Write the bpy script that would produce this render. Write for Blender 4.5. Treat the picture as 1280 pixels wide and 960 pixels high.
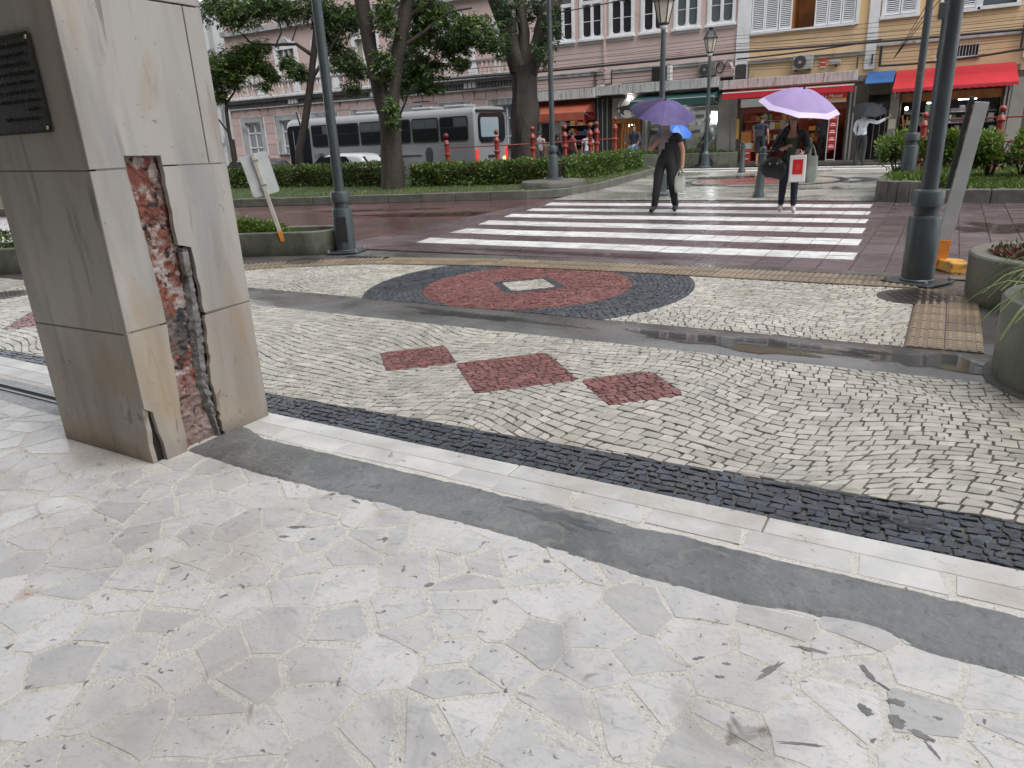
import bpy, bmesh, math, random
import numpy as np
from mathutils import Vector, Matrix, noise as mnoise
random.seed(7); RNG = np.random.default_rng(11)
for o in list(bpy.data.objects): bpy.data.objects.remove(o)
scene = bpy.context.scene
COL = scene.collection
PI = math.pi; R = math.radians

# ------------------------------------------------------------------ camera, sky, sun, exposure
# world axes: X runs along the kerb / crosswalk stripes / facades, Y goes across the street towards the shops, metres
YAW, TILT, ROLL, CAM_H, FPX = R(31.0), R(19.2), R(2.8), 1.5, 900.0
cam_data = bpy.data.cameras.new('camera'); cam = bpy.data.objects.new('camera', cam_data); COL.objects.link(cam)
cam_data.sensor_width = 36.0; cam_data.lens = 36.0 * FPX / 1280.0; cam_data.clip_start = 0.05; cam_data.clip_end = 2000
_fw = Vector((-math.sin(YAW) * math.cos(TILT), math.cos(YAW) * math.cos(TILT), -math.sin(TILT)))
_rt = Vector((math.cos(YAW), math.sin(YAW), 0)); _up = _rt.cross(_fw)
_r2 = math.cos(ROLL) * _rt - math.sin(ROLL) * _up; _u2 = math.sin(ROLL) * _rt + math.cos(ROLL) * _up
cam.matrix_world = Matrix(((_r2.x, _u2.x, -_fw.x, 0), (_r2.y, _u2.y, -_fw.y, 0), (_r2.z, _u2.z, -_fw.z, CAM_H), (0, 0, 0, 1)))
scene.camera = cam
scene.render.resolution_x = 1024; scene.render.resolution_y = 768

SUN_EL, SUN_AZ = R(58), R(-25)          # overcast: the sun is only a broad soft glow, high over the street
world = bpy.data.worlds.new('World'); scene.world = world; world.use_nodes = True
wn = world.node_tree.nodes; wl = world.node_tree.links
bg = wn['Background']
sky = wn.new('ShaderNodeTexSky'); sky.sky_type = 'NISHITA'; sky.sun_disc = False
sky.sun_elevation = SUN_EL; sky.sun_rotation = PI / 2 - SUN_AZ
sky.air_density = 1.0; sky.dust_density = 1.5; sky.ozone_density = 1.0
hsv = wn.new('ShaderNodeHueSaturation'); hsv.inputs['Saturation'].default_value = 0.15
wl.new(sky.outputs[0], hsv.inputs['Color']); wl.new(hsv.outputs[0], bg.inputs['Color'])
bg.inputs['Strength'].default_value = 0.15
sun_d = bpy.data.lights.new('sun', 'SUN'); sun_d.energy = 1.2; sun_d.angle = R(50); sun_d.color = (1, 0.98, 0.95)
sun = bpy.data.objects.new('sun', sun_d); COL.objects.link(sun)
_sd = Vector((math.cos(SUN_EL) * math.cos(SUN_AZ), math.cos(SUN_EL) * math.sin(SUN_AZ), math.sin(SUN_EL)))
sun.rotation_euler = _sd.to_track_quat('Z', 'Y').to_euler()
vs = scene.view_settings; vs.view_transform = 'Standard'; vs.look = 'None'; vs.gamma = 1.0; vs.use_curve_mapping = False
vs.exposure = 1.08

# ------------------------------------------------------------------ helpers
class MB:
    """collects faces with a material slot and a tone; build() links them as one mesh object"""
    def __init__(s): s.v = []; s.f = []; s.m = []; s.t = []
    def add(s, vs_, fs, m=0, t=0.5):
        o = len(s.v); s.v += [tuple(p) for p in vs_]
        for f in fs: s.f.append([i + o for i in f]); s.m.append(m); s.t.append(t)
        return s
    def bx(s, x0, x1, y0, y1, z0, z1, m=0, t=0.5):
        return s.add([(x0,y0,z0),(x1,y0,z0),(x1,y1,z0),(x0,y1,z0),(x0,y0,z1),(x1,y0,z1),(x1,y1,z1),(x0,y1,z1)],
                     [(0,3,2,1),(4,5,6,7),(0,1,5,4),(1,2,6,5),(2,3,7,6),(3,0,4,7)], m, t)
    def obox(s, c, size, rz=0, m=0, t=0.5, rx=0, ry=0):
        M = Matrix.Translation(c) @ Matrix.Rotation(rz, 4, 'Z') @ Matrix.Rotation(ry, 4, 'Y') @ Matrix.Rotation(rx, 4, 'X')
        h = [d / 2 for d in size]
        vs_ = [M @ Vector((sx*h[0], sy*h[1], sz*h[2])) for sz in (-1,1) for sx, sy in ((-1,-1),(1,-1),(1,1),(-1,1))]
        return s.add(vs_, [(0,3,2,1),(4,5,6,7),(0,1,5,4),(1,2,6,5),(2,3,7,6),(3,0,4,7)], m, t)
    def prism(s, poly, z0, z1, m=0, t=0.5, top=True):
        n = len(poly)
        vs_ = [(x,y,z0) for x,y in poly] + [(x,y,z1) for x,y in poly]
        fs = [(i,(i+1)%n,n+(i+1)%n,n+i) for i in range(n)]
        if top: fs.append(tuple(range(n,2*n)))
        return s.add(vs_, fs, m, t)
    def plate(s, poly, y0, y1, m=0, t=0.5):
        """polygon in (x,z), extruded from y0 (front) to y1 (back)"""
        n = len(poly)
        vs_ = [(x,y0,z) for x,z in poly] + [(x,y1,z) for x,z in poly]
        return s.add(vs_, [tuple(range(n)), tuple(range(2*n-1,n-1,-1))] + [(i,n+i,n+(i+1)%n,(i+1)%n) for i in range(n)], m, t)
    def xplate(s, poly, x0, x1, m=0, t=0.5):
        """polygon in (y,z), extruded from x0 (front) back to x1"""
        n = len(poly)
        vs_ = [(x0,y,z) for y,z in poly] + [(x1,y,z) for y,z in poly]
        return s.add(vs_, [tuple(range(n)), tuple(range(2*n-1,n-1,-1))] + [(i,n+i,n+(i+1)%n,(i+1)%n) for i in range(n)], m, t)
    def lathe(s, prof, n=16, c=(0,0,0), m=0, t=0.5, cap=True):
        vs_ = []
        for r, z in prof:
            for i in range(n):
                a = 2*PI*i/n; vs_.append((c[0]+r*math.cos(a), c[1]+r*math.sin(a), c[2]+z))
        fs = []
        for j in range(len(prof)-1):
            for i in range(n): fs.append((j*n+i, j*n+(i+1)%n, (j+1)*n+(i+1)%n, (j+1)*n+i))
        if cap: fs.append(tuple(range(n-1,-1,-1))); fs.append(tuple((len(prof)-1)*n+i for i in range(n)))
        return s.add(vs_, fs, m, t)
    def tube(s, path, rad, n=8, m=0, t=0.5, cap=True, wob=0):
        P = [Vector(p) for p in path]; rr = rad if isinstance(rad, (list, tuple)) else [rad]*len(P)
        vs_ = []; ref = Vector((0.13, 0.97, 0.2))
        for k, p in enumerate(P):
            d = (P[min(k+1,len(P)-1)] - P[max(k-1,0)]).normalized()
            a = d.cross(ref)
            if a.length < 1e-3: a = d.cross(Vector((1,0,0)))
            a.normalize(); b = d.cross(a)
            for i in range(n):
                an = 2*PI*i/n; q = rr[k] * (1 + wob*mnoise.noise(Vector((math.cos(an)*1.6, math.sin(an)*1.6, p.z*0.9)) + p*0.3))
                vs_.append(p + (a*math.cos(an) + b*math.sin(an))*q)
        fs = []
        for j in range(len(P)-1):
            for i in range(n): fs.append((j*n+i, j*n+(i+1)%n, (j+1)*n+(i+1)%n, (j+1)*n+i))
        if cap: fs.append(tuple(range(n-1,-1,-1))); fs.append(tuple((len(P)-1)*n+i for i in range(n)))
        return s.add(vs_, fs, m, t)
    def sph(s, c, r, n=10, m=0, t=0.5, sq=(1,1,1)):
        pr = [(max(1e-4, math.sin(PI*k/n)), -math.cos(PI*k/n)) for k in range(n+1)]
        vs_ = []; k2 = n + 2
        for q, z in pr:
            for i in range(k2):
                a = 2*PI*i/k2; vs_.append((c[0]+r*sq[0]*q*math.cos(a), c[1]+r*sq[1]*q*math.sin(a), c[2]+r*sq[2]*z))
        fs = [(j*k2+i, j*k2+(i+1)%k2, (j+1)*k2+(i+1)%k2, (j+1)*k2+i) for j in range(n) for i in range(k2)]
        return s.add(vs_, fs, m, t)
    def mesh(s, name, mats, smooth=False):
        me = bpy.data.meshes.new(name); me.from_pydata(s.v, [], s.f)
        for mm in (mats if isinstance(mats, (list, tuple)) else [mats]): me.materials.append(MAT[mm])
        me.polygons.foreach_set('material_index', s.m)
        at = me.attributes.new('tone', 'FLOAT', 'FACE'); at.data.foreach_set('value', s.t)
        if smooth: me.polygons.foreach_set('use_smooth', [True]*len(s.f))
        me.update(); return me
    def build(s, name, mats, parent=None, smooth=False, bevel=0, loc=None, seg=1, clean=True):
        me = s.mesh(name, mats, smooth)
        if clean:
            b = bmesh.new(); b.from_mesh(me); bmesh.ops.recalc_face_normals(b, faces=b.faces); b.to_mesh(me); b.free()
        o = link(name, me, parent)
        if loc: o.location = loc
        if smooth: autosmooth(o)
        if bevel:
            bv = o.modifiers.new('bevel', 'BEVEL'); bv.width = bevel; bv.segments = seg; bv.limit_method = 'ANGLE'; bv.angle_limit = R(40)
        return o
def autosmooth(o, ang=40):
    me = o.data; b = bmesh.new(); b.from_mesh(me)
    for e in b.edges:
        if len(e.link_faces) == 2 and e.calc_face_angle(0) > R(ang): e.smooth = False
    b.to_mesh(me); b.free()
def link(name, data, parent=None):
    o = bpy.data.objects.new(name, data); COL.objects.link(o)
    if parent: o.parent = parent
    return o
def tag(o, label, cat, group=None):
    o['label'] = label; o['category'] = cat
    if group: o['group'] = group
    return o
def thing(name, label, cat, loc=(0,0,0), rz=0, group=None):
    o = link(name, None); o.location = loc; o.rotation_euler = (0,0,rz); o.empty_display_size = 0.2
    return tag(o, label, cat, group)
def structure(o, label=None):
    o['kind'] = 'structure'
    if label: o['label'] = label
    return o
def dup(root, loc, rz=0, label=None, scale=None):
    def cp(o, par):
        c = o.copy(); COL.objects.link(c); c.parent = par
        for ch in o.children: cp(ch, c)
        return c
    r = cp(root, None); r.location = loc; r.rotation_euler = (0,0,rz)
    if scale: r.scale = scale
    if label: r['label'] = label
    return r
def text_mesh(txt, size, depth=0.004, align='LEFT', shear=0.0, bold=0.0):
    cu = bpy.data.curves.new('txt', 'FONT'); cu.body = txt; cu.size = size; cu.extrude = depth; cu.align_x = align
    cu.shear = shear; cu.offset = bold; cu.resolution_u = 3
    o = bpy.data.objects.new('txt', cu); COL.objects.link(o)
    dg = bpy.context.evaluated_depsgraph_get(); me = bpy.data.meshes.new_from_object(o.evaluated_get(dg))
    bpy.data.objects.remove(o); bpy.data.curves.remove(cu)
    return me
def lettering(txt, size, loc, mat, parent, rz=0, **k):
    """letters standing upright facing -Y (rz turns them)"""
    me = text_mesh(txt, size, **k); me.materials.clear(); me.materials.append(MAT[mat])
    o = link('lettering', me, parent); o.location = loc; o.rotation_euler = (PI/2, 0, rz); return o

# ------------------------------------------------------------------ materials
MAT = {}
def mat(name, c1, c2=None, scale=4.0, detail=6.0, rough=0.6, rough2=None, rscale=1.2, rlo=0.42, rhi=0.58, bump=0.0, bscale=40.0, tone=0.0,
        metal=0.0, stretch=None, lo=0.35, hi=0.65, c3=None, s3=1.0, lo3=0.55, hi3=0.7, emit=None, spec=0.5, coat=0.0, trans=0.0, subs=0, sep=False):
    m = bpy.data.materials.new(name); m.use_nodes = True; MAT[name] = m
    nt = m.node_tree; N = nt.nodes; L = nt.links; b = N['Principled BSDF']
    tc = N.new('ShaderNodeTexCoord'); src = tc.outputs['Object']
    if sep:   # every piece gets its own stretch of pattern
        at0 = N.new('ShaderNodeAttribute'); at0.attribute_name = 'tone'
        mu = N.new('ShaderNodeVectorMath'); mu.operation = 'MULTIPLY_ADD'; mu.inputs[1].default_value = (37, 53, 71)
        L.new(at0.outputs['Fac'], mu.inputs[0]); L.new(src, mu.inputs[2])
        ro = N.new('ShaderNodeVectorRotate'); ro.rotation_type = 'Z_AXIS'; L.new(mu.outputs[0], ro.inputs['Vector'])
        m9 = N.new('ShaderNodeMath'); m9.operation = 'MULTIPLY'; m9.inputs[1].default_value = 29.0; L.new(at0.outputs['Fac'], m9.inputs[0]); L.new(m9.outputs[0], ro.inputs['Angle'])
        src = ro.outputs[0]
    if stretch:
        mp = N.new('ShaderNodeMapping'); mp.inputs['Scale'].default_value = stretch; L.new(src, mp.inputs['Vector']); csrc = mp.outputs[0]
    else: csrc = src
    def noise(sc, dt, vec, dist=0.0):
        n = N.new('ShaderNodeTexNoise'); n.inputs['Scale'].default_value = sc; n.inputs['Detail'].default_value = dt
        n.inputs['Distortion'].default_value = dist; L.new(vec, n.inputs['Vector']); return n.outputs['Fac']
    def ramp(f, a, bb):
        r = N.new('ShaderNodeMapRange'); r.inputs['From Min'].default_value = a; r.inputs['From Max'].default_value = bb; L.new(f, r.inputs['Value']); return r.outputs[0]
    def mixc(f, A, B):
        x = N.new('ShaderNodeMix'); x.data_type = 'RGBA'; L.new(f, x.inputs['Factor'])
        for s, val in (('A', A), ('B', B)):
            inp = [i for i in x.inputs if i.name == s and i.type == 'RGBA'][0]
            if isinstance(val, tuple): inp.default_value = (*val, 1)
            else: L.new(val, inp)
        return [o for o in x.outputs if o.type == 'RGBA'][0]
    col = None
    if c2: col = mixc(ramp(noise(scale, detail, csrc, 0.4), lo, hi), c1, c2)
    if c3: col = mixc(ramp(noise(s3, 8, csrc, 1.2), lo3, hi3), col if col else c1, c3)
    if tone:
        at = N.new('ShaderNodeAttribute'); at.attribute_name = 'tone'
        mr = N.new('ShaderNodeMapRange'); mr.inputs['To Min'].default_value = 1 - tone; mr.inputs['To Max'].default_value = 1 + tone
        L.new(at.outputs['Fac'], mr.inputs['Value'])
        h = N.new('ShaderNodeHueSaturation'); L.new(mr.outputs[0], h.inputs['Value'])
        if col: L.new(col, h.inputs['Color'])
        else: h.inputs['Color'].default_value = (*c1, 1)
        col = h.outputs[0]
    if col: L.new(col, b.inputs['Base Color'])
    else: b.inputs['Base Color'].default_value = (*c1, 1)
    if rough2 is not None:
        rr = N.new('ShaderNodeMapRange'); rr.inputs['From Min'].default_value = rlo; rr.inputs['From Max'].default_value = rhi
        rr.inputs['To Min'].default_value = rough; rr.inputs['To Max'].default_value = rough2
        L.new(noise(rscale, 4, src, 0.6), rr.inputs['Value']); L.new(rr.outputs[0], b.inputs['Roughness'])
    else: b.inputs['Roughness'].default_value = rough
    b.inputs['Metallic'].default_value = metal; b.inputs['Specular IOR Level'].default_value = spec
    b.inputs['Coat Weight'].default_value = coat; b.inputs['Coat Roughness'].default_value = 0.05
    if trans: b.inputs['Transmission Weight'].default_value = trans
    if bump:
        bp = N.new('ShaderNodeBump'); bp.inputs['Strength'].default_value = bump; bp.inputs['Distance'].default_value = 0.02
        L.new(noise(bscale, 8, src), bp.inputs['Height']); L.new(bp.outputs[0], b.inputs['Normal'])
    if emit:
        b.inputs['Emission Color'].default_value = (*emit[0], 1); b.inputs['Emission Strength'].default_value = emit[1]
    return m
# paving
mat('marble_slab', (0.67,0.65,0.625), (0.57,0.56,0.555), scale=3.0, lo=0.38, hi=0.72, c3=(0.44,0.44,0.455), s3=2.6, lo3=0.60, hi3=0.82, stretch=(1,3.2,1), rough=0.28, rough2=0.5, bump=0.08, bscale=60, tone=0.15, sep=True)
mat('terrazzo_grout', (0.76,0.73,0.67), (0.66,0.63,0.57), scale=70, detail=2, rough=0.7, bump=0.35, bscale=120, c3=(0.22,0.19,0.16), s3=75, lo3=0.64, hi3=0.68)
mat('grey_filler', (0.25,0.245,0.24), (0.17,0.165,0.165), scale=12, rough=0.35, bump=0.2, bscale=80)
mat('cement_wet', (0.165,0.17,0.175), (0.225,0.23,0.23), scale=3.0, rough=0.16, rough2=0.48, rscale=1.5, rlo=.40, rhi=.62, bump=0.42, bscale=42, c3=(0.12,0.12,0.115), s3=0.8, lo3=0.55, hi3=0.75)
mat('kerb_marble', (0.70,0.685,0.66), (0.56,0.55,0.535), scale=5, rough=0.3, rough2=0.5, bump=0.15, bscale=50, c3=(0.48,0.42,0.34), s3=2.2, lo3=0.62, hi3=0.82, tone=0.10, sep=True)
mat('joint_dirt', (0.095,0.088,0.075), (0.15,0.14,0.12), scale=20, rough=0.5, bump=0.4, bscale=90)
mat('stone_white', (0.52,0.49,0.425), (0.42,0.40,0.35), scale=9, rough=0.16, rough2=0.42, rscale=1.0, bump=0.25, bscale=45, tone=0.24)
mat('stone_black', (0.034,0.041,0.053), (0.066,0.076,0.094), scale=9, rough=0.07, rough2=0.32, rscale=1.4, bump=0.5, bscale=35, tone=0.35)
mat('stone_red', (0.18,0.057,0.05), (0.235,0.095,0.083), scale=9, rough=0.2, rough2=0.45, rscale=1.0, bump=0.4, bscale=40, tone=0.34)
mat('asphalt_strip', (0.105,0.10,0.10), (0.15,0.145,0.14), scale=1.4, rough=0.03, rough2=0.30, rscale=0.9, bump=0.16, bscale=28, c3=(0.085,0.075,0.065), s3=0.7)
mat('paver', (0.145,0.103,0.111), (0.11,0.075,0.081), scale=1.0, rough=0.05, rough2=0.30, rscale=0.7, bump=0.25, bscale=60, tone=0.20)
mat('paver_joint', (0.055,0.045,0.045), (0.09,0.08,0.075), scale=8, rough=0.3)
mat('road_red', (0.135,0.063,0.060), (0.100,0.055,0.054), scale=0.7, rough=0.04, rough2=0.26, rscale=0.5, bump=0.14, bscale=70, c3=(0.07,0.048,0.045), s3=0.5)
mat('asphalt', (0.05,0.05,0.052), (0.075,0.073,0.072), scale=1.1, rough=0.12, rough2=0.5, rscale=0.5, bump=0.2, bscale=60)
mat('road_paint', (0.76,0.76,0.75), (0.60,0.59,0.585), scale=6, rough=0.3, rough2=0.5, bump=0.1, bscale=60, c3=(0.45,0.42,0.41), s3=3.5, lo3=0.64, hi3=0.8)
mat('tactile_tan', (0.34,0.27,0.165), (0.26,0.21,0.15), scale=5, rough=0.3, rough2=0.55, tone=0.2, bump=0.15, bscale=70)
mat('tactile_brown', (0.23,0.16,0.115), (0.17,0.125,0.095), scale=5, rough=0.3, rough2=0.55, tone=0.2)
mat('iron_cover', (0.075,0.058,0.052), (0.05,0.042,0.04), scale=14, rough=0.35, metal=0.3, bump=0.4, bscale=50)
mat('kerb_concrete', (0.135,0.13,0.115), (0.085,0.085,0.073), scale=4, rough=0.6, bump=0.4, bscale=40, c3=(0.07,0.085,0.05), s3=1.6, lo3=0.58, hi3=0.75)
mat('lawn_soil', (0.055,0.068,0.025), (0.035,0.045,0.018), scale=6, rough=0.8, bump=0.5, bscale=40)
mat('soil', (0.06,0.042,0.03), (0.04,0.03,0.022), scale=10, rough=0.85, bump=0.6, bscale=50)
# column
mat('clad_marble', (0.49,0.455,0.41), (0.38,0.36,0.335), scale=1.1, stretch=(1.6,1.6,0.55), lo=0.3, hi=0.7, rough=0.3, rough2=0.45, bump=0.05, bscale=30, c3=(0.36,0.275,0.175), s3=1.5, lo3=0.55, hi3=0.78, tone=0.05)
mat('column_core', (0.24,0.085,0.062), (0.46,0.38,0.35), scale=17, detail=10, lo=0.46, hi=0.58, rough=0.85, bump=1.0, bscale=40, c3=(0.04,0.034,0.032), s3=12, lo3=0.57, hi3=0.63)
mat('core_dark', (0.10,0.095,0.09), (0.22,0.16,0.14), scale=9, rough=0.8, bump=0.9, bscale=24, c3=(0.035,0.04,0.042), s3=5, lo3=0.5, hi3=0.62)
mat('mortar_patch', (0.25,0.245,0.235), (0.16,0.155,0.15), scale=9, rough=0.75, bump=0.8, bscale=35, c3=(0.11,0.075,0.05), s3=5, lo3=0.56, hi3=0.7)
mat('void_dark', (0.02,0.018,0.016), rough=0.9)
mat('plaque_bronze', (0.032,0.040,0.045), (0.05,0.05,0.045), scale=14, rough=0.35, metal=0.6, bump=0.3, bscale=90)
mat('plaque_relief', (0.10,0.082,0.045), (0.06,0.055,0.05), scale=20, rough=0.4, metal=0.7)
mat('brass', (0.55,0.40,0.24), rough=0.3, metal=0.9)
# street furniture
mat('post_paint', (0.060,0.075,0.083), (0.047,0.058,0.064), scale=3, rough=0.30, rough2=0.45, bump=0.06, bscale=30)
mat('post_black', (0.022,0.024,0.027), rough=0.4)
mat('steel_grey', (0.33,0.34,0.345), (0.26,0.27,0.275), scale=6, rough=0.45, metal=0.3)
mat('sign_back', (0.62,0.64,0.66), (0.52,0.545,0.56), scale=5, rough=0.4)
mat('post_white', (0.55,0.52,0.47), (0.42,0.40,0.36), scale=7, rough=0.5)
mat('base_orange', (0.70,0.26,0.03), (0.5,0.18,0.03), scale=12, rough=0.5)
mat('base_yellow', (0.72,0.36,0.04), (0.55,0.27,0.04), scale=9, rough=0.45, c3=(0.2,0.12,0.05), s3=6)
mat('board_grey', (0.40,0.405,0.41), (0.33,0.335,0.34), scale=3, rough=0.4)
mat('planter_concrete', (0.165,0.17,0.135), (0.125,0.13,0.10), scale=3.2, rough=0.4, rough2=0.65, bump=0.2, bscale=30, c3=(0.075,0.082,0.058), s3=1.8)
mat('red_iron', (0.26,0.035,0.028), (0.19,0.03,0.026), scale=8, rough=0.32, rough2=0.45)
mat('lamp_glass', (0.62,0.58,0.50), (0.5,0.46,0.4), scale=9, rough=0.35)
mat('cable', (0.028,0.026,0.026), rough=0.6)
# vegetation
mat('bark', (0.022,0.017,0.014), (0.045,0.036,0.029), scale=7, stretch=(1,1,0.25), rough=0.75, bump=1.0, bscale=16, c3=(0.03,0.045,0.02), s3=2.2, lo3=0.55, hi3=0.7)
mat('bark_pale', (0.055,0.042,0.034), (0.025,0.020,0.016), scale=6, stretch=(1,1,0.2), rough=0.75, bump=1.0, bscale=16, c3=(0.035,0.05,0.02), s3=1.6, lo3=0.5, hi3=0.66)
def leaf(name, c, rough=0.4, tone=0.45, sub=0.25):
    m = mat(name, c, rough=rough, tone=tone); nt = m.node_tree; b = nt.nodes['Principled BSDF']
    tr = nt.nodes.new('ShaderNodeBsdfTranslucent'); mx = nt.nodes.new('ShaderNodeMixShader'); mx.inputs[0].default_value = sub
    s = b.inputs['Base Color'].links[0].from_socket; nt.links.new(s, tr.inputs[0])
    nt.links.new(b.outputs[0], mx.inputs[1]); nt.links.new(tr.outputs[0], mx.inputs[2]); nt.links.new(mx.outputs[0], nt.nodes['Material Output'].inputs[0])
leaf('leaf_tree', (0.070,0.125,0.040)); leaf('leaf_light', (0.14,0.22,0.036)); leaf('leaf_dark', (0.045,0.080,0.032))
leaf('leaf_hedge', (0.095,0.155,0.026)); leaf('leaf_bush', (0.13,0.21,0.033)); leaf('leaf_grass', (0.095,0.150,0.030))
leaf('leaf_strap', (0.16,0.22,0.075), rough=0.3); leaf('leaf_strap_pale', (0.46,0.48,0.27), rough=0.3); leaf('leaf_rust', (0.13,0.055,0.03)); leaf('leaf_red', (0.30,0.05,0.03))
# buildings
mat('wall_pink', (0.56,0.43,0.40), (0.52,0.40,0.375), scale=1.4, rough=0.8, c3=(0.42,0.28,0.235), s3=0.8, lo3=0.58, hi3=0.78)
mat('wall_rose', (0.58,0.43,0.40), (0.52,0.39,0.365), scale=1.4, rough=0.8, c3=(0.42,0.31,0.29), s3=0.8, lo3=0.58, hi3=0.78, tone=0.1)
mat('wall_yellow', (0.64,0.45,0.225), (0.59,0.42,0.225), scale=1.4, rough=0.8, c3=(0.52,0.36,0.20), s3=0.9, lo3=0.58, hi3=0.78)
mat('wall_cream', (0.66,0.47,0.27), (0.58,0.42,0.26), scale=1.4, rough=0.8, c3=(0.40,0.31,0.21), s3=1.0, lo3=0.58, hi3=0.78)
mat('trim_white', (0.68,0.69,0.70), (0.60,0.61,0.625), scale=3, rough=0.6, c3=(0.38,0.38,0.38), s3=1.6, lo3=0.62, hi3=0.8)
mat('trim_grey', (0.42,0.42,0.42), (0.33,0.33,0.33), scale=3, rough=0.7, c3=(0.10,0.10,0.10), s3=2.0, lo3=0.52, hi3=0.72, stretch=(1,1,0.4))
mat('trim_stained', (0.58,0.58,0.575), (0.40,0.40,0.40), scale=2.4, stretch=(7,1,0.6), rough=0.75, c3=(0.13,0.125,0.12), s3=2.0, lo3=0.56, hi3=0.68)
mat('cornice_dark', (0.17,0.16,0.155), (0.25,0.24,0.23), scale=3, rough=0.8, c3=(0.07,0.068,0.065), s3=1.3)
mat('pane_dark', (0.030,0.028,0.032), rough=0.15, spec=0.3); mat('pane_grey', (0.10,0.115,0.125), rough=0.12); mat('pane_pale', (0.22,0.25,0.27), rough=0.12)
mat('shutter_white', (0.70,0.72,0.75), rough=0.55); mat('shutter_blue', (0.30,0.37,0.44), rough=0.55)
mat('stone_brown', (0.115,0.098,0.078), (0.085,0.074,0.06), scale=2.2, rough=0.45, rough2=0.6); mat('stone_dark', (0.10,0.095,0.085), rough=0.7); mat('stone_panel', (0.30,0.29,0.265), (0.25,0.245,0.225), scale=2, rough=0.5)
mat('wood_front', (0.34,0.145,0.045), (0.22,0.085,0.028), scale=5, stretch=(4,1,0.5), rough=0.45); mat('wood_orange', (0.50,0.20,0.055), (0.42,0.17,0.05), scale=3, rough=0.5)
mat('dark_metal', (0.035,0.035,0.038), rough=0.5); mat('interior', (0.16,0.14,0.12), rough=0.8); mat('interior_dark', (0.05,0.045,0.042), rough=0.8); mat('interior_red', (0.20,0.05,0.04), rough=0.8)
mat('interior_pale', (0.50,0.54,0.50), rough=0.7)
mat('awning_red', (0.50,0.022,0.035), (0.42,0.02,0.03), scale=2, rough=0.5); mat('awning_blue', (0.035,0.13,0.36), (0.03,0.11,0.30), scale=2, rough=0.5)
mat('awning_green', (0.02,0.075,0.07), rough=0.5); mat('awning_rust', (0.36,0.085,0.045), (0.27,0.07,0.04), scale=2, rough=0.6)
mat('sign_red', (0.50,0.035,0.035), rough=0.5); mat('sign_yellow', (0.68,0.40,0.11), rough=0.5); mat('sign_cream', (0.60,0.60,0.50), rough=0.5); mat('sign_white', (0.62,0.68,0.66), rough=0.5); mat('letter_white', (0.8,0.76,0.74), rough=0.5); mat('letter_gold', (0.34,0.27,0.13), rough=0.4); mat('letter_dark', (0.06,0.065,0.07), rough=0.5)
mat('ac_white', (0.46,0.47,0.46), (0.38,0.39,0.38), scale=5, rough=0.5); mat('ac_dark', (0.06,0.062,0.065), rough=0.5); mat('alarm_red', (0.55,0.06,0.05), rough=0.4)
mat('tube_light', (0.9,0.95,1.0), emit=((0.93,0.97,1.0), 9.0)); mat('bulb_light', (1,1,1), emit=((1,0.97,0.92), 14.0)); mat('warm_light', (1,0.8,0.5), emit=((1.0,0.72,0.40), 9.0))
for k, c in dict(goods_a=(0.55,0.33,0.08), goods_b=(0.42,0.07,0.05), goods_c=(0.45,0.40,0.30), goods_d=(0.10,0.16,0.10), goods_e=(0.14,0.12,0.12), goods_f=(0.60,0.60,0.55), goods_g=(0.08,0.12,0.25)).items(): mat(k, c, rough=0.45)
# vehicles
mat('bus_silver', (0.29,0.305,0.315), (0.27,0.285,0.295), scale=1, rough=0.25, coat=0.5); mat('bus_glass', (0.016,0.019,0.022), rough=0.1, spec=0.2); mat('bus_glass_light', (0.30,0.38,0.42), rough=0.1); mat('rubber', (0.02,0.02,0.02), rough=0.7)
mat('tail_red', (0.55,0.03,0.03), rough=0.2, emit=((1,0.08,0.06), 0.25)); mat('tail_amber', (0.8,0.35,0.05), rough=0.2, emit=((1,0.55,0.2), 1.5)); mat('lamp_clear', (0.6,0.6,0.6), rough=0.15)
mat('car_white', (0.70,0.71,0.72), rough=0.22, coat=0.8); mat('car_dark', (0.035,0.038,0.042), rough=0.22, coat=0.8); mat('plate_grey', (0.5,0.5,0.5), rough=0.4); mat('hub', (0.3,0.3,0.31), rough=0.3, metal=0.8)
mat('moto_red', (0.35,0.03,0.03), rough=0.25, coat=0.5)
# people
mat('skin', (0.40,0.215,0.15), (0.36,0.185,0.125), scale=6, rough=0.5); mat('skin_deep', (0.20,0.095,0.06), rough=0.5); mat('hair_dark', (0.018,0.014,0.012), rough=0.5); mat('hair_light', (0.30,0.20,0.11), rough=0.5)
for k, c in dict(cloth_black=(0.012,0.012,0.014), cloth_charcoal=(0.028,0.030,0.036), cloth_grey=(0.24,0.215,0.235), cloth_navy=(0.014,0.019,0.034), cloth_white=(0.62,0.65,0.72), cloth_olive=(0.045,0.055,0.035), cloth_maroon=(0.18,0.03,0.035), shoe_dark=(0.02,0.02,0.022), shoe_pale=(0.40,0.37,0.34), cloth_blue=(0.05,0.09,0.2), cloth_pale=(0.5,0.52,0.58)).items():
    mat(k, c, tuple(min(1, x*1.35) for x in c), scale=5, rough=0.8, bump=0.25, bscale=22)
mat('umb_purple', (0.048,0.032,0.105), (0.075,0.055,0.15), scale=3, rough=0.5, spec=0.25, tone=0.5); mat('umb_lilac', (0.31,0.235,0.43), (0.28,0.205,0.40), scale=2.5, rough=0.55, spec=0.25, tone=0.06); mat('umb_trim', (0.55,0.46,0.68), rough=0.4)
mat('umb_black', (0.018,0.021,0.025), rough=0.6, spec=0.15, tone=0.3); mat('umb_blue', (0.02,0.13,0.50), rough=0.35, tone=0.2); mat('umb_shaft', (0.3,0.3,0.31), rough=0.3, metal=0.8)
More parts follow.
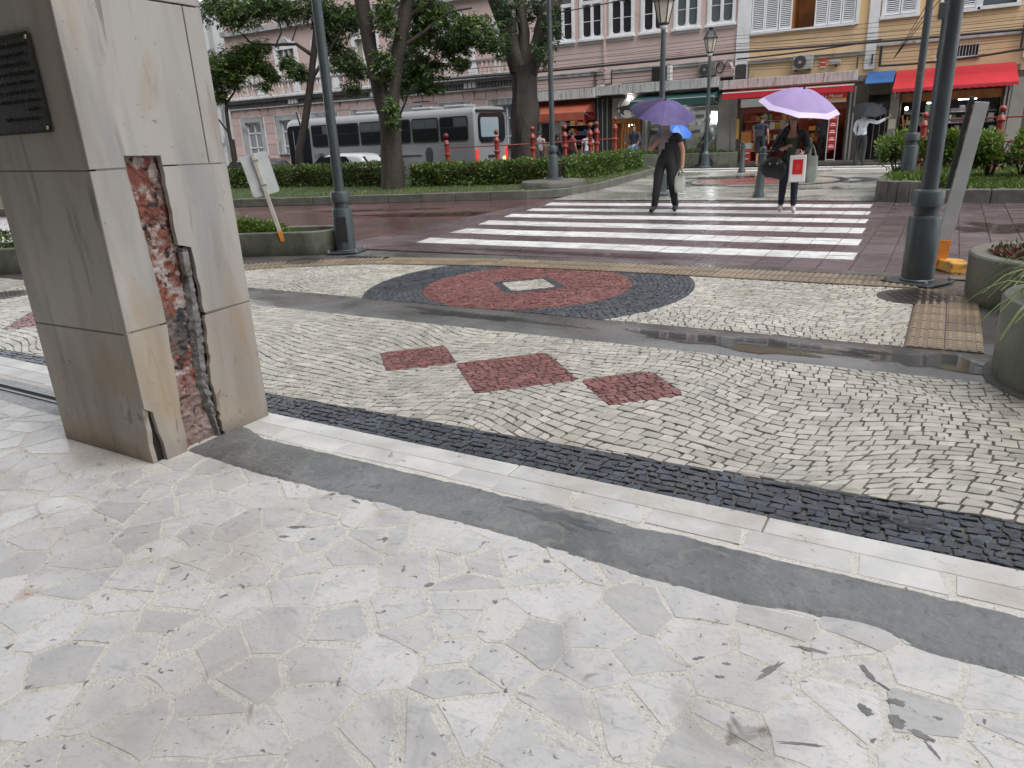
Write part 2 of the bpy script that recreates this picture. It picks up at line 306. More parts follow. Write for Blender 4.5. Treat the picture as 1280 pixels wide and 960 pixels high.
mat('bag_plastic', (0.50,0.51,0.46), (0.40,0.41,0.36), scale=8, rough=0.35); mat('bag_white', (0.72,0.70,0.70), rough=0.4); mat('bag_red', (0.55,0.015,0.02), rough=0.45); mat('bag_black', (0.012,0.012,0.013), rough=0.4, bump=0.5, bscale=20); mat('bag_sage', (0.27,0.31,0.27), (0.2,0.235,0.2), scale=6, rough=0.6)

def grime(name, color, scale, lo, hi, amount=1.0, detail=8.0, stretch=None, dist=0.8, zfade=None, offset=(0,0,0), rot=(0,0,0)):
    """stains and specks with a shape of their own, laid over a material's colour"""
    nt = MAT[name].node_tree; N = nt.nodes; L = nt.links; b = N['Principled BSDF']
    tc = [n for n in N if n.type == 'TEX_COORD'][0]; mp = N.new('ShaderNodeMapping'); L.new(tc.outputs['Object'], mp.inputs['Vector'])
    mp.inputs['Location'].default_value = offset; mp.inputs['Rotation'].default_value = rot
    if stretch: mp.inputs['Scale'].default_value = stretch
    n = N.new('ShaderNodeTexNoise'); n.inputs['Scale'].default_value = scale; n.inputs['Detail'].default_value = detail; n.inputs['Distortion'].default_value = dist; L.new(mp.outputs[0], n.inputs['Vector'])
    r = N.new('ShaderNodeMapRange'); r.inputs['From Min'].default_value = lo; r.inputs['From Max'].default_value = hi; r.inputs['To Max'].default_value = amount; L.new(n.outputs['Fac'], r.inputs['Value'])
    f = r.outputs[0]
    if zfade:
        sx = N.new('ShaderNodeSeparateXYZ'); L.new(tc.outputs['Object'], sx.inputs[0]); z = N.new('ShaderNodeMapRange'); z.inputs['From Min'].default_value = zfade[0]; z.inputs['From Max'].default_value = zfade[1]; z.inputs['To Min'].default_value = 1; z.inputs['To Max'].default_value = 0; L.new(sx.outputs['Z'], z.inputs['Value'])
        mu = N.new('ShaderNodeMath'); mu.operation = 'MULTIPLY'; L.new(f, mu.inputs[0]); L.new(z.outputs[0], mu.inputs[1]); f = mu.outputs[0]
    x = N.new('ShaderNodeMix'); x.data_type = 'RGBA'; L.new(f, x.inputs['Factor']); A = [i for i in x.inputs if i.name == 'A' and i.type == 'RGBA'][0]; B_ = [i for i in x.inputs if i.name == 'B' and i.type == 'RGBA'][0]
    if b.inputs['Base Color'].links: L.new(b.inputs['Base Color'].links[0].from_socket, A)
    else: A.default_value = b.inputs['Base Color'].default_value
    B_.default_value = (*color,1); L.new([o for o in x.outputs if o.type == 'RGBA'][0], b.inputs['Base Color'])
for m_ in ('marble_slab','terrazzo_grout'):
    grime(m_, (0.40,0.345,0.285), 1.1, .50, .76, .5)                       # broad warm dirt
    grime(m_, (0.30,0.285,0.275), 2.6, .57, .76, .55, offset=(3,1,0))        # grey scuffs
    grime(m_, (0.36,0.33,0.30), 42, .52, .74, .42, detail=10, dist=1.5)
    grime(m_, (0.34,0.335,0.34), 9, .56, .72, .45, detail=10, dist=2.5, stretch=(1,2.2,1), offset=(5,5,0))
    grime(m_, (0.10,0.085,0.075), 26, .665, .71, .8, detail=4)               # specks
    grime(m_, (0.14,0.115,0.095), 7.5, .67, .75, .75, offset=(7,2,0))       # dark marks
    grime(m_, (0.42,0.20,0.11), 3.4, .67, .80, .6, offset=(1,9,0))          # rust
grime('kerb_marble', (0.40,0.33,0.25), 2.3, .50, .76, .7); grime('kerb_marble', (0.12,0.105,0.09), 18, .66, .72, .7, detail=5)
grime('clad_marble', (0.27,0.265,0.265), 2.6, .50, .72, .75, stretch=(2.2,2.2,.30), rot=(R(-20),R(14),0)); grime('clad_marble', (0.30,0.21,0.14), 1.5, .52, .74, .6, stretch=(2.0,2.0,.4), rot=(R(-22),R(10),0), offset=(2,5,1)); grime('clad_marble', (0.15,0.13,0.12), 6, .63, .70, .75, stretch=(2.2,2.2,.14), rot=(R(-24),R(16),0), detail=10); grime('clad_marble', (0.22,0.20,0.18), 9, .60, .74, .7, stretch=(1.2,1.2,.16), detail=6)
grime('clad_marble', (0.40,0.27,0.13), 1.7, .36, .62, .75, zfade=(0.0,.95)); grime('clad_marble', (0.10,0.09,0.08), 16, .62, .68, .8, stretch=(1,1,.35), zfade=(.0,.75)); grime('clad_marble', (0.16,0.14,0.12), 3.0, .30, .60, .8, zfade=(-.02,.10))
grime('clad_marble', (0.14,0.12,0.10), 30, .70, .74, .7, detail=3)
grime('cement_wet', (0.11,0.11,0.105), 1.6, .50, .68, .7); grime('cement_wet', (0.29,0.285,0.27), 7, .52, .70, .6, detail=12, dist=2); grime('cement_wet', (0.10,0.095,0.09), 22, .58, .70, .6, detail=10); grime('cement_wet', (0.30,0.29,0.27), 60, .66, .7, .5, detail=2)
grime('asphalt_strip', (0.20,0.195,0.19), 90, .62, .68, .5, detail=2); grime('asphalt_strip', (0.05,0.047,0.045), 1.3, .5, .7, .6)
grime('road_paint', (0.30,0.27,0.27), 2.0, .52, .72, .55); grime('road_paint', (0.20,0.17,0.17), 14, .62, .70, .7, detail=6)
grime('stone_white', (0.30,0.24,0.16), 1.2, .58, .78, .6); grime('stone_white', (0.20,0.20,0.19), 2.0, .60, .78, .5, offset=(4,2,0))
grime('planter_concrete', (0.06,0.065,0.045), 4.0, .50, .70, .6, stretch=(1,1,.3)); grime('planter_concrete', (0.26,0.26,0.22), 7, .60, .74, .5, stretch=(1,1,.4)); grime('planter_concrete', (0.05,0.052,0.04), 2.5, .35, .6, .8, zfade=(-.03,.14))
grime('post_paint', (0.13,0.145,0.15), 8, .62, .70, .6, detail=8); grime('post_paint', (0.10,0.07,0.05), 5, .66, .74, .6, zfade=(0,1.0)); grime('post_paint', (0.03,0.035,0.037), 3, .5, .7, .6, stretch=(1,1,.3))
grime('road_red', (0.055,0.045,0.045), .45, .5, .68, .7, stretch=(.5,1.6,1)); grime('paver', (0.075,0.055,0.056), .9, .52, .72, .6)

# ------------------------------------------------------------------ the ground
def smooth01(x): x = max(0.0, min(1.0, x)); return x*x*(3-2*x)
def street_z(u, v): return -0.10 - 0.47 * smooth01((-9.5 - u) / 6.0) * smooth01((v - 17.5) / 4.0)
gm = MB()
xs = [-400,-120,-60] + [-45 + 1.5*i for i in range(40)] + [20,40,120,400]; ys = [-400,-120,-40,-15,0,8] + [14 + 1.0*i for i in range(28)] + [60,120,400]
for y in ys:
    for x in xs: gm.v.append((x, y, street_z(x, y)))
for j in range(len(ys)-1):
    for i in range(len(xs)-1):
        a = j*len(xs)+i; gm.f.append([a, a+1, a+1+len(xs), a+len(xs)]); gm.m.append(0); gm.t.append(0.5)
structure(gm.build('ground', 'asphalt', smooth=True), 'wet dark asphalt ground of the streets around the square')

NEAR_EDGE = [(9,8.3),(-3,8.22),(-7,8.05),(-9.3,7.9),(-10.4,7.0),(-12,5.6),(-16,1.5),(-30,-12)]
FAR_EDGE = [(-45,-2),(-25,9.6),(-17.6,13.1),(-12.5,14.8),(-8.9,15.9)]
rd = MB(); poly = NEAR_EDGE + FAR_EDGE + [(-8.0,16.4),(9,15.6)]
rd.add([(x,y,-0.055) for x,y in poly], [tuple(range(len(poly)))])
b = bmesh.new(); me = rd.mesh('road', 'road_red'); b.from_mesh(me); bmesh.ops.triangulate(b, faces=b.faces); bmesh.ops.recalc_face_normals(b, faces=b.faces); b.to_mesh(me); b.free()
structure(link('road', me), 'wet reddish road curving past the square')
sw = MB(); poly = [(9,2.66)] + NEAR_EDGE + [(-30,2.66)]
me = MB().add([(x,y,-0.044) for x,y in [(9,2.66),(9,8.3),(-3,8.22),(-7,8.05),(-9.3,7.9),(-10.4,7.0),(-12,5.6),(-14.7,2.66)]], [tuple(range(8))]).mesh('pavement', 'asphalt_strip')
structure(link('pavement', me), 'dark wet base of the pavement between the plaza and the road')

def project(p):
    d = Vector(p) - Vector((0,0,CAM_H)); w = d.dot(_fw)
    if w < 0.05: return None
    return (640 + FPX*d.dot(_r2)/w, 480 - FPX*d.dot(_u2)/w, w)
def in_view(x, y, z=0, mar=20):
    q = project((x,y,z)); return q is not None and -mar < q[0] < 1280+mar and -mar < q[1] < 960+mar
def clip(poly, sdf, off=0.0):
    out = []; n = len(poly); d = [sdf(*p) - off for p in poly]
    for i in range(n):
        j = (i+1) % n; a, bq = poly[i], poly[j]
        if d[i] >= 0: out.append(a)
        if (d[i] >= 0) != (d[j] >= 0):
            t = d[i]/(d[i]-d[j]); out.append((a[0]+(bq[0]-a[0])*t, a[1]+(bq[1]-a[1])*t))
    return out
def parea(p): return 0.5*abs(sum(p[i][0]*p[(i+1)%len(p)][1]-p[(i+1)%len(p)][0]*p[i][1] for i in range(len(p))))
def cen(p): return (sum(q[0] for q in p)/len(p), sum(q[1] for q in p)/len(p))
def ccw(p):
    s = sum(p[i][0]*p[(i+1)%len(p)][1]-p[(i+1)%len(p)][0]*p[i][1] for i in range(len(p)))
    return p if s > 0 else p[::-1]
def dedupe(p, e=0.003):
    out = []
    for q in p:
        if not out or (abs(q[0]-out[-1][0])+abs(q[1]-out[-1][1])) > e: out.append(q)
    if len(out) > 1 and (abs(out[0][0]-out[-1][0])+abs(out[0][1]-out[-1][1])) <= e: out.pop()
    return out
def stone_into(mb, poly, ztop, h, m, t, ch=0.006):
    """a little block with chamfered rim"""
    c = cen(poly); n = len(poly)
    inner = []
    for x, y in poly:
        dx, dy = c[0]-x, c[1]-y; l = math.hypot(dx,dy) or 1; k = min(ch, 0.4*l)/l; inner.append((x+dx*k, y+dy*k))
    vs_ = [(x,y,ztop-h) for x,y in poly] + [(x,y,ztop-ch*0.6) for x,y in poly] + [(x,y,ztop + random.uniform(-0.0012,0.0012)) for x,y in inner]
    fs = [(i,(i+1)%n,n+(i+1)%n,n+i) for i in range(n)] + [(n+i,n+(i+1)%n,2*n+(i+1)%n,2*n+i) for i in range(n)] + [tuple(range(2*n,3*n))]
    mb.add(vs_, fs, m, t)
def lay(pieces, name, mats, parent, restname, h=0.02, limit=300, ch=0.006):
    """pieces: (poly, ztop, mat index, tone): the ones that show largest become parts, the rest one 'stuff' part"""
    sc = []
    for k, (p, z, m, t) in enumerate(pieces):
        c = cen(p); q = project((c[0],c[1],z))
        vis = q is not None and -15 < q[0] < 1295 and -15 < q[1] < 975
        sc.append((parea(p)/(q[2]**3) if vis else 0, k))
    sc.sort(reverse=True); big = set(k for s, k in sc[:limit] if s > 0)
    rest = MB()
    for k, (p, z, m, t) in enumerate(pieces):
        p = ccw(p)
        if k in big:
            mb = MB(); stone_into(mb, p, z, h, 0, t, ch); mb.build(name, mats[m], parent, clean=False)
        else: stone_into(rest, p, z, h, m, t, ch)
    if rest.f:
        o = rest.build(restname, mats, parent, clean=False); o['kind'] = 'stuff'

# ---- plaza of broken white marble
plaza = structure(MB().add([(-22,-3.4,-0.0012),(9,-3.4,-0.0012),(9,2.56,-0.0012),(-22,2.56,-0.0012)], [(0,1,2,3)]).build('plaza_floor', 'terrazzo_grout', clean=False), 'plaza floor of broken white marble slabs set in cream mortar')
def voronoi(u0,u1,v0,v1,du,dv,jit=0.46):
    pts = []; nu = int((u1-u0)/du)+1; nv = int((v1-v0)/dv)+1; grid = {}
    for j in range(-1,nv+1):
        for i in range(-1,nu+1):
            if random.random() < 0.10 and 0 <= i < nu: continue
            p = (u0+(i+0.5+0.5*(j%2)+random.uniform(-jit,jit))*du, v0+(j+0.5+random.uniform(-jit,jit))*dv)
            grid.setdefault((i,j),[]).append(p); pts.append((i,j,p))
    cells = []
    for i,j,p in pts:
        g = random.choice((0.003,0.004,0.006,0.008,0.011,0.015,0.019))
        poly = [(p[0]-3*du,p[1]-3*dv),(p[0]+3*du,p[1]-3*dv),(p[0]+3*du,p[1]+3*dv),(p[0]-3*du,p[1]+3*dv)]
        for jj in range(j-3,j+4):
            for ii in range(i-3,i+4):
                for q in grid.get((ii,jj),()):
                    if q is p: continue
                    mx, my = (p[0]+q[0])/2, (p[1]+q[1])/2; dx, dy = p[0]-q[0], p[1]-q[1]; l = math.hypot(dx,dy)
                    poly = clip(poly, lambda x,y: ((x-mx)*dx+(y-my)*dy)/l, g)
                    if len(poly) < 3: break
                if len(poly) < 3: break
            if len(poly) < 3: break
        if len(poly) >= 3: cells.append(poly)
    return cells
pieces = []
def cement_lo(u): return 2.085 + 0.018*math.sin(u*3.1) + 0.05*smooth01((u+0.55)/0.5)*smooth01((0.10-u)/0.12) - 0.02*smooth01(u/0.3)
for c in voronoi(-8.4,2.6,-1.5,2.3,0.195,0.150):
    c = clip(c, lambda x,y: cement_lo(x) + 0.03 - y)
    c = dedupe(clip(c, lambda x,y: y + 1.5)) if len(c) > 2 else c
    if len(c) < 3 or parea(c) < 0.002: continue
    x, y = cen(c)
    if -4.10 < x < -3.24 and 1.88 < y < 2.7: continue
    # rough the outline: chip some long edges
    o = []
    for i in range(len(c)):
        a, bq = c[i], c[(i+1)%len(c)]; o.append(a); l = math.hypot(a[0]-bq[0],a[1]-bq[1])
        if l > 0.10:
            for f in ((0.5,) if l < 0.2 else (0.33,0.7)):
                f += random.uniform(-.08,.08); nx, ny = (bq[1]-a[1])/l, -(bq[0]-a[0])/l; k = random.uniform(-0.006,0.004)
                k = -abs(k); o.append((a[0]+(bq[0]-a[0])*f+nx*k, a[1]+(bq[1]-a[1])*f+ny*k))
    pieces.append((o, random.uniform(-0.0003,0.0006), 0, min(1,max(0,random.gauss(0.55,0.26)))))
lay(pieces, 'marble_slab', ['marble_slab'], plaza, 'marble_slabs', h=0.008, ch=0.0014)
# kerb row: irregular slabs then long narrow kerb stones
pieces = []; x = -9.0
while x < 3.2:
    w = random.uniform(0.22,0.50); sk = random.uniform(-0.05,0.05)
    ys_ = 2.425 + 0.01*math.sin(x*5)
    c = [(x+0.004,ys_),(x+w-0.004+sk*0.3,ys_+random.uniform(-.01,.01)),(x+w-0.004+sk,2.555),(x+0.004+sk*0.2,2.555)]
    if random.random() < 0.45: c.insert(2, (x+w*0.98+sk*0.5, 2.50))
    pieces.append((c, random.uniform(0,0.0015), 0, random.random())); x += w
lay(pieces, 'kerb_slab', ['kerb_marble'], plaza, 'kerb_slabs', h=0.008, ch=0.002)
kerb = structure(MB().bx(-14.7,9,2.561,2.69,-0.06,-0.006).build('kerb', 'joint_dirt'), 'long white marble kerb along the plaza edge')
x = -9.3
while x < 4:
    w = random.uniform(0.9,1.5); mb = MB(); t = random.random()
    mb.bx(x+0.002, x+w-0.002, 2.559+random.uniform(-.002,.002), 2.692+random.uniform(-.002,.002), -0.05, 0.0005+random.uniform(-.001,.001), 0, t)
    mb.build('kerb_stone', 'kerb_marble', kerb, bevel=0.006); x += w
# grey cement strip with torn edges
cm = MB(); n = 260; lo = []; hi = []
for i in range(n+1):
    u = -3.279 + 6.2*i/n
    lo.append((u, cement_lo(u) + 0.012*mnoise.noise(Vector((u*9,1,0))) + 0.008*mnoise.noise(Vector((u*30,2,0)))))
    hi.append((u, 2.405 + 0.016*mnoise.noise(Vector((u*5,7,0))) + 0.010*mnoise.noise(Vector((u*26,9,0))) + 0.08*smooth01((-3.0-u)/0.28)))
def strip_mesh(lo, hi, z, mb, m=0, rows=10, amp=0.0):
    n = len(lo)-1
    for i in range(n+1):
        for r in range(rows+1):
            f = r/rows; x = lo[i][0]+(hi[i][0]-lo[i][0])*f; y = lo[i][1]+(hi[i][1]-lo[i][1])*f
            e = min(f,1-f)*2; zz = z + amp*mnoise.noise(Vector((x*4,y*7,3)))*min(1,e*4)
            mb.v.append((x,y,zz if 0 < r < rows else z-0.009))
    for i in range(n):
        for r in range(rows):
            a = i*(rows+1)+r; mb.f.append([a,a+rows+1,a+rows+2,a+1]); mb.m.append(m); mb.t.append(0.5)
strip_mesh(lo, hi, 0.0052, cm, rows=12, amp=0.0022)
structure(cm.build('cement_strip', 'cement_wet', smooth=True, clean=False), 'wet grey cement patch strip across the marble floor')
cm = MB(); lo = []; hi = []
for i in range(121):
    u = -9.2 + (9.2-4.07)*i/120
    lo.append((u, 2.10 + 0.012*mnoise.noise(Vector((u*9,1,0))))); hi.append((u, 2.40 + 0.016*mnoise.noise(Vector((u*5,7,0)))))
strip_mesh(lo, hi, 0.005, cm, rows=6)
structure(cm.build('cement_strip', 'cement_wet', smooth=True, clean=False), 'grey cement strip beyond the column with a dark metal groove')
gr = MB(); gr.bx(-9.2,-4.07,2.225,2.245,0,0.011).bx(-9.2,-4.07,2.285,2.305,0,0.011).bx(-9.2,-4.07,2.245,2.285,0.0,0.0075,1)
tag(gr.build('drain_channel', ['steel_grey','void_dark']), 'narrow metal drain channel in the floor behind the column', 'drain')
# dark filler patches between the slabs (pixel-measured outlines turned into floor metres)
def blob(cx, cy, a, bq, rot, n=22, k=0.75):
    o = []
    for i in range(n):
        an = 2*PI*i/n; r = 1 + k*mnoise.noise(Vector((math.cos(an)*2.2+cx*7, math.sin(an)*2.2+cy*9, 0)))
        x, y = a*r*math.cos(an), bq*r*math.sin(an); o.append((cx+x*math.cos(rot)-y*math.sin(rot), cy+x*math.sin(rot)+y*math.cos(rot)))
    return o
FILL = [((370,659),.035,.012,.5),((355,671),.022,.009,.4),((391,674),.012,.008,.2),((536,731),.016,.009,.9),((619,752),.008,.008,0),
        ((962,838),.050,.010,1.1),((1013,812),.050,.008,.1),((1085,842),.034,.009,-.9),((1105,858),.022,.004,-.5),((1121,878),.023,.014,.2),((1081,887),.022,.013,-.7),((1122,903),.026,.017,-.9),((1152,919),.030,.009,-.2),((1166,938),.028,.004,-.9),((1000,930),.05,.005,.35),((900,846),.014,.007,.3),((873,823),.02,.006,.8),((1172,898),.011,.006,0),((908,830),.013,.006,.2),((445,627),.03,.006,-.2)]
def ground_at(px, py, z=0.0):
    d = _fw*FPX + _r2*(px-640) - _u2*(py-480); t = (z-CAM_H)/d.z; return (d.x*t, d.y*t)
for (px,py),a,bq,rot in FILL:
    x, y = ground_at(px,py); MB().prism(ccw(blob(x,y,a,bq,rot)), -0.004, 0.0012).build('filler_patch', 'grey_filler', plaza, clean=False)

# ---- Portuguese mosaic pavement
RC = (-3.72, 6.60); RO, RI = 1.73, 1.11
DIA = [(-2.385,4.0,0.480),(-3.215,4.01,0.352),(-1.545,4.01,0.352),(-7.55,3.80,0.55)]
def circ(r): return lambda x,y: math.hypot(x-RC[0],y-RC[1]) - r
def dia(c): return lambda x,y: abs(x-c[0]) + abs(y-c[1]) - c[2]
def neg(f): return lambda x,y: -f(x,y)
TACT = [(-9.35,5.35),(-8.35,6.15),(-7.55,6.82),(-6.4,7.42),(-4.8,7.72),(-3.0,7.80),(-0.1,7.78)]
def tact_v(x):
    for a, bq in zip(TACT, TACT[1:]):
        if a[0] <= x <= bq[0]: return a[1] + (bq[1]-a[1])*(x-a[0])/(bq[0]-a[0])
    return TACT[0][1] + (x-TACT[0][0])*0.8 if x < TACT[0][0] else TACT[-1][1]
def upto_tact(x, y): return (tact_v(x) - 0.265 - y) * (0.78 if x < -6.4 else 1)
def arcs(a, bq):
    w = 0.15*math.sin(a*2.35 + 0.9*math.sin(bq*0.8)) + 0.05*math.sin(a*5.3 + bq*2.1) + 0.07*mnoise.noise(Vector((a*0.9,bq*0.9,0)))
    return (a + 0.16*math.sin(bq*1.9 + 0.4*a) + 0.06*mnoise.noise(Vector((a*1.1,bq*1.1,5))), bq + w)
def straight(a, bq): return (a + 0.02*math.sin(bq*5), bq + 0.012*math.sin(a*3.0) + 0.01*mnoise.noise(Vector((a*2,bq*2,0))))
def ringwarp(a, bq):  # a = arc length at mean radius, b = radius
    an = a/1.4; return (RC[0]+bq*math.cos(an), RC[1]+bq*math.sin(an))
mos = []
def stones(u0,u1,v0,v1,su,sv,warp,clips,m,z=-0.030,gap=0.0040,jit=0.0052,vary=0.32):
    nv = int((v1-v0)/sv)+1
    for j in range(nv):
        bq = v0 + j*sv; a = u0 - random.random()*su
        while a < u1:
            w = su*random.uniform(1-vary,1+vary); J = lambda: random.uniform(-jit,jit)
            h0 = bq + gap; h1 = bq + sv - gap
            raw = [(a+gap,h0),(a+w-gap,h0),(a+w-gap,h1),(a+gap,h1)]
            a += w
            q = warp(raw[0][0], raw[0][1]); 
            p = [(lambda t: (t[0]+J(), t[1]+J()))(warp(*r)) for r in raw]
            if random.random() < 0.25: # a knocked-off corner
                k = random.randrange(4); A, B_, C_ = p[k-1], p[k], p[(k+1)%4]
                p[k:k+1] = [((A[0]*.3+B_[0]*.7),(A[1]*.3+B_[1]*.7)), ((C_[0]*.3+B_[0]*.7),(C_[1]*.3+B_[1]*.7))]
            ok = True; area0 = parea(p)
            for c in clips:
                p = clip(p, c, gap*0.7)
                if len(p) < 3: ok = False; break
            if not ok: continue
            p = dedupe(p)
            if len(p) < 3 or parea(p) < 0.05*su*sv: continue
            t = min(1,max(0,random.gauss(0.5,0.22)))
            mos.append((p, z + random.uniform(-0.0016,0.0014), m, t))
ge = lambda v: (lambda x,y: y - v)
le = lambda v: (lambda x,y: v - y)
def bandtop(x,y): return 3.105 + 0.034*min(0,x) + 0.008*math.sin(x*1.3) - y
W1c = [neg(bandtop), le(4.875)] + [dia(d) for d in DIA]
stones(-11.5,3.6,2.7,5.15,0.080,0.068,arcs,W1c,0)
W2c = [ge(5.505), upto_tact, circ(RO), lambda x,y: -0.115 - x]
stones(-9.6,0.1,5.2,8.0,0.080,0.068,arcs,W2c,0)
stones(-11.5,4.0,2.69,3.2,0.062,0.050,straight,[ge(2.695),bandtop],1,jit=0.010)
stones(0,2*PI*1.4,RI,RO,0.060,0.0516,ringwarp,[ge(5.505),upto_tact,circ(RI),neg(circ(RO))],1,jit=0.007)
SQ = (-3.71,6.61,0.455); SQi = (-3.71,6.61,0.335)
stones(-5,-2.4,5.4,7.8,0.060,0.050,lambda a,bq: (a+0.03*math.sin(bq*4),bq+0.05*math.sin(a*3.3)),[neg(circ(RI)),ge(5.505),upto_tact,dia(SQ)],2,jit=0.009)
stones(-4.3,-3.1,6.0,7.2,0.060,0.050,straight,[neg(dia(SQ)),dia(SQi)],1,jit=0.006)
stones(-4.2,-3.2,6.1,7.1,0.075,0.065,straight,[neg(dia(SQi))],0,jit=0.006)
def diag(a, bq): c = math.sqrt(.5); return (a*c - bq*c, a*c + bq*c)
for d in DIA:
    dx = d; s = d[2]*math.sqrt(.5)
    W = (lambda dd: (lambda a,bq: (dd[0]+diag(a,bq)[0], dd[1]+diag(a,bq)[1])))(d)
    stones(-s,s,-s,s,0.062,0.050,W,[neg(dia(d))],2,jit=0.007)
mosaic = MB()
mosaic.add([(-11.9,2.69,-0.040),(4,2.69,-0.040),(4,4.88,-0.040),(-11.9,4.88,-0.040)],[(0,1,2,3)])
pp = [(-0.11,5.50),(-0.11,7.52)] + [(x,tact_v(x)-0.27) for x in (-1,-2,-3,-3.9,-4.8,-5.6,-6.4,-7,-7.55,-8.3)] + [(-9.1,5.50)]
mosaic.add([(x,y,-0.040) for x,y in pp],[tuple(range(len(pp)))])
mosaic = structure(mosaic.build('mosaic_pavement','joint_dirt',clean=False), 'black, white and red stone mosaic pavement with a ring and diamonds')
bed = MB(); bed.prism([(d[0]+sx*d[2],d[1]+sy*d[2]) for d in DIA[:1] for sx,sy in ((1,0),(0,1),(-1,0),(0,-1))],-.041,-.0375)
for d in DIA[1:]: bed.prism([(d[0]+sx*d[2],d[1]+sy*d[2]) for sx,sy in ((1,0),(0,1),(-1,0),(0,-1))],-.041,-.0375)
dp = [(RC[0]+RI*math.cos(2*PI*k/60),RC[1]+RI*math.sin(2*PI*k/60)) for k in range(60)]
bed.prism(dedupe(clip(clip(dp,ge(5.505)),upto_tact)),-.041,-.0375); mat('joint_red',(0.11,0.045,0.04),(0.15,0.07,0.06),scale=20,rough=.5)
bed.build('red_bed','joint_red',mosaic,clean=False)
lay(mos, 'mosaic_stone', ['stone_white','stone_black','stone_red'], mosaic, 'mosaic_stones', h=0.012, ch=0.0032)
# asphalt strip crossing the mosaic
cm = MB(); lo = []; hi = []
for i in range(160):
    u = -11.9 + 15.9*i/159
    lo.append((u, 4.868 + 0.012*mnoise.noise(Vector((u*4,3,0))) + 0.007*mnoise.noise(Vector((u*16,3,0))))); hi.append((u, 5.512 + 0.012*mnoise.noise(Vector((u*4,8,0))) + 0.006*mnoise.noise(Vector((u*15,5,0)))))
strip_mesh(lo, hi, -0.026, cm, rows=6, amp=0.004)
structure(cm.build('asphalt_strip','asphalt_strip',smooth=True,clean=False), 'wet dark asphalt trench strip crossing the mosaic')

# ---- tactile tiles
tact = structure(MB().bx(-0.11,0.36,5.512,7.5,-0.043,-0.036).build('tactile_paving','tactile_brown'), 'tan tactile paving strip along the road edge')
def tile_mesh(name, m1, m2, bars, t):
    mb = MB(); mb.bx(-.1235,.1235,-.1235,.1235,-.012,0,0,t)
    if bars == 'bars':
        for k in range(4):
            x = -.0925+k*.0617; mb.bx(x-.014,x+.014,-.115,.115,0,.005,1,t)
    elif bars == 'dash':
        for k in range(4):
            x = -.0925+k*.0617
            for q in range(5): mb.bx(x-.013,x+.013,-.108+q*.046,-.108+q*.046+.034,0,.005,1,t)
    else:
        for k in range(5):
            for q in range(5): mb.lathe([(.014,0),(.010,.005)],6,(-.1+k*.05,-.1+q*.05,0),1,t)
    return mb.mesh(name,[m1,m2])
def seg_tiles(bars, t0):
    tiles = [tile_mesh('tactile_tile','tactile_brown','tactile_tan',bars,random.random()) for _ in range(4)]
    for a, bq in zip(TACT, TACT[1:]):
        dx, dy = bq[0]-a[0], bq[1]-a[1]; L = math.hypot(dx,dy); n = max(1,round(L/0.25)); an = math.atan2(dy,dx)
        for i in range(n):
            for r in (-0.125,0.125):
                f = (i+.5)/n; x = a[0]+dx*f - math.sin(an)*r; y = a[1]+dy*f + math.cos(an)*r
                o = link('tactile_tile', random.choice(tiles), tact); o.location = (x,y,-0.026+random.uniform(-.001,.001)); o.rotation_euler[2] = an; o.scale = (L/n/0.25,1,1)
seg_tiles('bars', 0)
tiles = [tile_mesh('tactile_tile','tactile_brown','tactile_tan','dash',random.random()) for _ in range(4)]
for i in range(2):
    for j in range(8):
        o = link('tactile_tile', random.choice(tiles), tact); o.location = (0.012+i*0.235,5.645+j*0.252,-0.026+random.uniform(-.001,.001)); o.scale = (0.92,1,1)
# concrete edge between tactile strip and road
cm = MB(); pts = [(9,8.1),(-3.0,8.08),(-4.8,8.0),(-6.4,7.72),(-7.2,7.6)]; pt2 = [(9,8.34),(-3,8.30),(-4.8,8.24),(-6.4,8.12),(-7.2,8.1)]
for (a,bq),(c,d) in zip(zip(pts,pts[1:]),zip(pt2,pt2[1:])): cm.add([(*a,-0.031),(*bq,-0.031),(*d,-0.034),(*c,-0.034)],[(0,1,2,3)])
structure(cm.build('road_edge','asphalt_strip'), 'narrow wet concrete edge between tactile tiles and crosswalk')
# ---- manhole covers
def manhole(x,y,r,label):
    t = thing('manhole_cover', label, 'manhole cover', (x,y,-0.030), 0.4, 'round iron covers in the pavement')
    MB().lathe([(r,-.01),(r,.004),(r-.03,.006)],40).build('rim','iron_cover',t)
    c = MB(); c.lathe([(r-.036,.0),(r-.036,.0065)],36)
    s = 0.06
    k = int(r/s)
    for i in range(-k,k+1):
        for j in range(-k,k+1):
            if math.hypot(i*s,j*s) < r-.075: c.bx(i*s-.02,i*s+.02,j*s-.02,j*s+.02,.0065,.011)
    c.build('lid','iron_cover',t)
manhole(-0.11,7.17,0.31,'round iron manhole cover at the foot of the right lamp post')
manhole(-7.45,7.05,0.29,'round iron manhole cover beside the long planter with shrubs')
manhole(-9.45,4.2,0.28,'dark manhole cover at the far left behind the column')

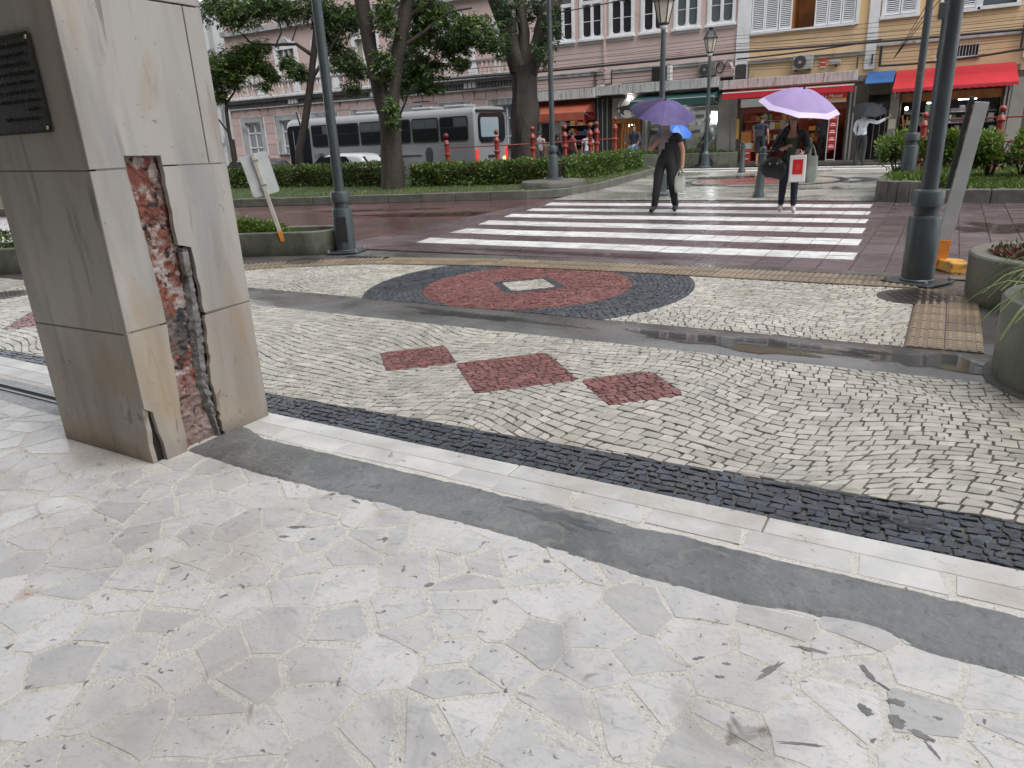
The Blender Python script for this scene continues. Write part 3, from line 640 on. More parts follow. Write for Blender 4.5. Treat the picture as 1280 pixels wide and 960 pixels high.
# ---- pavers and crosswalk
PU, PV = 0.335, 0.232; pav = []; stripes = []
STR = [(9.0,9.50),(10.08,10.62),(11.18,11.72),(12.28,12.80),(13.38,13.86),(14.46,14.98)]
for j in range(int((15.5-8.32)/PV)+1):
    v = 8.32 + j*PV
    for i in range(int(12.2/PU)):
        u = -8.15 + i*PU; z = -0.040 + random.uniform(-.002,.002) - 0.006*mnoise.noise(Vector((u*.6,v*.6,0))); g = 0.005
        n1 = 0.012*(1 if (i+j)%2 else -1)
        p = [(u+g,v+g),(u+PU*.5,v+g+n1*.5),(u+PU-g,v+g),(u+PU-g,v+PV*.5),(u+PU-g,v+PV-g),(u+PU*.5,v+PV-g+n1*.5),(u+g,v+PV-g),(u+g,v+PV*.5)]
        p = [(x+random.uniform(-.002,.002),y+random.uniform(-.002,.002)) for x,y in p]
        if v+PV > 15.55 - 0.02*u: continue
        pav.append((p, z, 0, min(1,max(0,random.gauss(.5,.25)))))
        for k,(a,bq) in enumerate(STR):
            ul = -7.02 - (a-9)*0.11; ur = -0.81 - (a-9)*0.055
            if v+PV > a and v < bq and u+PU > ul and u < ur:
                q = p
                for c in (ge(a),le(bq),lambda x,y: x-ul-(y-a)*-.2,lambda x,y: ur-x): q = clip(q,c) if len(q) > 2 else q
                if len(q) > 2 and parea(q) > .001: stripes.append((k,ccw(q),z+0.0015))
pavers = structure(MB().add([(-8.3,8.31,-.051),(4.2,8.31,-.051),(4.2,15.6,-.051),(-8.0,15.6,-.051)],[(0,1,2,3)]).build('paver_road','paver_joint',clean=False), 'wet mauve paver road surface under the crosswalk')
lay(pav, 'paver', ['paver'], pavers, 'pavers', h=0.012, ch=0.006)
for k in range(len(STR)):
    mb = MB()
    for kk,q,z in stripes:
        if kk == k: mb.prism(q, z-.003, z)
    o = mb.build('crosswalk_stripe','road_paint',clean=False); structure(o, ('nearest','second','third','fourth','fifth','farthest')[k]+' white painted stripe of the crosswalk')
# ---- pedestrian street beyond the crossing: stones too small to tell apart, with a drawn swirl
m = mat('far_mosaic', (0.40,0.40,0.36), (0.30,0.30,0.27), scale=1.3, rough=0.10, rough2=0.42, rscale=0.55, rlo=.40, rhi=.62)
nt = m.node_tree; vo = nt.nodes.new('ShaderNodeTexVoronoi'); vo.feature = 'DISTANCE_TO_EDGE'; vo.inputs['Scale'].default_value = 11
tcn = [n for n in nt.nodes if n.type == 'TEX_COORD'][0]; nt.links.new(tcn.outputs['Object'], vo.inputs['Vector'])
mr = nt.nodes.new('ShaderNodeMapRange'); mr.inputs['From Max'].default_value = 0.10; mr.inputs['To Min'].default_value = 0.35; nt.links.new(vo.outputs['Distance'], mr.inputs['Value'])
hs = nt.nodes.new('ShaderNodeHueSaturation'); bs = nt.nodes['Principled BSDF']; nt.links.new(bs.inputs['Base Color'].links[0].from_socket, hs.inputs['Color']); nt.links.new(mr.outputs[0], hs.inputs['Value']); nt.links.new(hs.outputs[0], bs.inputs['Base Color'])
poly = [(-8.6,15.55),(-0.9,15.45),(-0.9,28.9),(-8.9,28.9)]
poly = [(-8.0,15.62),(-0.6,15.62),(-0.6,17.5),(4,27.0),(12,27.0),(12,29.2),(-17,29.2),(-15,27.0),(-8.9,26.2)]
structure(MB().add([(x,y,-0.035 + (-0.15 if x < -12 else 0)) for x,y in poly],[tuple(range(len(poly)))]).build('pedestrian_street','far_mosaic',clean=True), 'wet pale mosaic paving of the pedestrian street in front of the shops')
def arcband(cx,cy,r0,r1,sx,sy,a0,a1,z,mb,n=48):
    for i in range(n):
        A = a0+(a1-a0)*i/n; B_ = a0+(a1-a0)*(i+1)/n
        mb.add([(cx+sx*r*math.cos(a),cy+sy*r*math.sin(a),z) for r,a in ((r0,A),(r1,A),(r1,B_),(r0,B_))],[(0,1,2,3)])
sw = MB(); arcband(-4.3,20.9,1.9,2.12,1,.9,0,2*PI,-.029,sw); arcband(-3.0,20.9,1.0,1.35,1.1,.9,-.9,.9,-.030,sw); structure(sw.build('mosaic_swirl','stone_black',clean=False), 'dark ring inlaid in the pedestrian street mosaic')
sw = MB(); arcband(-4.6,20.9,0.0,1.5,1,.8,0,2*PI,-.0305,sw); structure(sw.build('mosaic_swirl','stone_red',clean=False), 'reddish disc inlaid in the pedestrian street mosaic')
for k,y in enumerate((25.2,26.5)):
    structure(MB().bx(-8.5,-1.2,y,y+.45,-.036,-.028).build('pale_paving_band','road_paint'), ('nearer','farther')[k]+' pale band across the pedestrian street')

# ---- thin films of rain water lying on the low spots
w_ = mat('rain_water',(0.05,0.052,0.055),rough=0.015,spec=0.6); nt = w_.node_tree; tb = nt.nodes.new('ShaderNodeBsdfTransparent'); tb.inputs[0].default_value = (.96,.965,.97,1); gl = nt.nodes.new('ShaderNodeBsdfGlossy'); gl.inputs['Roughness'].default_value = .02
fr_ = nt.nodes.new('ShaderNodeFresnel'); fr_.inputs[0].default_value = 1.33; mx = nt.nodes.new('ShaderNodeMixShader'); nt.links.new(fr_.outputs[0],mx.inputs[0]); nt.links.new(tb.outputs[0],mx.inputs[1]); nt.links.new(gl.outputs[0],mx.inputs[2]); nt.links.new(mx.outputs[0],nt.nodes['Material Output'].inputs[0])
for px,py,a,bq,rot,z,lab in ((700,648,.17,.040,-.10,.0085,'shallow puddle in the middle of the cement strip'),(1010,605,.22,.045,0,-.0262,'film of water on the black mosaic band'),(1130,650,.2,.04,0,-.0262,'film of water on the black band toward the right edge'),(930,428,.75,.16,0,-.0205,'wide puddle on the asphalt strip near the right planter'),(1150,450,.45,.14,0,-.0205,'puddle on the asphalt strip against the round planter'),(600,395,.8,.10,0,-.0205,'long thin puddle on the asphalt strip below the ring'),(560,268,2.2,.35,.3,-.047,'long wet sheet on the reddish road left of the crosswalk'),(480,262,1.6,.22,.3,-.047,'narrow wet sheet on the road near the left kerb'),(700,315,2.2,.10,0,-.028,'line of water along the road edge'),(1250,285,.7,.5,.2,-.0335,'puddle on the pavers behind the low planter'),(900,222,1.7,.5,0,-.0275,'wide puddle on the pedestrian street'),(850,232,.9,.35,.1,-.0275,'smaller puddle on the pedestrian street behind the walker'),(1030,236,.8,.35,0,-.0275,'puddle on the pedestrian street near the right garden')):
    x, y = ground_at(px,py,z); structure(MB().add([(p[0],p[1],z) for p in ccw(blob(x,y,a,bq,rot,40,1.1))],[tuple(range(40))]).build('puddle','rain_water',clean=False),lab)

# ------------------------------------------------------------------ the marble-clad column
colm = thing('column', 'square marble-clad column with a broken strip exposing rough masonry', 'column', (0,0,0))
CX0, CX1, CY0, CY1 = -4.09, -3.275, 1.925, 2.66
core = MB(); core.bx(CX0+.03,CX1-.10,CY0+.03,CY1-.03,-.02,4.24)
core.build('core','core_dark',colm)
# rough masonry showing in the slot
rg = MB(); ny, nz = 44, 220
for j in range(nz+1):
    for i in range(ny+1):
        y = 2.06 + 0.32*i/ny; z = 1.52*j/nz
        d = 0.018*mnoise.noise(Vector((y*11,z*9,1))) + 0.020*abs(mnoise.noise(Vector((y*26,z*22,2)))) + 0.012*mnoise.noise(Vector((y*60,z*55,4)))
        d -= 0.035*max(0, mnoise.noise(Vector((y*7,z*5,9))) - 0.25)
        rg.v.append((CX1-.052+d, y, z))
for j in range(nz):
    for i in range(ny):
        a = j*(ny+1)+i; rg.f.append([a,a+1,a+ny+2,a+ny+1]); zz = 1.52*j/nz
        rg.m.append(1 if 0.50 < zz + 0.10*mnoise.noise(Vector((i*.2,j*.1,0))) < 0.70 else (2 if zz + 0.12*mnoise.noise(Vector((i*.2,j*.1,7))) < 0.34 else 0)); rg.t.append(.5)
mat('core_rose', (0.25,0.155,0.135), (0.33,0.25,0.225), scale=8, rough=0.85, bump=1.0, bscale=26, c3=(0.09,0.035,0.03), s3=9, lo3=0.60, hi3=0.70)
rg.build('exposed_masonry',['column_core','core_dark','core_rose'],colm,smooth=True,clean=False)
def jag(pts, n=5, amp=0.006, seed=0):
    o = []
    for a, bq in zip(pts, pts[1:]):
        for i in range(n):
            f = i/n; k = amp*mnoise.noise(Vector((a[0]*20+f*9+seed, a[1]*20+f*7, seed)))*2*(1 if 0 < i else 0)
            o.append((a[0]+(bq[0]-a[0])*f+k, a[1]+(bq[1]-a[1])*f))
    o.append(pts[-1]); return o
XF, XB = CX1, CX1-0.028
def clad_x(poly, t=.5, proud=0): return MB().xplate(ccw(poly), XF+proud, XB, 0, t).build('marble_panel','clad_marble',colm,bevel=0.0025)
# right face (normal +X), polygons in (y,z): strip left of the slot, strip right of it, panels above
Y0, Y1 = CY0+.001, CY1-.001
lft = [(2.10,1.482),(2.115,1.2),(2.13,.98),(2.14,.70),(2.125,.4),(2.105,0.0)]
rgt = [(2.285,1.475),(2.285,1.25),(2.285,1.05),(2.355,1.03),(2.365,.83),(2.36,.69)]
rgt2 = [(2.362,.672),(2.345,.5),(2.325,.35),(2.33,.2),(2.335,.05),(2.345,0.0)]
clad_x([(Y0,1.425),(Y0,.688)] + jag([(2.138,.688),(2.13,.98),(2.115,1.2),(2.10,1.425)],5,.004,3), .55)
clad_x([(Y0,.300),(1.965,.27),(1.972,.16),(1.985,.10),(1.988,0.0)] + jag(lft[::-1][:4],4,.004,5)[:-4] + [(2.138,.68),(Y0,.68)], .45)
clad_x(jag(rgt[:1]+rgt[1:],5,.005,8) + [(2.36,.688),(Y1,.688),(Y1,1.418),(2.285,1.425)], .6, .0015)
clad_x(jag(rgt2,6,.008,11) + [(Y1,0.0),(Y1,.68)], .35, .001)
clad_x([(Y0,1.433),(2.10,1.431),(2.10,1.482),(2.285,1.475),(2.285,1.431),(2.55,1.424),(2.553,2.148),(Y0,2.158)], .65, .001)
clad_x([(2.556,1.424),(Y1,1.422),(Y1,2.146),(2.559,2.148)], .5)
clad_x([(Y0,2.166),(Y1,2.154),(Y1,3.4),(Y0,3.4)], .5)
clad_x([(Y0,3.408),(Y1,3.408),(Y1,4.24),(Y0,4.24)], .5)
# grey mortar ridge beside the slot
mr_ = MB(); n = 110
for k in range(n+1):
    z = 1.03*k/n
    yl = 2.285 - 0.02*math.sin(z*5) + (0.03 if z < .3 else 0)*(1-z/.3 if z < .3 else 0); yr = (2.355 if z > .69 else 2.33 + .03*smooth01((z-.35)/.3)) + .006*mnoise.noise(Vector((z*22,0,3)))
    yl += .008*mnoise.noise(Vector((z*25,4,3)))
    for q in range(5):
        f = q/4; y = yl+(yr-yl)*f; bulge = (-0.03 if q in (0,4) else .004) + .016*mnoise.noise(Vector((y*50,z*34,8))) + .008*mnoise.noise(Vector((y*90,z*80,3)))
        mr_.v.append((CX1-.018+bulge, y, z))
for k in range(n):
    for q in range(4):
        a = k*5+q; mr_.f.append([a,a+1,a+6,a+5]); mr_.m.append(0); mr_.t.append(.5)
mr_.build('mortar_ridge','mortar_patch',colm,smooth=True,clean=False)
MB().obox((CX1-.012,2.315,.95),(.03,.045,.12),0.2).build('broken_tile','mortar_patch',colm,bevel=.004)
# slot top recess, dark void behind the chipped corner
MB().bx(CX1-.12,CX1-.029,1.951,2.06,0,.33).build('cavity','void_dark',colm)
# left face (normal -Y) panels in (x,z)
def clad_y(poly, t=.5): return MB().plate(ccw(poly), CY0, CY0+.028, 0, t).build('marble_panel','clad_marble',colm,bevel=0.0025)
XL, XR = CX0+.001, CX1-.004
clad_y([(XL,0.0),(XR-.022,0.0),(XR-.030,.10),(XR-.016,.17),(XR-.020,.24),(XR-.004,.31),(XR,.42),(XR,.672),(XL,.665)], .4)
clad_y([(XL,.672),(XR,.679),(XR,1.425),(XL,1.436)], .5); clad_y([(XL,1.443),(XR,1.432),(XR,2.16),(XL,2.16)], .5); clad_y([(XL,2.167),(XR,2.167),(XR,4.24),(XL,4.24)], .5)
# hidden faces
MB().bx(CX0,CX0+.028,CY0+.03,CY1,0,4.24).build('marble_panel','clad_marble',colm,bevel=.003)
MB().bx(CX0+.03,CX1-.03,CY1-.028,CY1+.0,0,4.24).build('marble_panel','clad_marble',colm,bevel=.003)
# bronze plaque with worn, unreadable lines of relief lettering
pl = thing('plaque', 'dark bronze plaque with worn lettering screwed to the column', 'plaque', (0,CY0,0))
MB().plate([(-3.95,1.605),(-3.47,1.60),(-3.47,2.0),(-3.95,2.01)], -.016, -.001).build('plate','plaque_bronze',pl,bevel=.003)
fr = MB()
for a,bq,c,d in ((-3.95,-3.47,1.598,1.606),(-3.95,-3.47,1.996,2.006),(-3.474,-3.466,1.598,2.006)): fr.bx(a,bq,-.020,-.0165,c,d)
fr.build('border','plaque_relief',pl)
ln = MB()
for k in range(9):
    z = 1.955 - k*.0375; x = -3.93; end = -3.50 - (0.02*((k*7)%3)); x += 0.05*((k*5)%4) + (0.12 if k > 6 else 0)
    while x < end:
        w = random.uniform(.006,.013)
        if random.random() < .82:
            hh = random.uniform(.010,.016)
            if random.random() < .5: ln.bx(x,x+w*.35,-.0185,-.016,z,z+hh); ln.bx(x,x+w,-.0185,-.016,z+hh*.8,z+hh)
            else: ln.bx(x+w*.3,x+w*.65,-.0185,-.016,z,z+hh); ln.bx(x,x+w,-.0185,-.016,z,z+hh*.22)
        x += w + .005
ln.build('relief_lettering','plaque_relief',pl,clean=False)['kind'] = 'stuff'
for x,z in ((-3.485,1.985),(-3.485,1.617)): MB().sph((x,-.018,z),.009,6).build('screw','brass',pl,smooth=True)

# ------------------------------------------------------------------ tall lamp posts
def lamp_post(label, loc, rz=0, h=6.4, hatch=True):
    t = thing('lamp_post', label, 'lamp post', loc, rz, 'dark grey tubular street lamp posts')
    MB().bx(-.24,.24,-.22,.22,0,.022).build('base_plate','post_paint',t,bevel=.004)
    for sx,sy in ((-1,-1),(1,-1),(1,1),(-1,1)): MB().lathe([(.016,.022),(.016,.045),(.008,.06)],6,(sx*.205,sy*.185,0)).build('anchor_bolt','steel_grey',t)
    MB().lathe([(.152,.02),(.152,.035),(.141,.045),(.141,.60),(.132,.625),(.106,.635),(.106,.715),(.134,.72),(.134,.845),(.125,.86),(.07,.87)],32).build('base_sleeve','post_paint',t,smooth=True)
    MB().lathe([(.072,.86),(.068,2.0),(.056,h)],24).build('shaft','post_paint',t,smooth=True)
    if hatch:
        a = R(-78); MB().obox((.136*math.cos(a),.136*math.sin(a),.34),(.02,.13,.36),a).build('access_hatch','post_black',t,bevel=.004)
    MB().tube([(0,0,h-.1),(.0,-.3,h+.25),(0,-.9,h+.35)],[.05,.045,.04],10).build('arm','post_paint',t,smooth=True)
    MB().lathe([(.02,.12),(.12,.10),(.20,0),(.19,-.06)],14,(0,-1.0,h+.32)).build('luminaire','post_paint',t,smooth=True)
    return t
lamp_post('dark grey lamp post with black hatch beside the long planter', (-7.48,7.93,-.033), R(22))
lamp_post('large dark grey lamp post rising by the right planters', (-0.13,7.86,-.033), R(150))
lamp_post('dark grey lamp post on a round concrete pad by the hedge', (-9.25,18.1,.258), 0.3, hatch=False)
lamp_post('dark grey lamp post in the rounded corner of the right garden', (-0.70,16.85,.28), 0.2, hatch=False)
sp = thing('utility_pole', 'thin dark pole right behind the lamp post in the right garden', 'pole', (-0.42,18.3,.2))
MB().tube([(0,0,0),(-.02,0,4),(-.05,0,7)],[.075,.07,.06],12).build('shaft','post_paint',sp,smooth=True)
MB().lathe([(.11,0),(.11,.25),(.085,.3)],12).build('collar','post_paint',sp,smooth=True)
MB().bx(-.16,.10,-.16,-.08,3.05,3.35).build('junction_box','ac_dark',sp,bevel=.01)
# ------------------------------------------------------------------ lantern posts
def lantern(label, loc, h=4.05):
    t = thing('lantern_post', label, 'street lamp', loc, 0.3, 'old style lantern lamp posts')
    k = .86
    MB().lathe([(.20,0),(.20,.06),(.15,.10),(.14,.42),(.16,.46),(.16,.50),(.10,.56),(.075,.62),(.072,1.0),(.062,2.5),(.050,h-.04)],18).build('shaft','post_paint',t,smooth=True)
    MB().lathe([(.05,h-.06),(.085,h-.02),(.085,h+.02),(.05,h+.05)],14).build('collar','sign_back',t,smooth=True)
    g = MB(); g.lathe([(.105,h+.07),(.205,h+.50)],6); g.build('glass','lamp_glass',t)
    f = MB()
    for i in range(6):
        a = 2*PI*i/6; f.tube([(.108*math.cos(a),.108*math.sin(a),h+.05),(.210*math.cos(a),.210*math.sin(a),h+.51)],.013,5)
    f.lathe([(.115,h+.04),(.12,h+.075),(.08,h+.08)],6); f.build('frame','post_black',t)
    MB().lathe([(.245,h+.49),(.245,h+.52),(.20,h+.58),(.13,h+.72),(.07,h+.75),(.07,h+.79),(.10,h+.83),(.03,h+.85)],6).build('roof','post_black',t)
lantern('lantern lamp post rising behind the purple umbrella', (-5.72,16.6,-.035), 3.55)
lantern('lantern lamp post in front of the jewellery shop window', (-7.62,27.0,-.035), 3.78)
# ------------------------------------------------------------------ bollards
def bollard(label, loc, h=.98, lean=0.0):
    t = thing('bollard', label, 'bollard', loc, 0, 'grey iron street bollards'); t.rotation_euler = (0,lean,0)
    MB().lathe([(.125,0),(.12,.05),(.095,.10),(.080,.5),(.068,h-.14)],16).build('post','post_paint',t,smooth=True)
    MB().lathe([(.068,h-.14),(.085,h-.12),(.085,h-.09),(.05,h-.07),(.07,h-.03),(.055,h+.03),(.01,h+.055)],14).build('cap','post_paint',t,smooth=True)
bollard('grey bollard just left of the woman with the lilac umbrella', (-3.44,16.3,-.035), .98, R(3))
bollard('grey bollard near the red signed shop, farther left', (-5.72,24.4,-.035), .9)
bollard('grey bollard behind the shopping bags of the woman', (-3.92,25.6,-.035), .9)
# ------------------------------------------------------------------ leaning signs
st = thing('street_sign', 'white sign plate seen from behind on a leaning post', 'sign', (-8.22,7.42,.22)); st.rotation_euler = (0,R(-11),R(38))
MB().bx(-.027,.027,-.02,.02,.10,1.20).build('post','post_white',st,bevel=.004)
MB().bx(-.031,.031,-.024,.024,-.05,.10).build('painted_foot','base_orange',st,bevel=.004)
rr = []
for cx,cz,a0 in ((.155,1.16,0),(-.155,1.16,90),(-.155,.66,180),(.155,.66,270)):
    for k in range(5): a = R(a0+k*22.5); rr.append((cx+.035*math.cos(a),cz+.035*math.sin(a)))
MB().plate(rr,.022,.026).build('plate','sign_back',st)
for z in (.76,1.10): MB().bx(-.045,.045,-.024,.0215,z-.012,z+.012).build('clamp','steel_grey',st)
bd = thing('sign_post', 'grey leaning board post with dark edge and yellow foot behind the right lamp', 'sign', (0.02,8.62,-.035)); bd.rotation_euler = (0,R(6.5),R(20))
MB().bx(-.065,.065,-.012,.012,.30,1.62).build('post','board_grey',bd,bevel=.003)
MB().bx(-.068,.068,-.015,.015,.03,.30).build('painted_foot','base_orange',bd,bevel=.003)
MB().bx(-.112,-.072,.0,.03,.80,1.66).build('plate','post_black',bd,bevel=.004)
MB().obox((.15,-.05,.055),(.30,.30,.11),.25).build('foot_block','base_yellow',bd,bevel=.015,seg=2)
# ------------------------------------------------------------------ planters
def leaves_mesh(name, pos, nor, length, width, tone, mats, mi=None, bend=0.25):
    """many leaf-sized faces (each a folded diamond of two quads); arrays"""
    n = len(pos); up = np.array([0,0,1.0])
    d = nor/np.linalg.norm(nor,axis=1,keepdims=True)
    s = np.cross(d, RNG.normal(size=(n,3))); s /= np.linalg.norm(s,axis=1,keepdims=True)+1e-9
    L = length.reshape(-1,1); W = width.reshape(-1,1); nn = np.cross(d,s)
    p0 = pos; p1 = pos + d*L*.45 + s*W*.5 + nn*L*.06; p2 = pos + d*L - nn*L*bend*.5; p3 = pos + d*L*.45 - s*W*.5 + nn*L*.06; 
    v = np.stack([p0,p1,p2,p3],1).reshape(-1,3)
    me = bpy.data.meshes.new(name); me.vertices.add(4*n); me.vertices.foreach_set('co', v.ravel())
    me.loops.add(4*n); me.loops.foreach_set('vertex_index', np.arange(4*n,dtype=np.int32))
    me.polygons.add(n); me.polygons.foreach_set('loop_start', np.arange(0,4*n,4,dtype=np.int32))
    for m in mats: me.materials.append(MAT[m])
    if mi is not None: me.polygons.foreach_set('material_index', mi.astype(np.int32))
    me.update(calc_edges=True); at = me.attributes.new('tone','FLOAT','FACE'); at.data.foreach_set('value', np.clip(tone,0,1).astype(np.float32))
    return me
def straps(mb, c, n, L, w, mats=2, up=1.0):
    """arching strap leaves"""
    for i in range(n):
        a = random.uniform(0,2*PI); l = L*random.uniform(.6,1.1); r0 = random.uniform(0,.05); k = 7; lift = random.uniform(.5,1.0)*up
        P = []
        for q in range(k):
            f = q/(k-1); r = r0 + l*(.25*f+.75*f*f)*.75; z = l*(lift*f - 0.95*f*f*f*.9); P.append((c[0]+r*math.cos(a), c[1]+r*math.sin(a), c[2]+z))
        sx, sy = -math.sin(a), math.cos(a); vs_ = []
        for q,p in enumerate(P):
            ww = w*(1-abs(q/(k-1)-.35)**1.5*1.2)*.5; ww = max(.001,ww)
            vs_ += [(p[0]-sx*ww,p[1]-sy*ww,p[2]+ww*.5),(p[0],p[1],p[2]),(p[0]+sx*ww,p[1]+sy*ww,p[2]+ww*.5)]
        t = random.random()
        mb.add(vs_, [(3*q,3*q+1,3*q+4,3*q+3) for q in range(k-1)], 0, t); mb.add(vs_, [(3*q+1,3*q+2,3*q+5,3*q+4) for q in range(k-1)], random.randrange(mats), t)
def round_planter(label, loc, r, h, wall=.13):
    t = thing('round_planter', label, 'planter', loc, 0)
    MB().lathe([(r-.03,-.02),(r-.01,.06),(r,h-.015),(r-.012,h),(r-wall+.012,h),(r-wall,h-.015),(r-wall-.01,h-.12)],64,cap=False).build('wall','planter_concrete',t,smooth=True)
    MB().lathe([(.001,h-.085),(r-wall+.01,h-.10)],40,cap=False).build('soil','soil',t,smooth=True)
    return t
PA = round_planter('round concrete planter with striped strap leaves at the right edge', (.99,5.08,-.035), .62, .50)
pm = MB()
for k in range(24): straps(pm, (.99+random.uniform(-.42,.25), 5.08+random.uniform(-.38,.42), .40), 16, random.uniform(.45,.72), .024, up=1.25)
sp_ = tag(pm.build('striped_plant',['leaf_strap','leaf_strap_pale'],clean=False,smooth=True), 'cream and green striped strap-leaf plant in the right planter', 'plant')
MB().lathe([(.66,-.01),(.655,.018),(.60,.02)],48).build('footing','kerb_concrete',PA)
PB = round_planter('low round concrete planter with reddish ground plants on the right', (.95,7.36,-.035), .71, .40)
n = 2600; a = RNG.uniform(0,2*PI,n); rr_ = .56*np.sqrt(RNG.uniform(0,1,n)); pos = np.stack([.95+rr_*np.cos(a),7.36+rr_*np.sin(a),.30+RNG.uniform(0,.07,n)],1)
me = leaves_mesh('bromeliad_leaves', pos, RNG.normal(size=(n,3))+np.array([0,0,1.2]), RNG.uniform(.03,.08,n), RNG.uniform(.008,.02,n), RNG.uniform(0,1,n), ['leaf_rust','leaf_dark','leaf_red'], RNG.choice(3,n,p=[.6,.3,.1]))
tag(link('ground_plants', me), 'low reddish plants filling the low round planter', 'plant')
pm = MB()
for k in range(5): straps(pm, (1.1+random.uniform(-.2,.3), 7.5+random.uniform(-.3,.3), .3), 12, .5, .02)
tag(pm.build('strap_plant',['leaf_dark','leaf_strap'],clean=False,smooth=True), 'bluish strap-leaf plant at the back of the low round planter', 'plant')
def long_planter(label, loc, rz, L, W, h, wall=.11):
    t = thing('long_planter', label, 'planter', loc, rz); r = W/2; n = 14
    def outline(d):
        rr = r-d; p = []
        for k in range(n+1): a = -PI/2+PI*k/n; p.append((L/2-r+rr*math.cos(a), rr*math.sin(a)))
        for k in range(n+1): a = PI/2+PI*k/n; p.append((-L/2+r+rr*math.cos(a), rr*math.sin(a)))
        return p
    rings = [(0.02,-.02),(0,.05),(0,h-.012),(.012,h),(wall-.012,h),(wall,h-.012),(wall+.01,h-.15)]
    mb = MB(); m = 2*(n+1)
    for d,z in rings: mb.v += [(x,y,z) for x,y in outline(d)]
    for j in range(len(rings)-1):
        for i in range(m): mb.f.append([j*m+i,j*m+(i+1)%m,(j+1)*m+(i+1)%m,(j+1)*m+i]); mb.m.append(0); mb.t.append(.5)
    mb.build('wall','planter_concrete',t,smooth=True,clean=False)
    MB().add([(x,y,h-.09) for x,y in outline(wall)],[tuple(range(m))]).build('soil','soil',t)
    return t
LP1 = long_planter('long low concrete planter with rounded end and clipped green shrub', (-8.95,7.58,-.035), R(20), 2.75, .82, .33)
LP2 = long_planter('concrete planter glimpsed left of the column', (-11.6,5.25,-.035), R(25), 2.4, .85, .36)
def shrub(name, label, c, size, n, mats, p, leafl=(.03,.06), cat='shrub', rz=0, lw=.5):
    q = RNG.normal(size=(n,3)); q /= np.linalg.norm(q,axis=1,keepdims=True); q *= RNG.uniform(.65,1.03,(n,1))
    lump = np.array([mnoise.noise(Vector(x*2.2+np.array(c))) for x in q]); q *= (1+.28*lump).reshape(-1,1); q[:,2] = np.abs(q[:,2])
    pos = q*np.array(size)/2; pos[:,2] *= 2
    cs, sn = math.cos(rz), math.sin(rz); pos = np.stack([pos[:,0]*cs-pos[:,1]*sn, pos[:,0]*sn+pos[:,1]*cs, pos[:,2]],1) + np.array(c)
    l = RNG.uniform(*leafl,n)
    me = leaves_mesh(name, pos, q+RNG.normal(size=(n,3))*.7, l, l*lw, .5+.35*lump+RNG.normal(size=n)*.15, mats, RNG.choice(len(mats),n,p=p))
    return tag(link(name, me), label, cat)
shrub('clipped_shrub','bright green clipped shrub filling the long planter', (-9.22,7.47,.2), (1.85,.60,.26), 6500, ['leaf_bush','leaf_light','leaf_dark'], [.35,.58,.07], rz=R(20))
shrub('clipped_shrub','green shrub in the planter left of the column', (-11.6,5.25,.24), (1.9,.6,.30), 2500, ['leaf_bush','leaf_dark'], [.5,.5], rz=R(25))

jm = mat('joint_mortar',(0.20,0.18,0.155),rough=.8)
for z_,t_ in ((.684,0),(1.428,0)):
    for y0_,y1_ in ((CY0+.03,2.10),(2.37,CY1-.002)): MB().bx(CX1-.02,CX1-.0015,y0_,y1_,z_-.007,z_+.007).build('joint_mortar','joint_mortar',colm)
for z_ in (.672,1.434): MB().bx(CX0+.002,CX1-.03,CY0+.0015,CY0+.02,z_-.010,z_+.008).build('joint_mortar','joint_mortar',colm)

# ------------------------------------------------------------------ left garden: kerb, lawn, hedge, fence, trees
def kerb_line(name, label, pts, h, w=.16, step=1.0, mats='kerb_concrete', z0=-.06):
    root = None; k = 0; base = MB()
    P = [Vector((x,y,0)) for x,y in pts]
    segs = []
    for a, bq in zip(P, P[1:]):
        L = (bq-a).length; n = max(1, round(L/step))
        for i in range(n): segs.append((a+(bq-a)*(i/n), a+(bq-a)*((i+1)/n)))
    a = segs[0]; d = (a[1]-a[0]).normalized(); nrm = Vector((-d.y,d.x,0))
    root = None
    for (p,q) in segs:
        d = (q-p).normalized(); nr = Vector((-d.y,d.x,0)); e = d*.004; hh = h+random.uniform(-.006,.006); j = nr*random.uniform(-.006,.006)
        quad = [p+e+j, q-e+j, q-e+j+nr*w, p+e+j+nr*w]
        mb = MB().prism(ccw([(v.x,v.y) for v in quad]), z0, hh)
        if root is None: root = structure(mb.build(name, mats, bevel=.018, seg=2), label)
        else: mb.build('kerb_stone', mats, root, bevel=.018, seg=2)
    return root
GK = [(-45,-1.6),(-25,9.9),(-17.6,13.35),(-12.5,15.0),(-8.95,16.0),(-8.15,16.7),(-7.95,18.2),(-8.3,22.2),(-8.7,24.9),(-9.4,26.2),(-11.2,26.9)]
kerb_line('kerb','weathered concrete kerb round the left garden',GK,.14)
lawnpoly = GK + [(-12.5,25.5),(-14.5,22.6),(-30,19.8),(-45,19)]
def lawn_sheet(name, poly, z, label):
    me = MB().add([(x,y,z) for x,y in poly],[tuple(range(len(poly)))]).mesh(name,'lawn_soil'); b = bmesh.new(); b.from_mesh(me); bmesh.ops.triangulate(b,faces=b.faces); bmesh.ops.recalc_face_normals(b,faces=b.faces); b.to_mesh(me); b.free()
    for f in me.polygons: pass
    return structure(link(name, me), label)
lawn_sheet('lawn', lawnpoly, .10, 'grassy bed of the left garden')
def pip(x, y, poly):
    c = False; n = len(poly)
    for i in range(n):
        (x1,y1),(x2,y2) = poly[i],poly[(i+1)%n]
        if (y1 > y) != (y2 > y) and x < (x2-x1)*(y-y1)/(y2-y1)+x1: c = not c
    return c
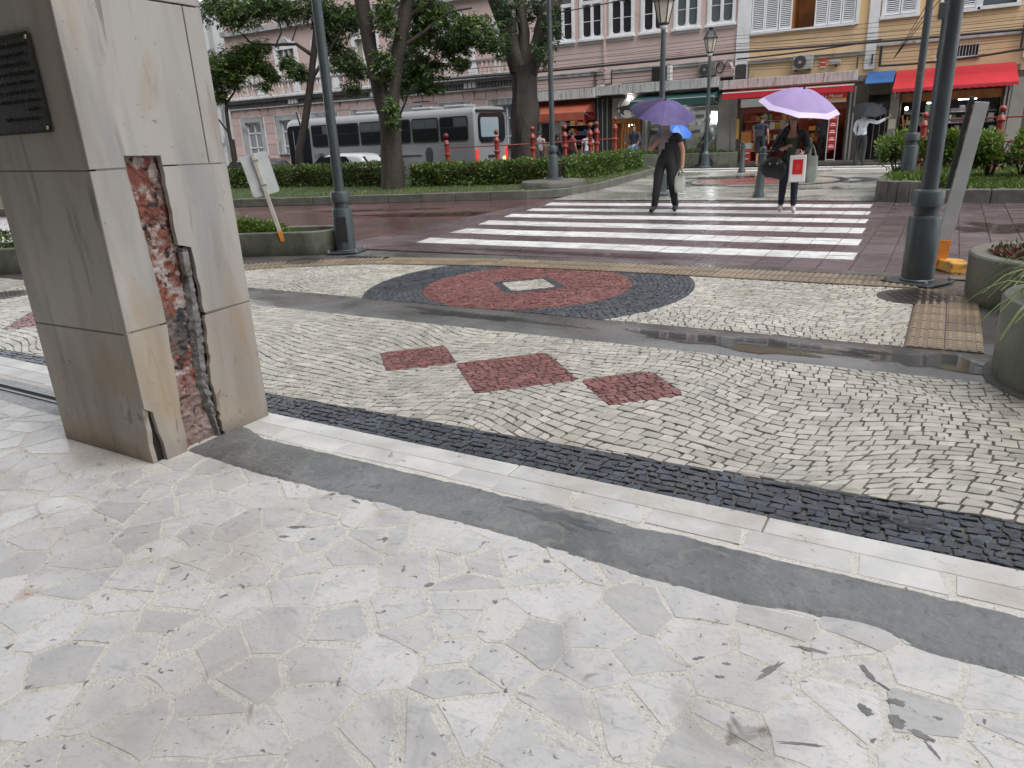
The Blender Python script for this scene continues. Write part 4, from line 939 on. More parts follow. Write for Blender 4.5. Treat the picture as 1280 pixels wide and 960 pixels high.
def grass(name, label, poly, box, n, z, hgt=(.03,.08)):
    pts = []
    while len(pts) < n:
        x, y = random.uniform(box[0],box[1]), random.uniform(box[2],box[3])
        if pip(x,y,poly) and mnoise.noise(Vector((x*.8,y*.8,0))) > -.38+random.uniform(-.2,.2): pts.append((x,y,z))
    pos = np.array(pts); nr = RNG.normal(size=(n,3))*.45+np.array([0,0,1.]); l = RNG.uniform(*hgt,n)
    t = np.array([.5+.4*mnoise.noise(Vector((p[0]*.9,p[1]*.9,4))) for p in pts])+RNG.normal(size=n)*.15
    me = leaves_mesh(name,pos,nr,l,l*.22,t,['leaf_grass','leaf_hedge'],RNG.choice(2,n,p=[.7,.3])); o = link(name,me); o['kind'] = 'stuff'; o['label'] = label; return o
grass('grass','short grass on the left garden bed in front of the hedge',lawnpoly,(-22,-8.0,11,26),26000,.10)
# pad under the middle lamp
pad = MB(); pad.lathe([(.86,-.06),(.88,.20),(.85,.25),(.60,.262)],40,(0,0,0)); tag(pad.build('concrete_pad','kerb_concrete',smooth=True,loc=(-9.12,17.85,0)), 'round concrete pad under the lamp post by the hedge', 'plinth')
def hedge(label, pts, w, h, z, n, name='hedge', seed=0, mats=('leaf_hedge','leaf_dark','leaf_light','leaf_red'), pm=(.55,.25,.195,.005)):
    t = thing(name, label, 'hedge', (pts[0][0],pts[0][1],z)); o0 = np.array([pts[0][0],pts[0][1],0])
    seg = [(np.array(a),np.array(bq)) for a,bq in zip(pts,pts[1:])]; Ls = np.array([np.linalg.norm(bq-a) for a,bq in seg]); tot = Ls.sum()
    s = RNG.uniform(0,tot,n); k = np.searchsorted(np.cumsum(Ls),s); k = np.clip(k,0,len(seg)-1)
    A = np.array([a for a,_ in seg])[k]; B_ = np.array([bq for _,bq in seg])[k]; f = (s-np.concatenate([[0],np.cumsum(Ls)])[k])/Ls[k]
    c = A+(B_-A)*f[:,None]; d = (B_-A)/Ls[k][:,None]; nr = np.stack([-d[:,1],d[:,0]],1)
    side = RNG.choice(3,n,p=[.42,.16,.42]); x = np.where(side==0,-w/2,np.where(side==2,w/2,RNG.uniform(-w/2,w/2,n))); zz = np.where(side==1,h,h*RNG.uniform(0.02,1,n)**.9)
    dep = RNG.uniform(-.10,.035,n); lump = np.array([mnoise.noise(Vector((a,bb,cc))) for a,bb,cc in zip(c[:,0]*1.7+seed,c[:,1]*1.7,zz*2.2+x*3)]); dep = dep+.07*lump
    x = np.where(side==0,x-dep,np.where(side==2,x+dep,x)); zz = np.where(side==1,zz+dep,zz)
    pos = np.stack([c[:,0]+nr[:,0]*x,c[:,1]+nr[:,1]*x,zz],1)-o0
    outn = np.where((side==1)[:,None],np.array([0,0,1.]),np.concatenate([nr*np.sign(x)[:,None],np.full((n,1),.35)],1))
    l = RNG.uniform(.045,.095,n)
    low = np.clip(zz/h,0,1)
    me = leaves_mesh('foliage',pos,outn*.8+RNG.normal(size=(n,3))*.75,l,l*.5,.45+.4*lump+RNG.normal(size=n)*.16,list(mats),RNG.choice(len(mats),n,p=list(pm)))
    link('foliage',me,t)
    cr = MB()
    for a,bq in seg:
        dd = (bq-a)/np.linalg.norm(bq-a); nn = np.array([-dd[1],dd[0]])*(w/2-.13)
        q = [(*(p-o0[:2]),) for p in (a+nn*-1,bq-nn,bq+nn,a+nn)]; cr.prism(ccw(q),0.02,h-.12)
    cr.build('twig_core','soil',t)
    return t
hedge('long clipped green hedge behind the left kerb, up to the twin-trunk tree', [(-26,17.6),(-19,18.5),(-14.9,18.55)], .75, .68, .10, 21000)
hedge('clipped hedge curving from the twin-trunk tree along the pedestrian street', [(-14.0,18.2),(-12.3,18.5),(-9.9,19.35),(-9.75,23.0),(-9.9,25.6)], .75, .62, .10, 30000, seed=9)
# fence of red iron posts
def red_post(label, loc, h):
    t = thing('fence_post', label, 'fence post', loc, 0, 'red iron posts with ball tops')
    MB().lathe([(.10,0),(.10,.12),(.072,.16),(.068,h*.56),(.105,h*.57),(.105,h*.60),(.068,h*.62),(.072,h*.76),(.10,h*.78),(.085,h*.82),(.045,h*.86)],16).build('shaft','red_iron',t,smooth=True)
    MB().sph((0,0,h-.085),.076,9).build('ball_top','red_iron',t,smooth=True)
    return t
LPOST = [((-12.9,18.9),1.52,'left of the bus tail light'),((-11.55,19.6),1.55,'beside the big tree trunk on its left'),((-10.75,20.4),1.6,'just right of the big tree trunk'),((-10.25,21.6),1.6,'hidden by the middle lamp post'),((-9.98,22.95),1.62,'first of the close pair right of the middle lamp'),((-9.80,23.07),1.66,'second of the close pair right of the middle lamp'),((-9.66,24.3),1.80,'standing tallest at the right end of the left fence')]
for (x,y),h,l in LPOST: red_post('red iron fence post '+l, (x-.35,y,.08), h)
def rail(label, pts, r=.018): tag(MB().tube(pts,r,8).build('fence_rail','red_iron',smooth=True), label, 'railing', 'red pipe rails of the garden fences')
L2 = [(x-.35,y) for (x,y),_,_ in LPOST]
rail('upper red rail running between the posts of the left garden', [(x,y,1.16) for x,y in (L2[0],L2[1],L2[2],L2[3],L2[4],L2[6])])
rail('lower red rail of the left garden fence', [(x,y,.42) for x,y in (L2[0],L2[1],L2[2],L2[3],L2[4],L2[6])])
# ------------------------------------------------------------------ trees
def clumps(name, cl, parent, per, size, mats, pm, droop=.35, width=.35, origin=(0,0,0)):
    P=[];D=[];T=[];Ls=[]
    for (x,y,z,rx,rz_) in cl:
        n = int(per*(rx*rx*rz_)**.6*(50 if rx < 1.5 else 12))
        q = RNG.normal(size=(n,3)); q /= np.linalg.norm(q,axis=1,keepdims=True); q *= RNG.uniform(.15,1,(n,1))**.5
        # gather the leaves along sprays
        ns = max(6,n//16); sp = RNG.normal(size=(ns,3)); sp /= np.linalg.norm(sp,axis=1,keepdims=True); sp *= RNG.uniform(.3,1,(ns,1))
        k = RNG.integers(0,ns,n); tt = RNG.uniform(0,1,(n,1)); dr = RNG.normal(size=(ns,3))*np.array([1,1,.35]); dr[:,2] -= droop*.6; dr /= np.linalg.norm(dr,axis=1,keepdims=True)
        pos = np.array([x,y,z])-np.array(origin) + sp[k]*np.array([rx,rx,rz_]) + dr[k]*tt*.55*min(1,rx) + RNG.normal(size=(n,3))*.035
        side = np.cross(dr[k],np.array([0,0,1.])); side *= RNG.choice([-1,1],(n,1))
        d = side+dr[k]*.5+RNG.normal(size=(n,3))*.35; d[:,2] -= droop
        P.append(pos); D.append(d); l = RNG.uniform(.6,1.25,n)*size; Ls.append(l)
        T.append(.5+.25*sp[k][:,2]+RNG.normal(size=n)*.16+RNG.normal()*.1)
    P=np.concatenate(P);D=np.concatenate(D);T=np.concatenate(T);Ls=np.concatenate(Ls)
    me = leaves_mesh(name,P,D,Ls,Ls*width,T,mats,RNG.choice(len(mats),len(P),p=pm)); return link(name,me,parent)
def AT(px, py, Y):
    """point at image position of the survey photograph, Y metres in front of the camera (used once, to read off tree limbs)"""
    d = _fw*FPX + _r2*(px-640) - _u2*(py-480); hd = Vector((-math.sin(YAW),math.cos(YAW),0)); t = Y/d.dot(hd); return Vector((0,0,CAM_H)) + d*t
def tree(name, label, Y, trunks, cl, per=95, size=.11, bark='bark', mats=('leaf_tree','leaf_dark','leaf_light'), pm=(.5,.3,.2), base=None, width=.35, wob=.18, zb=.08):
    b0 = AT(*trunks[0][0][:2],Y); root = thing(name,label,'tree',(b0.x,b0.y,zb)); o = Vector(root.location)
    for k,tr in enumerate(trunks):
        pts = [AT(p[0],p[1],Y+(p[3] if len(p) > 3 else 0))-o for p in tr]; rad = [p[2] for p in tr]
        if k == 0: pts[0].z = -.1
        # resample for a knotty outline
        P=[];Rr=[]
        for a,bq,ra,rb in zip(pts,pts[1:],rad,rad[1:]):
            m = max(2,int((bq-a).length/.35))
            for i in range(m): f=i/m; P.append(a.lerp(bq,f)); Rr.append(ra+(rb-ra)*f)
        P.append(pts[-1]); Rr.append(rad[-1])
        MB().tube(P,Rr,16,wob=wob).build('trunk' if k == 0 else 'limb',bark,root,smooth=True,clean=False)
    C_ = [(*AT(x,y,Y+dy),rx,rz_) for x,y,dy,rx,rz_ in cl]
    clumps('crown',C_,root,per,size,list(mats),list(pm),origin=o,width=width)
    return root
tree('large_tree','massive old tree with rough forked trunk right of the bus', 24.4,
     [[(657,212,0.493),(657,190,0.437),(656,140,0.392),(656,100,0.370),(655,82,0.392)],[(650,88,0.336),(640,55,0.280),(622,0,0.269),(610,-50,0.235),(590,-160,0.168)],[(660,88,0.336),(676,55,0.291),(688,0,0.280),(700,-60,0.252),(730,-170,0.168)],[(655,85,0.280),(655,40,0.168),(648,0,0.140),(650,-90,0.112)],[(690,20,0.112),(715,-40,0.090),(760,-90,0.056)]],
     [(655,-120,0,3.0,1.5),(560,-130,1,2.4,1.2),(745,-140,0,2.6,1.2),(665,12,.5,.55,.5),(632,12,-.5,.4,.7),(690,30,-.5,.35,.7),(628,60,-.6,.3,.5),(680,70,-.6,.3,.5)], per=80, bark='bark', mats=('leaf_dark','leaf_tree'), pm=(.75,.25), wob=.4)
tree('twin_trunk_tree','twin-trunk street tree standing in the hedge gap', 22.1,
     [[(490,236,0.350),(491,215,0.322),(489,170,0.301),(484,128,0.294)],[(482,140,0.252),(472,100,0.210),(463,60,0.203),(452,0,0.196),(440,-60,0.168),(420,-150,0.105)],[(488,140,0.238),(490,110,0.210),(497,70,0.196),(506,20,0.189),(514,-40,0.154),(540,-140,0.098)],[(500,60,0.070),(530,40,0.049),(560,15,0.035),(590,10,0.021)],[(505,25,0.063),(540,0,0.049),(570,-20,0.035)]],
     [(470,-120,0,2.2,1.2),(560,-110,0,2.0,1.0),(545,18,.5,.65,.38),(590,35,.5,.70,.42),(565,55,1,.62,.36),(528,42,.6,.62,.45),(610,50,.3,.45,.3),(530,82,1.2,.62,.42),(505,100,1.0,.5,.4),(538,108,1.2,.34,.28),(520,5,.4,.6,.35),(575,78,.8,.36,.2),(482,20,-.4,.32,.7),(478,80,-.5,.28,.5),(490,140,-.6,.2,.5)],
     per=150, size=.12, bark='bark_pale', mats=('leaf_dark','leaf_tree','leaf_light'), pm=(.4,.38,.22))
tree('slim_tree','slim leaning tree in front of the bus front door', 26.0,
     [[(373,212,0.145),(374,190,0.132),(380,160,0.119),(386,120,0.119),(391,80,0.112),(396,30,0.099),(398,-30,0.079)],[(389,100,0.066),(408,70,0.053),(425,40,0.040),(440,10,0.026)],[(392,70,0.066),(370,55,0.053),(345,56,0.040),(315,55,0.033),(300,40,0.020)],[(345,56,0.033),(352,40,0.020),(348,20,0.013)],[(365,52,0.026),(372,30,0.013)],[(378,165,0.033),(370,140,0.020)]],
     [(300,15,-.5,.85,.5),(330,5,0,.8,.45),(275,8,-.5,.7,.5),(360,12,.3,.65,.4),(415,30,.4,.62,.5),(400,8,.2,.7,.4),(430,75,.6,.62,.42),(415,55,.5,.45,.35),(372,90,.2,.42,.32),(360,78,.3,.32,.25),(445,85,.5,.45,.4),(440,20,.2,.5,.6),(330,-60,0,2.,1.0),(420,-80,0,2.0,1.0),(440,110,.4,.3,.25)],
     per=125, size=.12, mats=('leaf_tree','leaf_dark','leaf_light'), pm=(.45,.38,.17))
tree('young_tree','small bright green tree with thin trunk right beside the column', 26.5,
     [[(294,215,0.072),(291,190,0.065),(286,165,0.061),(283,140,0.058),(284,125,0.050)],[(283,130,0.036),(278,112,0.029),(270,100,0.022)],[(284,128,0.036),(293,115,0.029),(298,100,0.022),(296,70,0.022)],[(288,170,0.032),(274,150,0.029),(262,140,0.022),(255,115,0.022)]],
     [(275,80,0,.85,.42),(305,72,0,.75,.38),(262,100,0,.55,.42),(290,98,0,.55,.30),(325,85,.2,.52,.24),(340,95,.3,.34,.16),(320,60,0,.55,.25),(275,120,0,.30,.22),(330,108,.2,.25,.16)],
     per=150, size=.115, mats=('leaf_light','leaf_tree','leaf_dark'), pm=(.5,.3,.2))
tree('young_tree','thin dark young tree between the twin-trunk tree and the bus windows', 27.0,
     [[(500,208,0.066),(500,190,0.060),(499,160,0.054),(498,145,0.051)],[(498,150,0.036),(492,125,0.030),(487,108,0.024)],[(498,148,0.036),(508,125,0.030),(512,95,0.027),(510,60,0.018)]],
     [(498,80,0,.55,.5),(520,95,0,.5,.4),(485,95,0,.4,.4),(505,60,0,.6,.4)], per=110, size=.115, mats=('leaf_dark','leaf_tree'), pm=(.6,.4))
# palm fronds hanging into the right edge of the view
pt = thing('palm_tree','palm standing outside the right edge with fronds hanging in','palm', (3.6,15.6,.1))
MB().tube([(0,0,0),(.05,0,2),(.0,0,4.6)],[.22,.17,.15],12,wob=.1).build('trunk','bark',pt,smooth=True,clean=False)
def frond(parent, tip, base=(0,0,4.6), sag=.5):
    mb = MB(); A, B_ = Vector(base), Vector(tip); n = 26; P = []
    for i in range(n+1):
        f = i/n; p = A.lerp(B_,f); p.z += sag*math.sin(PI*min(1,f*1.15))*(1-f*.3); P.append(p)
    mb.tube(P,[.02*(1-i/n)+.004 for i in range(n+1)],5)
    for i in range(3,n+1):
        d = (P[i]-P[i-1]).normalized(); s = d.cross(Vector((0,0,1))).normalized()
        for sg in (-1,1):
            l = .42*(1-abs(i/n-.45)*.9); q = P[i]+ (s*sg*.7+d*.6+Vector((0,0,-.55))).normalized()*l; m = P[i].lerp(q,.5)+Vector((0,0,.03)); w = d*.018
            mb.add([P[i]-w*.4,P[i]+w*.4,m+w,m-w],[(0,1,2,3)],1,random.random()); mb.add([m-w,m+w,q+w*.1,q-w*.1],[(0,1,2,3)],1,random.random())
    mb.build('frond',['bark','leaf_tree'],parent,clean=False)
for tp in ((-1.75,-.2,4.4),(-1.9,.3,4.15),(-1.6,.6,4.7),(-2.2,1.5,2.95),(1.5,.5,3.8),(.5,-1.8,3.9),(-.6,1.9,4.2),(1.3,-1.2,4.2),(-2.2,1.9,3.05)): frond(pt, tp)
# ------------------------------------------------------------------ right garden
RG = [(9,15.32),(-.35,15.32)]
kerb_line('kerb','low concrete kerb along the front of the right garden',RG,.20,w=-.2)
pts = [(-.38,15.26)]+[(-.55+.62*math.cos(a),15.92+.62*math.sin(a)) for a in [R(-75-18*k) for k in range(7)]]+[(-1.17,16.6),(-1.1,18.5),(-.6,22.0),(.4,24.5),(9,24.5)]
kerb_line('kerb','higher rounded concrete kerb at the corner of the right garden',pts,.34,w=-.18,step=.5)
rl = [(9,15.45),(-.3,15.45)]+[(-.5+.5*math.cos(a),15.95+.5*math.sin(a)) for a in [R(-80-18*k) for k in range(6)]]+[(-1.0,16.6),(-.95,18.5),(-.45,22),(.5,24.3),(9,24.3)]
lawn_sheet('lawn', rl, .155, 'grassy bed of the right garden')
grass('grass','green grass on the right garden bed', rl, (-1.1,4,15.4,21),26000,.155,(.05,.14))
corner = [(-.3,15.45)]+[(-.5+.5*math.cos(a),15.95+.5*math.sin(a)) for a in [R(-80-18*k) for k in range(6)]]+[(-1.0,16.6),(-.95,18.5),(0,18.3),(0,15.6)]
lawn_sheet('planting_bed', corner, .27, 'raised soil in the rounded corner of the right garden')
grass('grass','tufty weeds in the raised corner of the right garden', corner, (-1.1,0,15.4,18.5),5000,.27,(.08,.22))
def bush(label, c, s, n, mats=('leaf_bush','leaf_hedge','leaf_light','leaf_rust'), pm=(.4,.25,.3,.05)):
    t = thing('bush', label, 'bush', c, 0, 'loose leafy bushes of the right garden')
    st_ = MB()
    for k in range(9):
        a = random.uniform(0,2*PI); r = random.uniform(.25,.45); st_.tube([(random.uniform(-.05,.05),random.uniform(-.05,.05),-.02),(r*.5*s[0]*math.cos(a),r*.5*s[1]*math.sin(a),s[2]*.4),(r*s[0]*math.cos(a),r*s[1]*math.sin(a),s[2]*.85)],[.014,.011,.006],5)
    st_.build('stems','bark',t,clean=False)
    nb = 15; cl = []
    for k in range(nb):
        a = random.uniform(0,2*PI); r = math.sqrt(random.random())*.42; cl.append((r*s[0]*math.cos(a),r*s[1]*math.sin(a),s[2]*random.uniform(.4,.95),random.uniform(.10,.19)))
    P=[];D=[];T=[]
    for (x,y,z,r) in cl:
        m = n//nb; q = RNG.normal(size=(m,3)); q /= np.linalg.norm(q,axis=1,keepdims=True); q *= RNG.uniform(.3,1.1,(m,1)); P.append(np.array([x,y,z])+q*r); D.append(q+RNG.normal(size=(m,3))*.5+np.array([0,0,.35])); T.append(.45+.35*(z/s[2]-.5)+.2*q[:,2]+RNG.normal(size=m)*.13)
    P=np.concatenate(P);D=np.concatenate(D);T=np.concatenate(T); l = RNG.uniform(.05,.10,len(P))
    link('crown',leaves_mesh('crown',P,D,l,l*.5,T,list(mats),RNG.choice(4,len(P),p=list(pm))),t)
BU = [((-.92,17.4,.25),(.8,.7,.85),'yellow-green bush at the corner left of the garden lamp post'),((-.28,17.9,.16),(.85,.8,.95),'leafy bush between the two dark posts of the right garden'),((.25,18.2,.16),(.75,.8,.85),'leafy bush right behind the large lamp post'),((.72,18.0,.16),(.8,.8,.85),'bush in the middle of the right garden row, bare stems below'),((1.25,18.1,.16),(.8,.8,.9),'tall yellowish bush near the right edge'),((1.75,18.0,.16),(.8,.8,.95),'bush cut by the right edge of the view')]
for c,s,l in BU: bush(l,c,s,2600)
RP = [((-.62,20.0),1.40,'left one of the pair behind the garden lamp post'),((-.48,20.25),1.44,'right one of the pair behind the garden lamp post'),((.28,20.0),1.50,'peeking over the grey leaning board'),((.86,20.0),1.46,'by the wide red awning near the right edge'),((2.2,20.0),1.46,'beyond the right edge')]
for (x,y),h,l in RP[:4]: red_post('red iron fence post '+l,(x,y,.13),h)
rail('upper red rail across the right garden',[(-.48,20.05,1.32),(.28,20.0,1.33),(.86,20,1.33),(6,20,1.33)])
rail('middle red rail among the right garden bushes',[(-.48,20.05,.82),(.28,20.0,.82),(.86,20,.82),(6,20,.82)])
rail('lower red rail behind the right garden bushes',[(-.48,20.05,.42),(.86,20,.42),(6,20,.42)])

# ------------------------------------------------------------------ buildings
FV = 28.5
def wall_holes(mb, x0, x1, z0, z1, y0, y1, holes, m=0):
    xs = sorted(set([x0,x1]+[v for h in holes for v in (max(x0,h[0]),min(x1,h[1]))])); zs = sorted(set([z0,z1]+[v for h in holes for v in (max(z0,h[2]),min(z1,h[3]))]))
    for a,bq in zip(xs,xs[1:]):
        run = None
        for c,d in zip(zs,zs[1:]):
            cx, cz = (a+bq)/2,(c+d)/2; hole = any(h[0] < cx < h[1] and h[2] < cz < h[3] for h in holes)
            if not hole: run = (run[0] if run else c, d)
            if hole and run: mb.bx(a,bq,y0,y1,*run,m); run = None
        if run: mb.bx(a,bq,y0,y1,*run,m)
def rrect(x0,x1,z0,z1,r,n=4):
    o = []
    for cx,cz,a0 in ((x1-r,z1-r,0),(x0+r,z1-r,90),(x0+r,z0+r,180),(x1-r,z0+r,270)):
        for k in range(n+1): a = R(a0+90*k/n); o.append((cx+r*math.cos(a),cz+r*math.sin(a)))
    return o
def fpart(parent, name, mats, *boxes, **k):
    mb = MB()
    for bq in boxes: mb.bx(*bq)
    return mb.build(name, mats, parent, **k)
# ---- pink shop building
PK = thing('shop_building','pink two-storey building with round-cornered white windows over shops','building',(-11.2,FV,0)); PK.location = (0,0,0)
WX = [(-14.43,-13.52),(-13.15,-12.28),(-11.92,-11.04),(-10.63,-9.78),(-9.36,-8.52),(-8.12,-7.26)]
holes = [(a,bq,4.84,6.95) for a,bq in WX]
mb = MB(); wall_holes(mb,-15.6,-6.89,2.9,7.9,FV,FV+.3,holes); mb.bx(-15.6,-6.89,FV+.3,FV+8,7.6,7.9); mb.bx(-15.6,-15.3,FV+.3,FV+8,0,7.6); mb.bx(-15.3,-6.89,FV+7.7,FV+8,0,7.6); mb.build('wall','wall_pink',PK)
fpart(PK,'upper_floor','interior_dark',(-15.3,-6.95,FV+.9,FV+.95,3,7.55),(-15.3,-6.95,FV+.31,FV+7.6,2.75,2.9))
for k,(a,bq) in enumerate(WX):
    w = fpart(PK,'window','trim_white',(a-.07,a+.04,FV-.05,FV+.12,4.84,6.95),(bq-.04,bq+.07,FV-.05,FV+.12,4.84,6.95),(a+.04,bq-.04,FV-.03,FV+.12,6.05,6.17),(a+.04,bq-.04,FV-.03,FV+.12,4.84,4.90),((a+bq)/2-.04,(a+bq)/2+.04,FV-.02,FV+.12,4.90,6.05))
    fpart(w,'sill','trim_white',(a-.14,bq+.12,FV-.14,FV+.1,4.74,4.835),bevel=.01); fpart(w,'apron','trim_white',(a-.10,bq+.08,FV-.05,FV-.001,4.66,4.735))
    mid = (a+bq)/2
    for x0,x1 in ((a+.04,mid-.04),(mid+.04,bq-.04)):
        fpart(w,'casement','trim_white',(x0,x1,FV+.05,FV+.08,4.90,6.05))
        MB().plate(rrect(x0+.025,x1-.025,4.93,6.02,.11),FV+.044,FV+.049).build('pane','pane_dark' if k < 4 else 'pane_grey',w)
        fpart(w,'glazing_bar','trim_white',(x0+.02,x1-.02,FV+.03,FV+.043,5.44,5.465))
    fpart(w,'transom_pane','pane_grey',(a+.04,bq-.04,FV+.05,FV+.06,6.17,6.95))
for z0,z1,pj in ((3.52,3.62,.06),(3.62,3.66,.09)): fpart(PK,'moulding','trim_grey',(-15.6,-7.15,FV-pj,FV-.001,z0,z1))
fpart(PK,'drainpipe','wall_pink',(-12.19,-12.10,FV-.09,FV-.002,3.1,7.9))
# concrete canopy over the pavement
fpart(PK,'canopy','trim_stained',(-15.6,-12.35,FV-.62,FV-.001,2.66,3.02),bevel=.01); fpart(PK,'canopy','trim_stained',(-12.34,-7.55,FV-.55,FV-.001,2.72,3.06),bevel=.01)
for k in range(7): fpart(PK,'canopy_joint','cornice_dark',(-14.9+k*1.1,-14.885+k*1.1,FV-.628 if k < 3 else FV-.556,FV-.5,2.7,3.0))
fpart(PK,'flashing','cornice_dark',(-15.6,-12.4,FV-.55,FV-.01,3.03,3.07),(-11.3,-9.9,FV-.45,FV-.01,3.07,3.11),(-9.2,-8.4,FV-.4,FV-.01,3.07,3.10))
# ground floor: piers and shopfronts
mb = MB(); wall_holes(mb,-15.6,-6.89,-.1,2.9,FV+.02,FV+.3,[(-15.3,-12.62,-.2,2.55),(-11.86,-10.68,-.2,2.45),(-10.62,-7.62,-.2,2.62)]); mb.build('ground_floor_wall','stone_brown',PK)
fpart(PK,'dark_pier','dark_metal',(-12.55,-11.95,FV-.10,FV+.015,-.05,2.66))
for x in (-12.45,-12.25,-12.05): fpart(PK,'pier_strip','steel_grey',(x,x+.035,FV-.125,FV-.102,-.05,2.6))
fpart(PK,'stone_pier','stone_panel',(-7.62,-6.95,FV-.12,FV+.018,.45,2.5))
# bar under a rust awning
fpart(PK,'room','interior',(-15.3,-12.62,FV+2.6,FV+2.7,-.1,2.6),(-15.3,-12.62,FV+.31,FV+2.6,-.08,-.04)); 
fpart(PK,'ceiling_light','tube_light',(-14.6,-13.6,FV+1.2,FV+1.28,2.45,2.5))
def awning(parent, x0, x1, zt, zb, proj, mats, val=.16, scal=0, skew=0):
    mb = MB(); y0 = FV-.03; y1 = FV-proj
    mb.add([(x0,y0,zt),(x1,y0,zt),(x1+skew,y1,zb),(x0,y1,zb)],[(0,1,2,3)]); mb.add([(x0,y0,zt-.02),(x1,y0,zt-.02),(x1+skew,y1,zb-.02),(x0,y1,zb-.02)],[(3,2,1,0)])
    n = max(8,int((x1-x0)/.10))
    for i in range(n):
        a = x0+(x1+skew-x0)*i/n; bq = x0+(x1+skew-x0)*(i+1)/n; d = .03*scal*(i%2); e = .03*scal*((i+1)%2)
        mb.add([(a,y1,zb),(bq,y1,zb),(bq,y1-.004,zb-val+e),(a,y1-.004,zb-val+d)],[(0,1,2,3)])
    mb.add([(x0,y0,zt),(x0,y1,zb),(x0,y0,zb)],[(0,1,2)]); mb.add([(x1,y0,zt),(x1+skew,y1,zb),(x1,y0,zb)],[(2,1,0)])
    o = mb.build('awning',mats,parent,clean=False)
    fr = MB(); fr.tube([(x0,y1+.01,zb-.015),(x1+skew,y1+.01,zb-.015)],.012,6)
    for x in (x0+.05,x1-.05): fr.tube([(x,y0,zb-.25),(x,y1+.02,zb-.02)],.012,6)
    fr.build('frame','steel_grey',o); return o
awning(PK,-15.2,-12.62,2.60,2.16,1.0,'awning_rust',.30)
fpart(PK,'signboard','sign_red',(-15.3,-12.62,FV-.02,FV+.01,1.85,2.15))
fpart(PK,'shop_window','sign_white',(-15.2,-14.2,FV+.10,FV+.14,.9,1.85)); fpart(PK,'window_print','dark_metal',(-15.1,-14.75,FV+.08,FV+.098,1.0,1.8),(-14.6,-14.25,FV+.08,FV+.098,.95,1.3))
def goods(parent, x0, x1, y0, y1, zs, mats, n, seed=1, hmax=.26):
    rs = random.Random(seed); mb = MB(); sh = MB()
    for z in zs:
        sh.bx(x0,x1,y0,y1,z-.025,z); x = x0+.02
        while x < x1-.1:
            w = rs.uniform(.06,.24); h = rs.uniform(.08,hmax); m = rs.randrange(len(mats))
            if rs.random() < .85: mb.bx(x,x+w-.01,y0+rs.uniform(.0,.06),y1-.02,z,z+h,m)
            x += w
    sh.build('shelf','trim_grey',parent); o = mb.build('goods',mats,parent,clean=False); o['kind'] = 'stuff'
goods(PK,-15.2,-12.7,FV+1.9,FV+2.3,[.5,.9,1.3,1.7,2.05],['goods_a','goods_b','goods_c','goods_f','goods_g','goods_e'],1,3)
# timber shop with the round horse emblem above the opening
fpart(PK,'fascia_board','stone_panel',(-11.84,-10.66,FV-.06,FV+.015,1.82,2.60))
MB().plate([(-11.18+.42*math.cos(R(a)),2.22+.38*math.sin(R(a))) for a in range(0,360,12)],FV-.0635,FV-.0601).build('emblem_disc','letter_white',PK)
EM = MB()
for i in range(22):
    a0 = R(-60+i*13.6); a1 = R(-60+(i+1)*13.6); cx,cz = -11.18,2.24
    if 9 < i < 13: continue
    EM.plate([(cx+r*math.cos(a),cz+r*math.sin(a)) for r,a in ((.30,a0),(.335,a0),(.335,a1),(.30,a1))],FV-.075,FV-.061)
horse = [(-.34,-.05),(-.27,.06),(-.14,.09),(.0,.08),(.09,.13),(.13,.23),(.19,.28),(.27,.20),(.24,.16),(.17,.14),(.14,.02),(.12,-.03),(.22,-.10),(.17,-.20),(.14,-.11),(.06,-.09),(-.10,-.07),(-.16,-.14),(-.12,-.26),(-.18,-.26),(-.22,-.13),(-.27,-.20),(-.33,-.28),(-.36,-.26),(-.30,-.12),(-.30,-.02)]
EM.plate([(-11.20+x,2.22+z) for x,z in horse],FV-.078,FV-.064)
EM.plate([(-11.20+x,2.22+z) for x,z in ((-.30,.04),(-.44,.02),(-.50,-.08),(-.43,-.04),(-.32,-.03))],FV-.077,FV-.063)
EM.build('horse_emblem','letter_dark',PK,clean=False)
fpart(PK,'emblem_spotlight','bulb_light',(-11.13,-11.0,FV-.22,FV-.14,2.60,2.65)); fpart(PK,'spot_bracket','dark_metal',(-11.30,-11.22,FV-.2,FV-.062,2.56,2.66))
tf = fpart(PK,'timber_front','wood_front',(-11.84,-11.70,FV-.05,FV+.014,-.05,1.815),(-10.80,-10.66,FV-.05,FV+.014,-.05,1.815),(-11.70,-10.80,FV-.04,FV+.014,1.66,1.815),(-11.69,-11.55,FV+.16,FV+.2,-.05,1.65))
for k in range(6): fpart(tf,'slat','wood_orange',(-11.53+k*.12,-11.45+k*.12,FV+.10,FV+.14,-.05,1.65))
fpart(PK,'warm_room','wood_front',(-11.86,-10.68,FV+1.6,FV+1.7,-.1,2.4)); fpart(PK,'warm_lamp','warm_light',(-11.4,-11.2,FV+.6,FV+.75,1.52,1.6),(-11.0,-10.9,FV+.9,FV+1.0,1.3,1.4))
